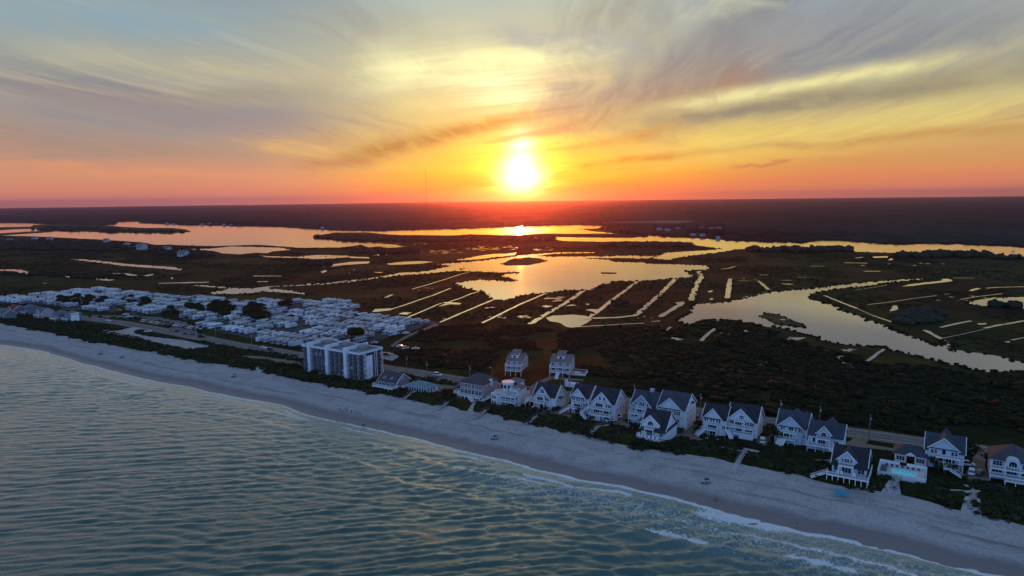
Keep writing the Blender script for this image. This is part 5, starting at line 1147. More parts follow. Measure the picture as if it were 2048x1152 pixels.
def scatter(name, pts, rad, hgt, mat, sub=1, rough=0.45, lift=0.55, kind='stuff', seed=1):
    """low shrubby crowns, each a ragged clump of its own; one object because nobody could count them"""
    bv, bf = IC1 if sub == 1 else IC2; n_ = len(pts)
    if n_ == 0: return None
    g = np.random.default_rng(seed); pts = np.asarray(pts, float); rad = np.broadcast_to(rad, n_) * g.uniform(0.6, 1.35, n_); hgt = np.broadcast_to(hgt, n_) * g.uniform(0.6, 1.35, n_)
    J = 1 + rough * g.normal(0, 1, (n_, len(bv))).clip(-1.6, 1.6)
    V = bv[None] * J[..., None]; V = V * np.stack([rad, rad * g.uniform(.7, 1.3, n_), hgt], 1)[:, None, :]
    V[..., 2] += (hgt * lift)[:, None]; V += pts[:, None, :]
    F = (bf[None] + (np.arange(n_) * len(bv))[:, None, None]).reshape(-1, 3)
    o = np_mesh(name, V.reshape(-1, 3), F, mat); o['kind'] = kind; return o
def inside(P, poly):
    x, y = P[:, 0], P[:, 1]; px_ = np.array([p[0] for p in poly]); py_ = np.array([p[1] for p in poly]); c = np.zeros(len(P), bool)
    bb = (x >= px_.min()) & (x <= px_.max()) & (y >= py_.min()) & (y <= py_.max()); idx = np.nonzero(bb)[0]
    if not len(idx): return c
    X_, Y_ = x[idx], y[idx]; cc = np.zeros(len(idx), bool); j = len(px_) - 1
    for i in range(len(px_)):
        yi, yj = py_[i], py_[j]
        if yi != yj: cc ^= ((yi > Y_) != (yj > Y_)) & (X_ < (px_[j] - px_[i]) * (Y_ - yi) / (yj - yi) + px_[i])
        j = i
    c[idx] = cc; return c
WATERS = []; ISLES = []
for o in list(col.objects):
    if o.type == 'MESH' and o.data.materials and o.data.materials[0] in (M_WATER, M_MARSH, M_DRIVE, M_ASPH, M_PALE) and o.name.split('.')[0] not in ('ground', 'sand_path', 'road', 'road_verge'):
        v = np.array([q.co[:2] for q in o.data.vertices])
        (ISLES if o.data.materials[0] == M_MARSH else WATERS).append(v if o.data.materials[0] != M_MARSH else v[:len(v)//2])
def on_land(P):
    wet_ = np.zeros(len(P), bool)
    for q in WATERS: wet_ |= inside(P, q)
    for q in ISLES: wet_ &= ~inside(P, q)
    return ~wet_
def clear_of_water(P, m_=2.5):
    return on_land(P) & on_land(P + np.array([m_, 0])) & on_land(P - np.array([m_, 0])) & on_land(P + np.array([0, m_ * 1.6])) & on_land(P - np.array([0, m_]))
def fill(poly_px, n_, seed=0, dens=None, dry=True):
    poly = [at(*p) for p in poly_px]; g = np.random.default_rng(seed)
    xs_ = [p.x for p in poly]; ys_ = [p.y for p in poly]; P = g.uniform((min(xs_), min(ys_)), (max(xs_), max(ys_)), (n_ * 3, 2)); P = P[inside(P, poly)]
    if dens is not None: P = P[fbm(P[:, 0] / dens[0], P[:, 1] / dens[0], 4, seed) > dens[1]]
    if dry: P = P[clear_of_water(P, 2.2)]
    P = P[:n_]; return np.column_stack([P, np.zeros(len(P))])
u_, v_ = None, None
def off_road(P, dist=9.0):
    rp = [at(*p) for p in ROAD_PX]; d, _, _ = polydist(P[:, 0], P[:, 1], [(p.x, p.y) for p in rp]); return P[d > dist]
# dark maritime scrub between the road and the near river
scrub_px = [(770,700),(860,655),(960,648),(1060,652),(1160,658),(1280,652),(1380,660),(1500,690),(1640,715),(1800,735),(1940,752),(2060,750),(2300,780),(2300,940),(2048,898),(1850,870),(1700,848),(1540,830),(1380,808),(1260,790),(1180,765),(1100,700),(1010,700),(960,740),(860,735)]
P = off_road(fill(scrub_px, 26000, 5, (22, 0.44))); scatter('undergrowth', P, 1.15, 0.5, M_BANK, seed=2, rough=0.5)
P = off_road(fill(scrub_px, 2600, 6, (40, 0.54))); scatter('undergrowth', P, 2.2, 1.0, M_BANK, seed=3, rough=0.45)
P = fill([(1480,650),(1620,690),(1800,735),(2060,750),(2300,790),(2300,900),(2048,860),(1700,820),(1500,760),(1400,700)], 2600, 16, (30, 0.42)); scatter('undergrowth', P, 2.6, 1.2, M_BANK, seed=13, rough=0.45)
# marsh meadows: sparser tussocks
marsh_px = [(-200,520),(-200,590),(0,592),(160,572),(330,585),(560,598),(720,600),(740,630),(880,640),(1060,650),(1400,650),(1640,700),(2060,745),(2300,700),(2300,530),(2060,520),(1600,505),(1300,520),(900,520),(500,500),(200,500)]
P = fill(marsh_px, 26000, 8, (60, 0.47)); scatter('marsh_tussocks', P, 1.4, 0.32, M_SCRUB, seed=4, rough=0.5)
P = fill([(-400,500),(2400,500),(2300,470),(1500,474),(1200,470),(700,468),(0,478)], 12000, 9, (120, 0.42)); scatter('marsh_tussocks', P, 3.0, 0.4, M_SCRUB, seed=5)
# banks of the river and lagoon
g = np.random.default_rng(3); bp_ = []
for b_ in BANKS:
    L = sum((b_[i] - b_[i-1]).length for i in range(len(b_))); 
    for i in range(len(b_)):
        a, c = b_[i-1], b_[i]; k_ = min(30, max(1, int((a - c).length / 3.0)))
        for j in range(k_):
            p = a.lerp(c, g.random()); 
            if p.y < 1600 and g.random() < 0.6: bp_.append((p.x + g.normal(0, 1.4), p.y + g.normal(0, 1.6), 0))
for q in WATERS:
    if len(q) < 16 or np.ptp(q[:, 0]) * np.ptp(q[:, 1]) < 9000: continue
    for i in range(0, len(q)):
        a, c = q[i-1], q[i]
        if a[1] < 1200 and g.random() < 0.35: t = g.random(); bp_.append((a[0] + (c[0]-a[0])*t + g.normal(0, .8), a[1] + (c[1]-a[1])*t + g.normal(0, .8), 0))
print('bank shrubs', len(bp_)); scatter('bank_scrub', np.array(bp_), 1.2, 0.55, M_BANK, seed=6)
# wooded hummocks
def wood(poly, n_, r, h, seed, mat=None): P = fill(poly, n_, seed, dry=False); return scatter('woods', P, r, h, mat or M_FOREST, sub=2, rough=0.22, lift=0.75, seed=seed)
wood([(1495,502),(1600,500),(1700,501),(1702,504),(1600,505.5),(1500,505)], 110, 5.5, 3.8, 31); wood([(1640,500),(1700,499),(1702,502),(1650,503)], 20, 6, 4.2, 51)
wood([(1760,516),(1830,511.5),(1900,509.5),(1960,511),(2010,517),(2060,520),(2060,522),(1900,514),(1800,517)], 110, 6, 4.0, 32)
wood([(1200,490),(1300,489),(1385,491.5),(1388,494.5),(1290,494.5),(1200,493)], 130, 5.5, 3.4, 33)
wood([(632,474.5),(700,473),(800,477),(900,478),(1000,478),(1105,479),(1105,482),(900,484),(760,483),(690,481)], 420, 6.5, 3.0, 34)
wood([(200,461),(290,461),(370,464),(350,465.5),(200,464)], 90, 7, 3, 35); wood([(64,459),(100,455),(170,453.5),(235,457),(235,462),(90,461)], 150, 8, 3.2, 36)
wood([(-300,487),(-20,484),(60,483),(130,484),(200,487),(285,492),(300,498),(250,503),(130,502),(0,500),(-300,512)], 900, 6, 3.0, 37)
wood([(290,500),(345,500),(410,505),(430,515),(380,517),(320,510)], 80, 4.5, 2.6, 38); wood([(600,527),(640,524),(660,528),(620,533)], 50, 5, 2.6, 39); wood([(690,502),(760,498),(850,502),(830,507),(740,509)], 100, 4.5, 2.2, 40)
wood([(1780,630),(1850,618),(1890,628),(1880,645),(1800,650)], 120, 3.0, 1.5, 41); wood([(1975,614),(1990,611),(2000,614)], 9, 3.5, 2.6, 42); wood([(2012,615),(2025,611),(2035,616)], 8, 3.5, 2.6, 43); wood([(1225,605),(1245,600),(1255,606),(1240,611)], 12, 2.2, 1.2, 44)
wood([(1352,655),(1420,640),(1500,645),(1560,665),(1500,672),(1420,660)], 110, 2.4, 0.8, 45, M_BANK); wood([(0,548),(100,543),(250,551),(180,558)], 60, 3.5, 1.6, 46); wood([(1205,457),(1240,459),(1335,469),(1340,471),(1260,469),(1215,462)], 120, 7, 3.4, 47)
# forest on the mainland, out to the horizon
FS = [(-900,447),(0,444.5),(60,445),(100,448.5),(170,450.5),(230,448.5),(237,442.5),(280,442.5),(340,448.5),(460,451.5),(560,452.5),(600,455),(650,459),(700,460.5),(760,461.5),(820,459.5),(870,457.5),(985,454.5),(1050,451.5),(1150,449),(1200,450),(1220,457),(1250,465),(1320,469.5),(1350,472),(1410,476.5),(1483,481.5),(1556,483.5),(1614,484.5),(1635,480),(1665,480),(1738,484.5),(1793,488.5),(1848,486.5),(1921,487.5),(1994,490.5),(2060,495),(2400,515),(3000,560)]
fa = np.array([math.atan2(at(x, y).x, at(x, y).y) for x, y in FS]); fr_ = np.array([math.hypot(at(x, y).x, at(x, y).y) for x, y in FS])
A_ = np.linspace(R(-48), R(48), 1500); R0 = np.interp(A_, fa, fr_) + (fbm(A_ * 160, A_ * 0, 4, 61) - 0.5) * 60
rs = np.concatenate([[0, 1, 6], np.geomspace(14, 17500, 210)])
AA, SS = np.meshgrid(A_, rs, indexing='ij'); RR = R0[:, None] + SS; X_ = RR * np.sin(AA); Y_ = RR * np.cos(AA)
cell = np.maximum(9.0, RR / 420.0)
Zf = 10.5 + 4.0 * fbm(X_ / 300, Y_ / 300, 3, 62) + (vnoise(X_ / 16, Y_ / 22, 63) + vnoise(X_ / 9, Y_ / 11, 64) - 1.0) * 4.5 * np.clip(9000 / RR - 0.6, 0.0, 1)
Zf *= 0.72 * np.clip(0.22 + SS / 170.0, 0.22, 1)
gap = fbm(X_ / 420, Y_ / 900, 3, 66); Zf = np.where((gap > 0.66) & (SS > 60), 0.35, Zf)
FARC = [(334,445.5),(347,446),(404,447),(420,446.5),(432,446.5),(448,448),(462,448),(590,435),(622,434),(655,433),(645,454),(1318,457),(1335,458),(1356,457),(1404,455),(1424,456),(1438,455),(1386,467),(1405,468),(1436,472),(1212,456),(1228,457)]
for fx_, fy_ in FARC:
    q_ = at(fx_, fy_); dq = math.hypot(q_.x, q_.y); az_ = math.atan2(q_.x, q_.y); m_ = (abs(AA - az_) * dq < 16) & (RR < dq + 12) & (RR > dq - 230); Zf = np.where(m_, np.minimum(Zf, 1.0), Zf)
Zf[:, 0] = -0.2
fo = np_mesh('forest', np.stack([X_, Y_, Zf], 2).reshape(-1, 3), grid_faces(*X_.shape), None, smooth=False, up=True); fo['kind'] = 'stuff'
def forestmat():
    m, n, b = material('forest_floor_and_crowns', 0.95, 0.05); p = pos(n)
    a = n.noise(p, 0.02, 6, 0.7); c = n.noise(n.vm('MULTIPLY', p, (1, 0.5, 1)), 0.0022, 5, 0.6)
    cc = n.mix(1.0, n.ramp(a, [(0.3, (0.008, 0.012, 0.012)), (0.7, (0.034, 0.042, 0.036))]), n.ramp(c, [(0.35, 0.6), (0.65, 1.5)]), 'MULTIPLY')
    n.put(b.inputs['Base Color'], cc); bump(n, b, a, 1.0, 6.0); return m
fo.data.materials.append(forestmat())

# trees among the campers: crown of leaf clusters on a forked trunk
def tree_proto(name, r, h, nleaf, seed, label, cat, group):
    rg = np.random.default_rng(seed); root = empty(name, (0, 0, 0), 0, label, cat, group)
    tk = MB().cyl((0,0,-.2), (0.1, 0, h * .32), 0.07 * r, 0.05 * r)
    cl = []
    for i in range(7):
        a = i * 0.9 + rg.random(); rr2 = r * rg.uniform(.3, .62); e = (math.cos(a) * rr2, math.sin(a) * rr2, h * rg.uniform(.48, .8)); tk.cyl((0.1, 0, h * .3), e, 0.035 * r, 0.012 * r, 6); cl.append((*e, r * rg.uniform(.34, .5)))
    cl.append((0, 0, h * .78, r * .5)); tk.build('trunk', M_BARK, root)
    V = []; F = []
    per = nleaf // len(cl)
    for (x, y, z, cr) in cl:
        d = rg.normal(0, 1, (per, 3)); d /= np.linalg.norm(d, axis=1)[:, None]; rad = cr * rg.uniform(0.55, 1.12, per) ** 0.6
        c_ = np.array([x, y, z]) + d * rad[:, None] * (1, 1, .72); s_ = rg.uniform(.10, .2, per) * r * .55
        t1 = np.cross(d, rg.normal(0, 1, (per, 3))); t1 /= np.linalg.norm(t1, axis=1)[:, None]; t2 = np.cross(d, t1) + d * rg.normal(0, .5, (per, 1))
        base = len(V); q = np.stack([c_ - t1*s_[:,None], c_ - t2*s_[:,None]*.8, c_ + t1*s_[:,None], c_ + t2*s_[:,None]*.8], 1).reshape(-1, 3)
        V += q.tolist(); F += (np.arange(per)[:, None] * 4 + np.arange(4) + base).tolist()
    np_mesh('crown', np.array(V), np.array(F), M_LEAF, root)
    return root
TP = [tree_proto('oak_tree', 4.6, 6.6, 1500, s_, 'x', 'tree', None) for s_ in (1, 2, 3)]
BP = [tree_proto('bush', 1.6, 2.2, 420, s_, 'x', 'bush', None) for s_ in (4, 5)]
for p in TP + BP: note_kids(p)
_used = set()
def place(protos, i, P, s_, label, cat, group, rz=None, name=None):
    pr = protos[i % len(protos)]
    if pr.name in _used: o = copy_tree(pr)
    else: o = pr; _used.add(pr.name)
    o.location = P; o.scale = (s_, s_, s_ * random.uniform(.85, 1.15)) if not isinstance(s_, tuple) else s_; o.rotation_euler = (0, 0, random.random() * 6.28 if rz is None else rz)
    for k_ in ('label', 'category', 'group'):
        if k_ in o: del o[k_]
    tag(o, label, cat, group); return o
CLUMPS = [((161,603,62,8), 17, 'dark tree in the long belt in front of the farthest camper rows'), ((262,601,15,9), 5, 'dark tree in the small clump at the end of the long belt'), ((290,611,11,7), 3, 'dark tree beside the open lot of the camper park'),
          ((394,618,18,7), 5, 'dark tree in the low clump before the two great clumps'), ((443,621,28,16), 14, 'tall dark tree in the first great clump amid the campers'), ((514,628,25,17), 13, 'tall dark tree in the second great clump amid the campers'),
          ((572,613,11,4), 2, 'lone dark tree by the marsh edge of the camper park'), ((577,636,12,3), 2, 'low dark tree squeezed between middle camper rows'), ((714,675,9,4), 2, 'dark bushy tree beside the last campers behind the apartment block'), ((340,624,24,6), 4, 'small tree on the grassy plot inside the camper park')]
ti = 0; TREEZ = []
for (x, y, rx, ry), n_, lab in CLUMPS:
    for i in range(n_):
        a = 2.4 * i; q = math.sqrt((i + .5) / n_) * 0.85; P = at(x + rx * q * math.cos(a), y + ry * q * math.sin(a) + 3)
        s_ = random.uniform(0.8, 1.25) * (0.98 if 'great' in lab else 0.62 if 'small' in lab or 'low dark' in lab else 0.9); place(TP, ti, P, s_, lab, 'tree', 'trees among the campers'); TREEZ.append((P.x, P.y, 4.6 * s_)); ti += 1
BUSH = [(1547,878,2.4,'great dark bush between two gabled houses, just before the sandy drive'), (1556,884,1.7,'dark bush at the foot of the stairs of the house with slate hip'), (1160,829,1.5,'round dark bush before the slim white house'), (1185,842,0.9,'low bush at the corner of the large house with three balconies'), (1222,851,0.8,'small bush near the two white cars'),
        (1091,824,1.1,'low dark bush under the balcony of the steep roofed white house'), (1108,826,0.9,'low bush by the drive of the steep roofed white house'), (1399,858,1.8,'dark bush beside the stairs of the smaller white twin'), (1362,868,1.2,'dark bush at the corner of the tallest white house'), (1397,866,1.2,'dark low shrub by the drive between the tall house and the twins'),
        (1938,918,2.5,'large round bush between the cupola house and the sandy lot'), (1928,922,1.8,'bush against the side wall of the cupola house'), (1870,938,1.7,'bush left of the stairs of the cupola house'), (1905,945,1.7,'bush right of the stairs of the cupola house'), (1877,944,1.1,'low shrub before the cupola house'),
        (808,768,1.3,'bush beside the low dark house'), (822,770,1.5,'shrub at the bend of the lane behind the pale pavilion'), (1268,860,1.2,'shrub against the lattice of the blue-grey house'), (1062,818,0.8,'tiny bush beside the dark car'), (630,752,1.6,'dark shrub at the foot of the apartment block'), (680,764,1.4,'dark shrub under the middle fin of the apartment block'),
        (590,743,2.0,'spreading shrub at the seaward corner of the apartment block'), (560,738,1.8,'shrub in the dune grass short of the apartment block'), (1975,925,1.4,'shrub beside the hip roofed house'), (1278,895,1.5,'dark shrub left of the curved deck'), (1345,900,1.5,'dark shrub right of the small oceanfront house'), (1330,902,1.4,'dark shrub before the side wall of the small oceanfront house'),
        (1745,952,1.3,'shrub between the piled house and the pool wall'), (905,800,1.4,'reddish dark shrub between the pavilion and the brown house'), (890,792,1.6,'shrub behind the reddish shrub by the pavilion')]
for i, (x, y, s_, lab) in enumerate(BUSH): place(BP, i, at(x, y), s_, lab, 'bush', 'bushes round the beach houses')

# dune grass and dune scrub
g = np.random.default_rng(9); n_ = 60000; uu = g.uniform(-640, 60, n_); qq = g.uniform(-1.5, 34, n_) ; keep = (fbm(uu / 6, qq / 6, 3, 51) > 0.40 + 0.12 * (qq < 1)); uu, qq = uu[keep], qq[keep]
vv = dune_v(uu) + qq; x, y = xy_of(uu, vv); zz = np.where((qq > 0) & (qq < 30), np.exp(-((qq - 6.0) / 4.6) ** 2) * (0.7 + 2.0 * fbm(uu / 7.0, qq / 5.0, 3, 31)), 0)
P3 = np.column_stack([x, y, zz]); okk = on_land(P3)
for o in [q for q in col.objects if q.name.startswith('sand_path')]:
    vtx = np.array([v.co[:2] for v in o.data.vertices])[::4]
    for a in vtx[::2]: okk &= np.hypot(P3[:, 0] - a[0], P3[:, 1] - a[1]) > 2.2
P3 = P3[okk]
hx_ = []
for hh in [q for q in col.objects if q.type == 'EMPTY' and q.get('category') in ('house', 'apartment block', 'pool house', 'swimming pool')]:
    L0 = hh.matrix_world if False else None
    a = hh.rotation_euler.z; dx_ = P3[:, 0] - hh.location.x; dy_ = P3[:, 1] - hh.location.y; lx = dx_ * math.cos(a) + dy_ * math.sin(a); ly = -dx_ * math.sin(a) + dy_ * math.cos(a)
    if hh['category'] == 'apartment block': m_ = (lx > -1) & (lx < 44) & (ly > -1) & (ly < 18)
    elif hh['category'] == 'swimming pool': m_ = (abs(lx) < 7.2) & (abs(ly) < 6.2)
    else: m_ = (abs(lx) < 6.5) & (ly > -4.5) & (ly < 12)
    P3 = P3[~m_]
sel = g.random(len(P3)) < 0.80; G3 = P3[sel]; S3 = P3[~sel]
nb = 5; n_ = len(G3); ang = g.uniform(0, 6.28, (n_, nb)); hh_ = g.uniform(.35, .9, (n_, nb)); off_ = g.normal(0, .28, (n_, nb, 2)); wd_ = 0.16
b0 = np.dstack([G3[:, None, 0] + off_[..., 0], G3[:, None, 1] + off_[..., 1], np.repeat(G3[:, 2:3], nb, 1) - .05])
dx_ = np.cos(ang) * wd_; dy_ = np.sin(ang) * wd_; tip = b0 + np.dstack([g.normal(0, .22, (n_, nb)), g.normal(0, .22, (n_, nb)), hh_])
V = np.stack([b0 - np.dstack([dx_, dy_, dx_ * 0]), b0 + np.dstack([dx_, dy_, dx_ * 0]), tip], 2).reshape(-1, 3)
o = np_mesh('dune_grass', V, np.arange(len(V)).reshape(-1, 3), M_DUNE); o['kind'] = 'stuff'
scatter('dune_scrub', S3, 0.75, 0.55, M_SCRUB, seed=12, rough=0.5)

# ------------------------------------------------------------------ campers
CP_PX = [(-40,604),(0,598),(60,592),(110,588),(165,580),(200,579),(240,582),(275,588),(300,593),(330,594),(355,598),(385,597),(410,597),(470,600),(520,603),(560,605),(600,604),(640,603),(715,606),(712,618),(690,628),(730,634),(800,638),(870,643),(878,648),(850,652),(820,663),(765,678),(740,684),(700,690),(640,694),(600,694),(560,690),(500,676),(460,668),(410,658),(400,650),(420,642),(365,640),(360,624),(315,620),(322,630),(258,628),(262,618),(235,612),(228,625),(195,622),(170,620),(130,620),(115,612),(60,608),(0,606)]
poly = [at(*p) for p in CP_PX]
sheet('gravel_yard', jag(poly, 0.5, step=4), plain('grey_gravel', (0.075, 0.072, 0.075), 0.9, 0.1, 0.4, 0.12), z=0.014)
uvp = [uv_of(p) for p in poly]; u0, u1 = min(p[0] for p in uvp), max(p[0] for p in uvp); v0, v1 = min(p[1] for p in uvp), max(p[1] for p in uvp)
rc = random.Random(11); spots = []
v = v0; row = 0
while v < v1:
    u = u0 + rc.uniform(0, 4)
    while u < u1:
        x, y = xy_of(u, v + rc.gauss(0, .5)); spots.append((x, y, row)); u += rc.choice([5.2, 5.6, 6.0, 6.6, 8.4])
    v += 15.6 if row % 2 == 0 else 12.6; row += 1
P = np.array([s_[:2] for s_ in spots]); ok_ = inside(P, poly)
for tx, ty, tr_ in TREEZ: ok_ &= np.hypot(P[:, 0] - tx, P[:, 1] - ty) > tr_ * 0.95
ok_ &= (np.random.default_rng(2).random(len(P)) > 0.06) & (fbm(P[:, 0] / 14, P[:, 1] / 14, 2, 91) > 0.30)
P = P[ok_]; P = P[np.argsort(np.hypot(P[:, 0], P[:, 1]))]; print('campers', len(P))
M_CW = plain('camper_white', (0.62, 0.65, 0.68), 0.4, 0.4, 0.08, 0.2); M_CC = plain('camper_cream', (0.62, 0.58, 0.52), 0.45, 0.4, 0.1, 0.2); M_CB = plain('camper_grey_blue', (0.42, 0.47, 0.52), 0.45, 0.4, 0.1, 0.2); M_CD = plain('camper_roof_dusty', (0.50, 0.50, 0.51), 0.7, 0.2, 0.15, 0.3)
def camper(L, h, mat, kind):
    root = MB()
    if kind == 1: pr = [(-L/2, .6), (L/2, .6), (L/2, h), (-L/2 + .9, h), (-L/2, h - 1.1)]
    elif kind == 2: pr = [(-L/2, .6), (L/2 - .2, .6), (L/2, h - .5), (L/2 - .5, h), (-L/2, h)]
    else: pr = [(-L/2, .3), (L/2, .3), (L/2, h), (0, h + .35), (-L/2, h)] if kind == 3 else [(-L/2, .6), (L/2, .6), (L/2, h), (-L/2, h)]
    root.prism([(a, b) for a, b in pr], 'x', -1.3, 1.3); o = root.build('camper_trailer', mat, bevel=0.08)
    if kind == 0: MB().box(1.32, 1.9, -1.8, 1.2, .8, h - .4).build('slide_out', mat, o)
    for y in ((-L*.35, -L*.12, L*.12, L*.36) if kind != 0 else (-L*.38, L*.3, L*.42)):
        MB().box(1.28, 1.34, y - .5, y + .5, 1.6, 2.5).build('window', M_GLASS, o)
    MB().box(-.8, .8, -L/2 - .04, -L/2 + .02, 1.5, 2.4 if kind != 1 else 2.1).build('end_window', M_GLASS, o)
    MB().box(-.4, .4, 0.4, 1.3, h + (.18 if kind == 3 else .005), h + .42).build('air_conditioner', M_CD, o)
    MB().box(1.28, 1.33, L*.0 - .35, L*.0 + .3, .7, 2.6).build('door', M_CD, o)
    if kind in (1, 3): MB().box(1.35, 3.7, -L*.3, L*.35, h - .75, h - .66).build('awning', M_CW, o)
    wb = MB()
    for sx in (-1.1, 1.1):
        for y in (-.5, .4): wb.cyl((sx - .12, y, .38), (sx + .12, y, .38), .38, n_=10)
    wb.build('wheel', M_RUBBER, o)
    return o
def tone(m_):
    n = NT(m_.node_tree); b = [q for q in n.n if q.type == 'BSDF_PRINCIPLED'][0]; l = b.inputs['Base Color'].links[0].from_socket
    rnd = n.node('ShaderNodeObjectInfo').outputs['Random']; nz = n.noise(pos(n), 0.09, 3, 0.8)
    n.put(b.inputs['Base Color'], n.mix(1.0, l, n.mix(1.0, n.ramp(rnd, [(0.0, 0.45), (0.5, 0.85), (1.0, 1.15)]), n.ramp(nz, [(0.35, 0.6), (0.6, 1.1)]), 'MULTIPLY'), 'MULTIPLY'))
for m_ in (M_CW, M_CC, M_CB, M_CD): tone(m_)
CAMP = [camper(9.4, 3.3, M_CW, 0), camper(9.0, 3.3, M_CW, 1), camper(8.2, 3.1, M_CC, 2), camper(10.6, 3.2, M_CW, 3), camper(8.8, 3.2, M_CB, 2), camper(9.8, 3.4, M_CW, 2)]
KDS = ['boxy white camper', 'awninged white camper', 'cream camper', 'long pitched park trailer', 'grey-blue camper', 'large smooth-roofed camper']
for c in CAMP: note_kids(c)
uC = {}
for i, (x, y) in enumerate(P[:300]):
    k_ = rc.choices(range(6), [5, 4, 2, 3, 1, 4])[0]; u, v = uv_of((x, y)); pxu = 1024 + FPX * x / y
    zone = 'straight behind the apartment block' if pxu > 560 and pxu < 700 else 'nearest the marsh ditches' if pxu >= 700 else 'round the two tree clumps' if pxu > 380 else 'near the long tree belt'
    side_ = 'roadward rows' if v < (v0 + v1) / 2 - 12 else 'marshward rows'
    c = CAMP[k_] if k_ not in uC else copy_tree(CAMP[k_]); uC[k_] = 1
    c.location = (x, y, 0); c.rotation_euler = (0, 0, ROT + rc.choice([0, 0, 0, math.pi]) + rc.gauss(0, .04)); tag(c, f'{KDS[k_]} {zone}, {side_}', 'camper', f'{KDS[k_]}s {zone}')
for i in range(26):
    q = P[(i * 23 + 7) % len(P)]; place(BP, i, Vector((q[0] + 2.8, q[1] + 3.5, 0)), 1.0 + (i % 4) * .25, 'small dark bush squeezed between campers', 'bush', 'bushes between the campers')
# the hundreds beyond, one mass
V = []; F = []; m_ = []
for (x, y) in P[300:]:
    L = rc.uniform(8, 10.5); h = rc.uniform(3, 3.5); a = ROT + rc.gauss(0, .05); b = len(V)
    for dx_, dy_, dz_ in ((-1.3,-L/2,.5),(1.3,-L/2,.5),(1.3,L/2,.5),(-1.3,L/2,.5),(-1.3,-L/2,h-.2),(1.3,-L/2,h-.2),(1.3,L/2,h-.2),(-1.3,L/2,h-.2),(-1.1,-L/2+.3,h),(1.1,-L/2+.3,h),(1.1,L/2-.3,h),(-1.1,L/2-.3,h)):
        V.append((x + math.cos(a)*dx_ - math.sin(a)*dy_, y + math.sin(a)*dx_ + math.cos(a)*dy_, dz_))
    F += [[b+q for q in f] for f in ((0,1,5,4),(1,2,6,5),(2,3,7,6),(3,0,4,7),(4,5,9,8),(5,6,10,9),(6,7,11,10),(7,4,8,11),(8,9,10,11))]; mi_ = rc.choice([0,0,0,1,2]); m_ += [mi_] * 9
    for yy in (-L*.3, 0, L*.3):
        b = len(V)
        for dy_, dz_ in ((yy-.5,1.6),(yy+.5,1.6),(yy+.5,2.4),(yy-.5,2.4)): V.append((x + math.cos(a)*1.33 - math.sin(a)*dy_, y + math.sin(a)*1.33 + math.cos(a)*dy_, dz_))
        F.append([b, b+1, b+2, b+3]); m_.append(3)
o = np_mesh('distant_campers', np.array(V), np.array(F), [M_CW, M_CC, M_CD, M_GLASS], midx=m_); o['kind'] = 'stuff'

# ------------------------------------------------------------------ vehicles
def car_proto(c, name, suv):
    body = plain(name + '_paint', c, 0.25, 0.5, 0.04); root = empty('parked_car', (0, 0, 0)); Lh = 2.35; H = 1.75 if suv else 1.45
    pr = [(-Lh, .35), (Lh, .35), (Lh, .85), (Lh - .9, 1.0), (-Lh + .1, 1.0), (-Lh, .8)]; MB().prism(pr, 'y', -.92, .92).build('body', body, root, bevel=0.07)
    top = [(-Lh + (.12 if suv else .7), .98), (Lh - .95, .98), (Lh - 1.6, H), (-Lh + (.4 if suv else 1.3), H)]; MB().prism(top, 'y', -.78, .78).build('window', M_GLASS, root, bevel=0.05)
    MB().box(-Lh + (.45 if suv else 1.35), Lh - 1.65, -.74, .74, H - .02, H + .05).build('roof', body, root, bevel=0.02)
    for x in (-1.45, 1.45):
        for y in (-.86, .86): w1 = MB().cyl((x, y - .12, .34), (x, y + .12, .34), .34, n_=14).build('wheel', M_RUBBER, root); MB().cyl((x, y - .13, .34), (x, y + .13, .34), .19, n_=10).build('rim', M_CD, w1)
    for y in (-.65, .65): MB().box(Lh - .02, Lh + .03, y - .18, y + .18, .62, .8).build('headlight', M_TRIM, root); MB().box(-Lh - .03, -Lh + .02, y - .15, y + .15, .68, .88).build('tail_light', plain('red_lens', (.35, .02, .02), .3), root)
    return root
CARS = {'white': car_proto((.74, .75, .76), 'white', 0), 'whitesuv': car_proto((.74, .75, .76), 'white_suv', 1), 'dark': car_proto((.025, .03, .045), 'dark', 0), 'darksuv': car_proto((.03, .03, .03), 'black_suv', 1), 'silver': car_proto((.30, .32, .35), 'silver', 0), 'yellow': car_proto((.55, .40, .05), 'yellow', 1)}
for c in CARS.values(): note_kids(c)
def car(kind, x, y, deg, label, group='cars parked by the beach houses'):
    c = CARS[kind]; c = copy_tree(c) if c.name in _used else c; _used.add(c.name); c.location = at(x, y, 0.062); c.rotation_euler = (0, 0, R(deg))
    if 'group' in c: del c['group']
    tag(c, label, 'car', group); return c
RD = math.degrees(ROT)
car('whitesuv', 875, 751.5, RD + 3, 'white car driving alone on the coast road behind the pale pavilion', 'cars on the coast road'); car('white', 527, 697, RD + 3, 'pale car on the road, hindmost of two short of the apartment block', 'cars on the coast road'); car('darksuv', 542, 701, RD + 3, 'dark car with white nose on the road, foremost of two short of the apartment block', 'cars on the coast road')
car('dark', 405, 673, RD + 3, 'dark car on the road beside the sandy parking lot', 'cars on the coast road'); car('white', 217, 643, RD, 'pale car where the campground road meets the coast road', 'cars on the coast road'); car('white', 252, 630, 10, 'white car on the campground road by the open lot', 'cars on the coast road')
car('dark', 1068, 820, 0, 'dark car under the stair deck of the steep roofed white house'); car('darksuv', 1115, 820, 25, 'dark car on the drive between two white houses'); car('white', 1222, 843, 22, 'white car nearer the sea of two parked end to end'); car('whitesuv', 1234, 836.5, 22, 'white car nearer the road of two parked end to end')
car('whitesuv', 1525, 884, 70, 'white car alone between the twin houses and the great dark bush'); car('whitesuv', 1933, 931, -20, 'white roofed car under the bush by the cupola house'); car('whitesuv', 1943, 947, 55, 'white car on the sandy lot beside the cupola house'); car('darksuv', 1959, 949, 40, 'dark car beside a white one on the sandy lot')
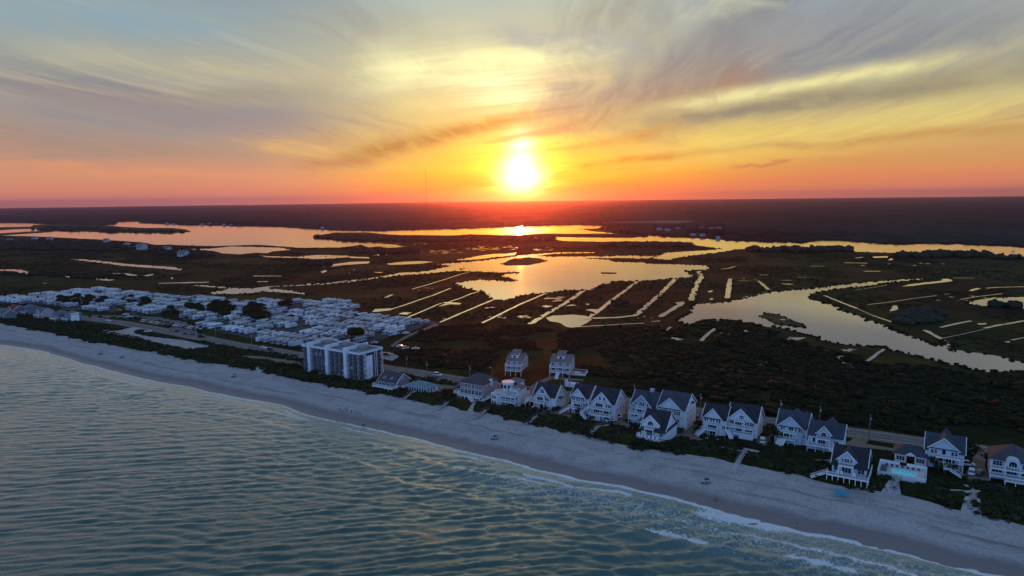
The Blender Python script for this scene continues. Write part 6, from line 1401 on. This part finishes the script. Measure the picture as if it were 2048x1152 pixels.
car('white', 800, 694, 10, 'white vehicle on the scrub behind the apartment block, first of three', None); car('whitesuv', 811, 698, 20, 'white vehicle on the scrub behind the apartment block, middle of three', None); car('white', 831, 699, 5, 'white vehicle on the scrub behind the apartment block, farthest of three', None); car('darksuv', 773, 711, 5, 'dark car parked on concrete right behind the apartment block', None); car('silver', 749, 687, 5, 'silver car on the lane at the end of the camper rows', None); car('white', 812, 667.5, 25, 'white car on the lane leading out to the marsh ditches', None)
kk = list(CARS)
for i in range(12): car(rc.choice(['white', 'silver', 'dark', 'white', 'whitesuv', 'darksuv']), 288 + i * 4.6, 643.5 + i * 0.75, RD + 80, 'car in the dense row on the grass between campground road and coast road', 'row of cars on the verge')
for i in range(10): car(rc.choice(['white', 'silver', 'whitesuv', 'white', 'darksuv']), 352 + i * 5.0, 652 + i * 0.8, RD + 80, 'car in the row along the hedge of the camper park', 'row of cars along the camper hedge')
for i in range(9): car(rc.choice(['dark', 'darksuv', 'silver', 'dark', 'white']), 214 + i * 7.2, 665.5 + i * 1.35, RD + 75, 'car in the row on the seaward edge of the sandy parking lot', 'row of cars on the sandy lot')
for i, (x, y, c_) in enumerate([(238, 622, 'yellow'), (258, 634.5, 'white'), (266, 634, 'silver'), (273, 635, 'dark'), (296, 664, 'white')]): car(c_, x, y, 12, ['yellow car in front of the camper rows', 'white car, first of three by the campground road', 'silver car, middle of three by the campground road', 'dark car, last of three by the campground road', 'white car alone on the grass strip by the sandy lot'][i], None)

# ------------------------------------------------------------------ poles, mast, boat, tent, people
def pole(x, y, label, h=10.0, arm=True, lamp=False):
    o = empty('street_lamp' if lamp else 'utility_pole', at(x, y), ROT, label, 'street lamp' if lamp else 'utility pole', 'poles along the coast road'); MB().cyl((0,0,0), (0,0,h), .17, .11).build('pole', M_WOOD, o)
    if arm: a = MB().box(-.07, .07, -1.2, 1.2, h - .8, h - .62).build('crossarm', M_WOOD, o); [MB().cyl((0, yy, h - .62), (0, yy, h - .4), .06, .04).build('insulator', M_CD, a) for yy in (-1.1, 0.0, 1.1)]; MB().cyl((.28, 0, h - 2.3), (.28, 0, h - 1.4), .24).build('transformer', M_CD, o)
    if lamp: MB().bar((0,0,h-.2), (0,-1.6,h+.2), .1).build('arm', M_CD, o); MB().box(-.18, .18, -2.1, -1.4, h + .1, h + .3).build('lamp_head', M_TRIM, o)
for x, y, lab, k_ in [(814,749,'wooden pole behind the low dark house, first beyond the apartment block',0), (854,762,'tall wooden pole by the lane behind the pale pavilion',0), (940,770,'pole rising behind the brown hip roof',0), (985,775,'street lamp between the brown house and the turreted house',1), (1139,800,'pole by the road behind the steep roofed white house',0), (1268,811,'pole between the three-balcony house and the blue-grey house',0), (1400,834,'pole by the road behind the smaller white twin',0), (1638,862,'pole behind the house with arched dormer',0), (1738,880,'pole by the road inland of the swimming pool',0), (620,714,'pole behind the apartment block',0), (504,697,'pole beside the road by the camper hedge',0), (432,683,'pole on the grass by the road, nearest the sandy lot',0), (706,660,'lone pole standing among the campers',0), (1560,848,'pole by the road behind the house with slate hip',0)]:
    pole(x, y, lab, 10.0, not k_, bool(k_))
mp = at(854, 443); ms = empty('radio_mast', mp, 0, 'hair-thin lattice radio mast on the horizon before the orange sky', 'radio mast')
MH = 90 + (mp.length / FPX) * 61; lat = MB()
for i in range(3):
    a = 2.094 * i; lat.bar((1.0 * math.cos(a), 1.0 * math.sin(a), 0), (.9 * math.cos(a), .9 * math.sin(a), MH), .3)
for k_ in range(60):
    z = MH * k_ / 60; i = k_ % 3; a, b = 2.094 * i, 2.094 * (i + 1); lat.bar((math.cos(a), math.sin(a), z), (math.cos(b), math.sin(b), z + MH / 60), .15)
lat.build('lattice', M_DARK, ms)
for i in range(3):
    a = 2.094 * i + .5; MB().bar((0, 0, MH * .8), (math.cos(a) * 110, math.sin(a) * 110, 0), .12).build('guy_wire', M_DARK, ms)
for x, y, k_, lab in [(2027, 503.5, 1.0, 'small motor boat under way on the far river near the picture edge'), (1070, 476.5, .8, 'tiny dark boat on the channel behind the marsh peninsula')]:
    o = empty('boat', at(x, y, 0.1), R(10), lab, 'boat'); MB().add([(-3.2,-1.1,.7),(-3.2,1.1,.7),(1.6,1.1,.8),(3.6,0,1.0),(1.6,-1.1,.8),(-3.1,-.8,-.1),(-3.1,.8,-.1),(1.4,.7,-.1),(3.0,0,.0),(1.4,-.7,-.1)], [(0,4,3,2,1),(5,6,7,8,9),(0,1,6,5),(1,2,7,6),(2,3,8,7),(3,4,9,8),(4,0,5,9)]).build('hull', M_TRIM, o)
    MB().box(-.6, .5, -.5, .5, .7, 1.7).build('console', M_TRIM, o); MB().box(-1.2, .9, -.9, .9, 2.5, 2.6).bar((-1.1,-.8,.7), (-1.1,-.8,2.5), .08).bar((.8,.8,.7), (.8,.8,2.5), .08).bar((-1.1,.8,.7), (-1.1,.8,2.5), .08).bar((.8,-.8,.7), (.8,-.8,2.5), .08).build('canopy', M_DARK, o); MB().box(-3.6, -3.2, -.25, .25, .1, 1.1).build('outboard_motor', M_DARK, o)
o = empty('beach_canopy', at(1683, 996, -0.6), ROT + .1, 'turquoise beach canopy, low and sagging, on the open sand', 'beach canopy'); o.location.z = ground_z(o.location)
cv = MB(); q = 6
CVv = [(-2.1 + 4.2*i/q, -1.4 + 2.8*j/q, 1.55 - .22 * math.sin(math.pi*i/q) * math.sin(math.pi*j/q) + .10 * math.sin(i * 2.1 + j)) for i in range(q+1) for j in range(q+1)]
cv.add(CVv, [(i*(q+1)+j, (i+1)*(q+1)+j, (i+1)*(q+1)+j+1, i*(q+1)+j+1) for i in range(q) for j in range(q)]); cv.box(-2.1, 2.1, -1.42, -1.38, 1.05, 1.55); cv.build('cloth', plain('turquoise_cloth', (.04, .30, .38), .8), o)
for x in (-2, 2):
    for y in (-1.35, 1.35): MB().cyl((x, y, 0), (x, y, 1.5), .03).build('pole', M_CD, o)

M_SKIN = plain('skin', (.32, .19, .13), .6); M_HAIR = plain('hair', (.04, .025, .02), .8)
def person_proto(pose, shirt, shorts):
    """one continuous body grown on a skeleton; walking or standing"""
    st = 0.24 if pose == 'walk' else 0.07
    J = {'pelvis': ((0,0,.95), .14), 'waist': ((0,0,1.10), .12), 'chest': ((.0,0,1.32), .15), 'neck': ((.01,0,1.49), .055), 'head': ((.02,0,1.60), .085), 'crown': ((.01,0,1.72), .075), 'nose': ((.115,0,1.61), .015)}
    E_ = [('pelvis','waist'), ('waist','chest'), ('chest','neck'), ('neck','head'), ('head','crown'), ('head','nose')]
    for s_, nm in ((-1,'r'), (1,'l')):
        sw = st * s_; J.update({'sh'+nm: ((0,.19*s_,1.42), .06), 'el'+nm: ((-sw*.5-.02,.25*s_,1.14), .042), 'wr'+nm: ((-sw*.9+.06,.26*s_,.90), .03), 'pa'+nm: ((-sw*.95+.08,.26*s_,.83), .036), 'hip'+nm: ((0,.10*s_,.90), .10), 'kn'+nm: ((sw*.6+.04,.11*s_,.50), .06), 'an'+nm: ((sw-.02,.11*s_,.09), .04), 'toe'+nm: ((sw+.16,.12*s_,.04), .035)})
        E_ += [('chest','sh'+nm), ('sh'+nm,'el'+nm), ('el'+nm,'wr'+nm), ('wr'+nm,'pa'+nm), ('pelvis','hip'+nm), ('hip'+nm,'kn'+nm), ('kn'+nm,'an'+nm), ('an'+nm,'toe'+nm)]
        for i in range(4): J[f'f{i}{nm}'] = ((-sw*.95+.06+.022*i,.255*s_,.755-.006*abs(i-1.5)), .009); E_.append(('pa'+nm, f'f{i}{nm}'))
        J['th'+nm] = ((-sw*.95+.13,.25*s_,.80), .010); E_.append(('pa'+nm, 'th'+nm))
    ks = list(J); me = bpy.data.meshes.new('body'); me.from_pydata([J[k_][0] for k_ in ks], [(ks.index(a), ks.index(b)) for a, b in E_], [])
    ob = bpy.data.objects.new('body', me); col.objects.link(ob); sk = ob.modifiers.new('s', 'SKIN'); ss = ob.modifiers.new('ss', 'SUBSURF'); ss.levels = ss.render_levels = 1
    for i, k_ in enumerate(ks): me.skin_vertices[0].data[i].radius = (J[k_][1], J[k_][1])
    me.skin_vertices[0].data[0].use_root = True
    dg = bpy.context.evaluated_depsgraph_get(); m2 = bpy.data.meshes.new_from_object(ob.evaluated_get(dg)); bpy.data.objects.remove(ob)
    m2.materials.clear(); m2.materials.append(M_SKIN); root = empty('person', (0,0,0)); b = bpy.data.objects.new('body', m2); col.objects.link(b); b.parent = root
    def shell(name, test, mat, grow):
        bm = bmesh.new(); bm.from_mesh(m2); bm.normal_update()
        bmesh.ops.delete(bm, geom=[v for v in bm.verts if not test(v.co)], context='VERTS')
        for v in bm.verts: v.co += v.normal * grow
        mm = bpy.data.meshes.new(name); bm.to_mesh(mm); bm.free(); mm.materials.clear(); mm.materials.append(mat); q = bpy.data.objects.new(name, mm); col.objects.link(q); q.parent = root
    shell('shirt', lambda c: 0.98 < c.z < 1.47 and abs(c.y) < .27 and not (c.z < 1.15 and abs(c.y) > .19), shirt, .02); shell('shorts', lambda c: .62 < c.z < 1.02 and abs(c.y) < .215, shorts, .025); shell('hair', lambda c: c.z > 1.60 and c.x < .06 or c.z > 1.71, M_HAIR, .012)
    return root
SH = [plain('shirt_dark', (.03, .035, .05), .9), plain('shirt_pale', (.5, .5, .5), .9), plain('shirt_red', (.45, .12, .10), .9)]
PP = [person_proto('walk', SH[0], SH[0]), person_proto('stand', SH[0], SH[1]), person_proto('walk', SH[2], SH[0]), person_proto('stand', SH[1], SH[0])]
for p in PP: note_kids(p)
def sand_at(x, y):
    P = at(x, y, -1.0)
    for _ in range(4): P = at(x, y, ground_z(P))
    P.z = ground_z(P); return P
for i, (x, y, k_, rz, lab) in enumerate([(103,710,0,200,'person in dark clothes standing at the waterline, farthest up the beach'), (112,705,1,30,'person on the sand just above the farthest waterline walker'), (265,743,1,90,'person alone on wet sand beyond the first bar'), (680,823,0,-30,'walker hindmost in the strolling group below the apartment block'), (685,827,1,-20,'walker nearest the sea in the group below the apartment block'), (690,822,3,-40,'walker in pale shirt in the group below the apartment block'), (694,824,0,-40,'dark walker next to the pale shirt below the apartment block'),
        (703,827,0,-35,'first of the three walkers strung out ahead of the group'), (714,830,1,-35,'middle of the three walkers strung out ahead of the group'), (720,831,2,-35,'last of the three walkers, in a reddish shirt'), (740,820,1,0,'person alone higher on the sand before the low dark house'), (726,855,0,-60,'dark figure of a close couple wading at the waterline below the group'), (728.5,856,1,-60,'second figure of the close couple wading at the waterline'),
        (1429,1003,2,-30,'person in reddish shirt of the pair walking on the wide beach'), (1433,1005,2,-20,'second reddish figure of the pair on the wide beach'), (1594,1056,1,-60,'person standing alone at the foam near the broad breaker'), (1018,860,3,10,'person in pale shirt on the sand beside the dark beach gear')]):
    c = PP[k_]; c = copy_tree(c) if c.name in _used else c; _used.add(c.name); c.location = sand_at(x, y); c.rotation_euler = (0, 0, R(rz)); tag(c, lab, 'person')
def beach_set(x, y, where):
    P = sand_at(x, y)
    for j in range(2):
        o = empty('beach_chair', P + Vector((j * 1.0, .2 * j, 0)), R(200 + 25 * j), f'dark low beach chair, {"nearer" if j else "beyond"} its twin, {where}', 'beach chair', 'beach chairs on the sand'); MB().box(-.3, .3, -.3, .3, .2, .26).build('seat', M_LB, o); MB().prism([(.25, .22), (.55, .95), (.6, .93), (.31, .2)], 'x', -.3, .3).build('backrest', M_LB, o); MB().bar((-.32, -.3, 0), (-.32, .4, .5), .04).bar((.32, -.3, 0), (.32, .4, .5), .04).build('frame', M_CD, o)
    o = empty('cooler', P + Vector((-.9, .3, 0)), .4, f'dark cooler box beside the chairs {where}', 'cooler'); MB().box(-.3, .3, -.2, .2, 0, .36).build('box', M_DARK, o, bevel=.03); MB().box(-.32, .32, -.22, .22, .365, .43).build('lid', M_LB, o, bevel=.02)
    o = empty('beach_umbrella', P + Vector((.5, .7, 0)), 0, f'low dark beach umbrella over the chairs {where}', 'umbrella'); MB().cyl((0,0,0), (0,0,1.7), .025).build('pole', M_CD, o)
    n_ = 8; MB().add([(0, 0, 1.75)] + [(.95 * math.cos(2*math.pi*i/n_), .95 * math.sin(2*math.pi*i/n_), 1.35) for i in range(n_)], [(0, i + 1, (i + 1) % n_ + 1) for i in range(n_)]).build('canopy', M_LB, o)
for x, y, wh in [(200,709,'farthest along the upper beach'), (243,716,'on sand by the parking lot'), (466,755,'short of the apartment block'), (988,880,'below the turreted house'), (1411,968,'below the white twins')]: beach_set(x, y, wh)

# boardwalks over the dune
def boardwalk(a, b, label, wd=1.5, rails=True):
    A, B = at(*a), at(*b); A.z = ground_z(A) + .5; B.z = max(ground_z(B) + .15, -1)
    for e in (A, B): pass
    L = (B - A).length; o = empty('boardwalk', (A.x, A.y, 0), math.atan2(B.y - A.y, B.x - A.x), label, 'boardwalk'); n_ = max(2, int(L / 2)); prof2 = []
    for i in range(n_ + 1): p = A.lerp(B, i / n_); prof2.append((L * i / n_, max(ground_z(p) + .45, p.z)))
    mb = MB(); rb = MB()
    for (x0, z0), (x1, z1) in zip(prof2, prof2[1:]):
        mb.prism([(x0, z0), (x1, z1), (x1, z1 - .14), (x0, z0 - .14)], 'y', -wd/2, wd/2)
        if rails:
            for s_ in (-1, 1): rb.bar((x0, s_*wd/2, z0 + .9), (x1, s_*wd/2, z1 + .9), .09); rb.bar((x0, s_*wd/2, z0 - .8), (x0, s_*wd/2, z0 + .9), .1)
    mb.build('walkway', M_DECK, o)
    if rails: rb.build('railing', M_WOOD, o)
for a, b, lab in [((895,809),(876,820),'short wooden walk over the dune below the pale pavilion'), ((975,822),(950,838),'wooden walk over the dune below the turreted house'), ((1096,831),(1050,850),'long wooden walk over the dune from the steep roofed house'), ((1218,851),(1206,858),'pale short landing on the grass below the two white cars'), ((1204,857),(1181,872),'grey wooden walk over the dune below the three-balcony house'), ((1494,910),(1474,929),'wooden walk from the star-shaped sand patch to the beach'), ((1797,969),(1786,982),'wooden steps from the pool wall down to the sand'), ((1949,990),(1946,1006),'wooden crossing on the branching sand track'), ((830,790),(805,800),'wooden walk from the low dark house to the beach')]: boardwalk(a, b, lab)

# ------------------------------------------------------------------ far houses
for x, y, w_, lab, wl, rf, k_ in [(22,630,11,'red roofed house at the near end of the left-hand cluster',M_GREY,M_ROOFRED,0), (50,629,11,'low grey roofed house behind the pinkish gabled one',M_GREY,M_ROOFG,1), (79,636,9,'pinkish house with pale gable among the dune shrubs',M_PINK,M_ROOFG,0), (112,642,10,'grey-blue house with decks, next to the tall white wall',M_GREY,M_ROOFG,1), (135,643,9,'house with grey hip roof and bright tall side wall beside the road',M_GREY,M_ROOFG,1), (2,640,10,'dim house at the very edge of the picture above the dune',M_GREY,M_ROOFG,0)]:
    if k_ == 0:
        r_, F, Rr, Fm = house(x, y, lab, w_, 9, 5.4, 8.6, gx=0, gw=2.6, ge=5.4, gr=8.0, gp=.5, wall=wl, roof=rf, ret=False, side_win=False); F.win(0, 3, 1.6, 1.5, 2); Fm.win(-3.6, 3, 1, 1.3)
    else:
        r_, F, Rr = hip_house(x, y, lab, w_, 9, 0, 6.2, 9.2, wl, rf, ridge=2)
        for q in (-3, 0, 3): F.win(q, 3.6, 1.3, 1.5, 2)
    deck(r_, -w_/2, w_/2, -2.4, -.6, 2.6, n_post=4)
    if 'bright' in lab: MB().box(w_/2 + .02, w_/2 + .4, 0.5, 6.5, 0, 7.4).build('white_side_wall', M_TRIM, r_)
M_FARW = plain('far_house_white', (.40, .42, .45), .6); 
def cottage():
    o = empty('cottage', (0,0,0)); MB().box(-7, 7, -5, 5, 0, 8).prism([(-5, 8), (5, 8), (0, 11.5)], 'x', -7, 7).build('wall', M_FARW, o); mb = MB(); gable_roof(mb, 'x', 0, 5, 8, 11.5, -7, 7); mb.build('roof', M_ROOFG, o)
    for x in (-4, 0, 4): MB().box(x - .9, x + .9, -5.06, -4.98, 3.5, 6.5).build('window', M_GLASS, o)
    return o
COT = cottage(); note_kids(COT)
for i, (x, y, s_, zz, lab) in enumerate([(255,493,1.1,0,'white house half hidden in the woods by the bay, first of a line'), (284,499,1.5,0,'broad white house on the point by the bay, largest of its line'), (335,502,1.1,0,'house at the marsh edge between the broad white one and the last'), (367,513,1.3,0,'last white house on the point, standing in front of the bay meadow'), (213,484,1.0,0,'white gabled house among trees back from the point'), (100,480,1.0,0,'pale house deep in the wood on the left-hand shore, nearer the point'), (70,479,1.0,0,'pale house deep in the wood on the left-hand shore, farther off'), (20,483,.9,0,'pale house in the wood at the picture edge')]
        + [(x, y, s_, 6, f'tiny white house on the mainland shore, {wh}') for x, y, s_, wh in [(334,445.5,1.2,'first beyond the wooded spit'), (347,446,1,'beside the first one beyond the spit'), (404,447,1.2,'in the cluster at mid bay, first'), (420,446.5,1.4,'in the cluster at mid bay, tallest'), (432,446.5,1,'in the cluster at mid bay, middle'), (448,448,1.2,'in the cluster at mid bay, fourth'), (462,448,1,'in the cluster at mid bay, last'), (590,435,1.6,'high among the trees, first of three'), (622,434,1.8,'high among the trees, middle of three'), (655,433,1.6,'high among the trees, last of three'), (645,454,1.2,'at the small dock point'),
            (1318,457,1.5,'first of the row behind the drifting smoke'), (1335,458,1.4,'second of the row behind the drifting smoke'), (1356,457,1.5,'third of the row behind the drifting smoke'), (1404,455,1.4,'by the far river bend, first'), (1424,456,1.4,'by the far river bend, second'), (1438,455,1.3,'by the far river bend, third'), (1386,467,1.1,'nearer the water, first of three'), (1405,468,1.2,'nearer the water, second of three'), (1436,472,1,'nearer the water, third of three'), (1212,456,1,'on the wooded tip across the bright water'), (1228,457,1,'behind the wooded tip across the bright water')]]):
    o = COT if i == 0 else copy_tree(COT); o.location = at(x, y, zz); o.location.z = 0; s_ *= (.62 if zz else .85); o.scale = (s_, s_, s_ * .85); o.rotation_euler = (0, 0, (i * 1.3) % 1.2 - .6); tag(o, lab, 'house', 'houses across the water')
for x, y, lab in [(341,491.5,'small dark dock with a shed reaching into the bay, first of three'), (384,493,'small dark dock in the bay, middle of three'), (401,493,'small dark dock in the bay, last of three'), (616,459,'thin dock at the mainland point')]:
    o = empty('dock', at(x, y), .2, lab, 'dock'); MB().box(-6, 6, -1.2, 1.2, 1.0, 1.3).build('deck', M_WOOD, o); MB().box(-2, 2, -1.5, 1.5, 3.6, 3.9).build('shed_roof', M_DARK, o)
    for q in (-5.5, -1.9, 1.9, 5.5): MB().box(q-.15, q+.15, -.15, .15, -.5, 3.6 if abs(q) < 2 else 1.0).build('post', M_WOOD, o)
# drifting smoke beyond the river
m = bpy.data.materials.new('smoke'); m.use_nodes = True; n = NT(m.node_tree); n.n.clear(); v = n.node('ShaderNodeVolumePrincipled'); v.inputs['Density'].default_value = 0.003; v.inputs['Color'].default_value = (.7, .65, .65, 1); v.inputs['Anisotropy'].default_value = .3
o_ = n.node('ShaderNodeOutputMaterial'); n.l.new(v.outputs[0], o_.inputs['Volume'])
sv_ = IC2[0] * np.array([150, 60, 5.0]) * (1 + .25 * np.sin(IC2[0][:, :1] * 4)); so = np_mesh('smoke', sv_, IC2[1], m, smooth=True); so['kind'] = 'stuff'; so.location = at(1305, 444, 14)
# ------------------------------------------------------------------ haze over everything
def make_haze():
    m = bpy.data.materials.new('haze'); m.use_nodes = True; n = NT(m.node_tree); n.n.clear()
    v = n.node('ShaderNodeVolumePrincipled'); v.inputs['Density'].default_value = HAZE; v.inputs['Anisotropy'].default_value = HAZE_G
    v.inputs['Color'].default_value = (0.66, 0.50, 1.0, 1)
    o = n.node('ShaderNodeOutputMaterial'); n.l.new(v.outputs[0], o.inputs['Volume'])
    bm = bmesh.new(); bmesh.ops.create_cube(bm, size=1)
    for q in bm.verts: q.co = Vector((q.co.x * 53000, q.co.y * 53000, (-6.0 if q.co.z < 0 else HAZE_TOP)))
    me = bpy.data.meshes.new('haze'); bm.to_mesh(me); bm.free(); me.materials.append(m)
    ob = bpy.data.objects.new('haze', me); col.objects.link(ob); ob['kind'] = 'stuff'
HAZE = 4.3e-5; HAZE_G = 0.915; HAZE_TOP = 222
make_haze()
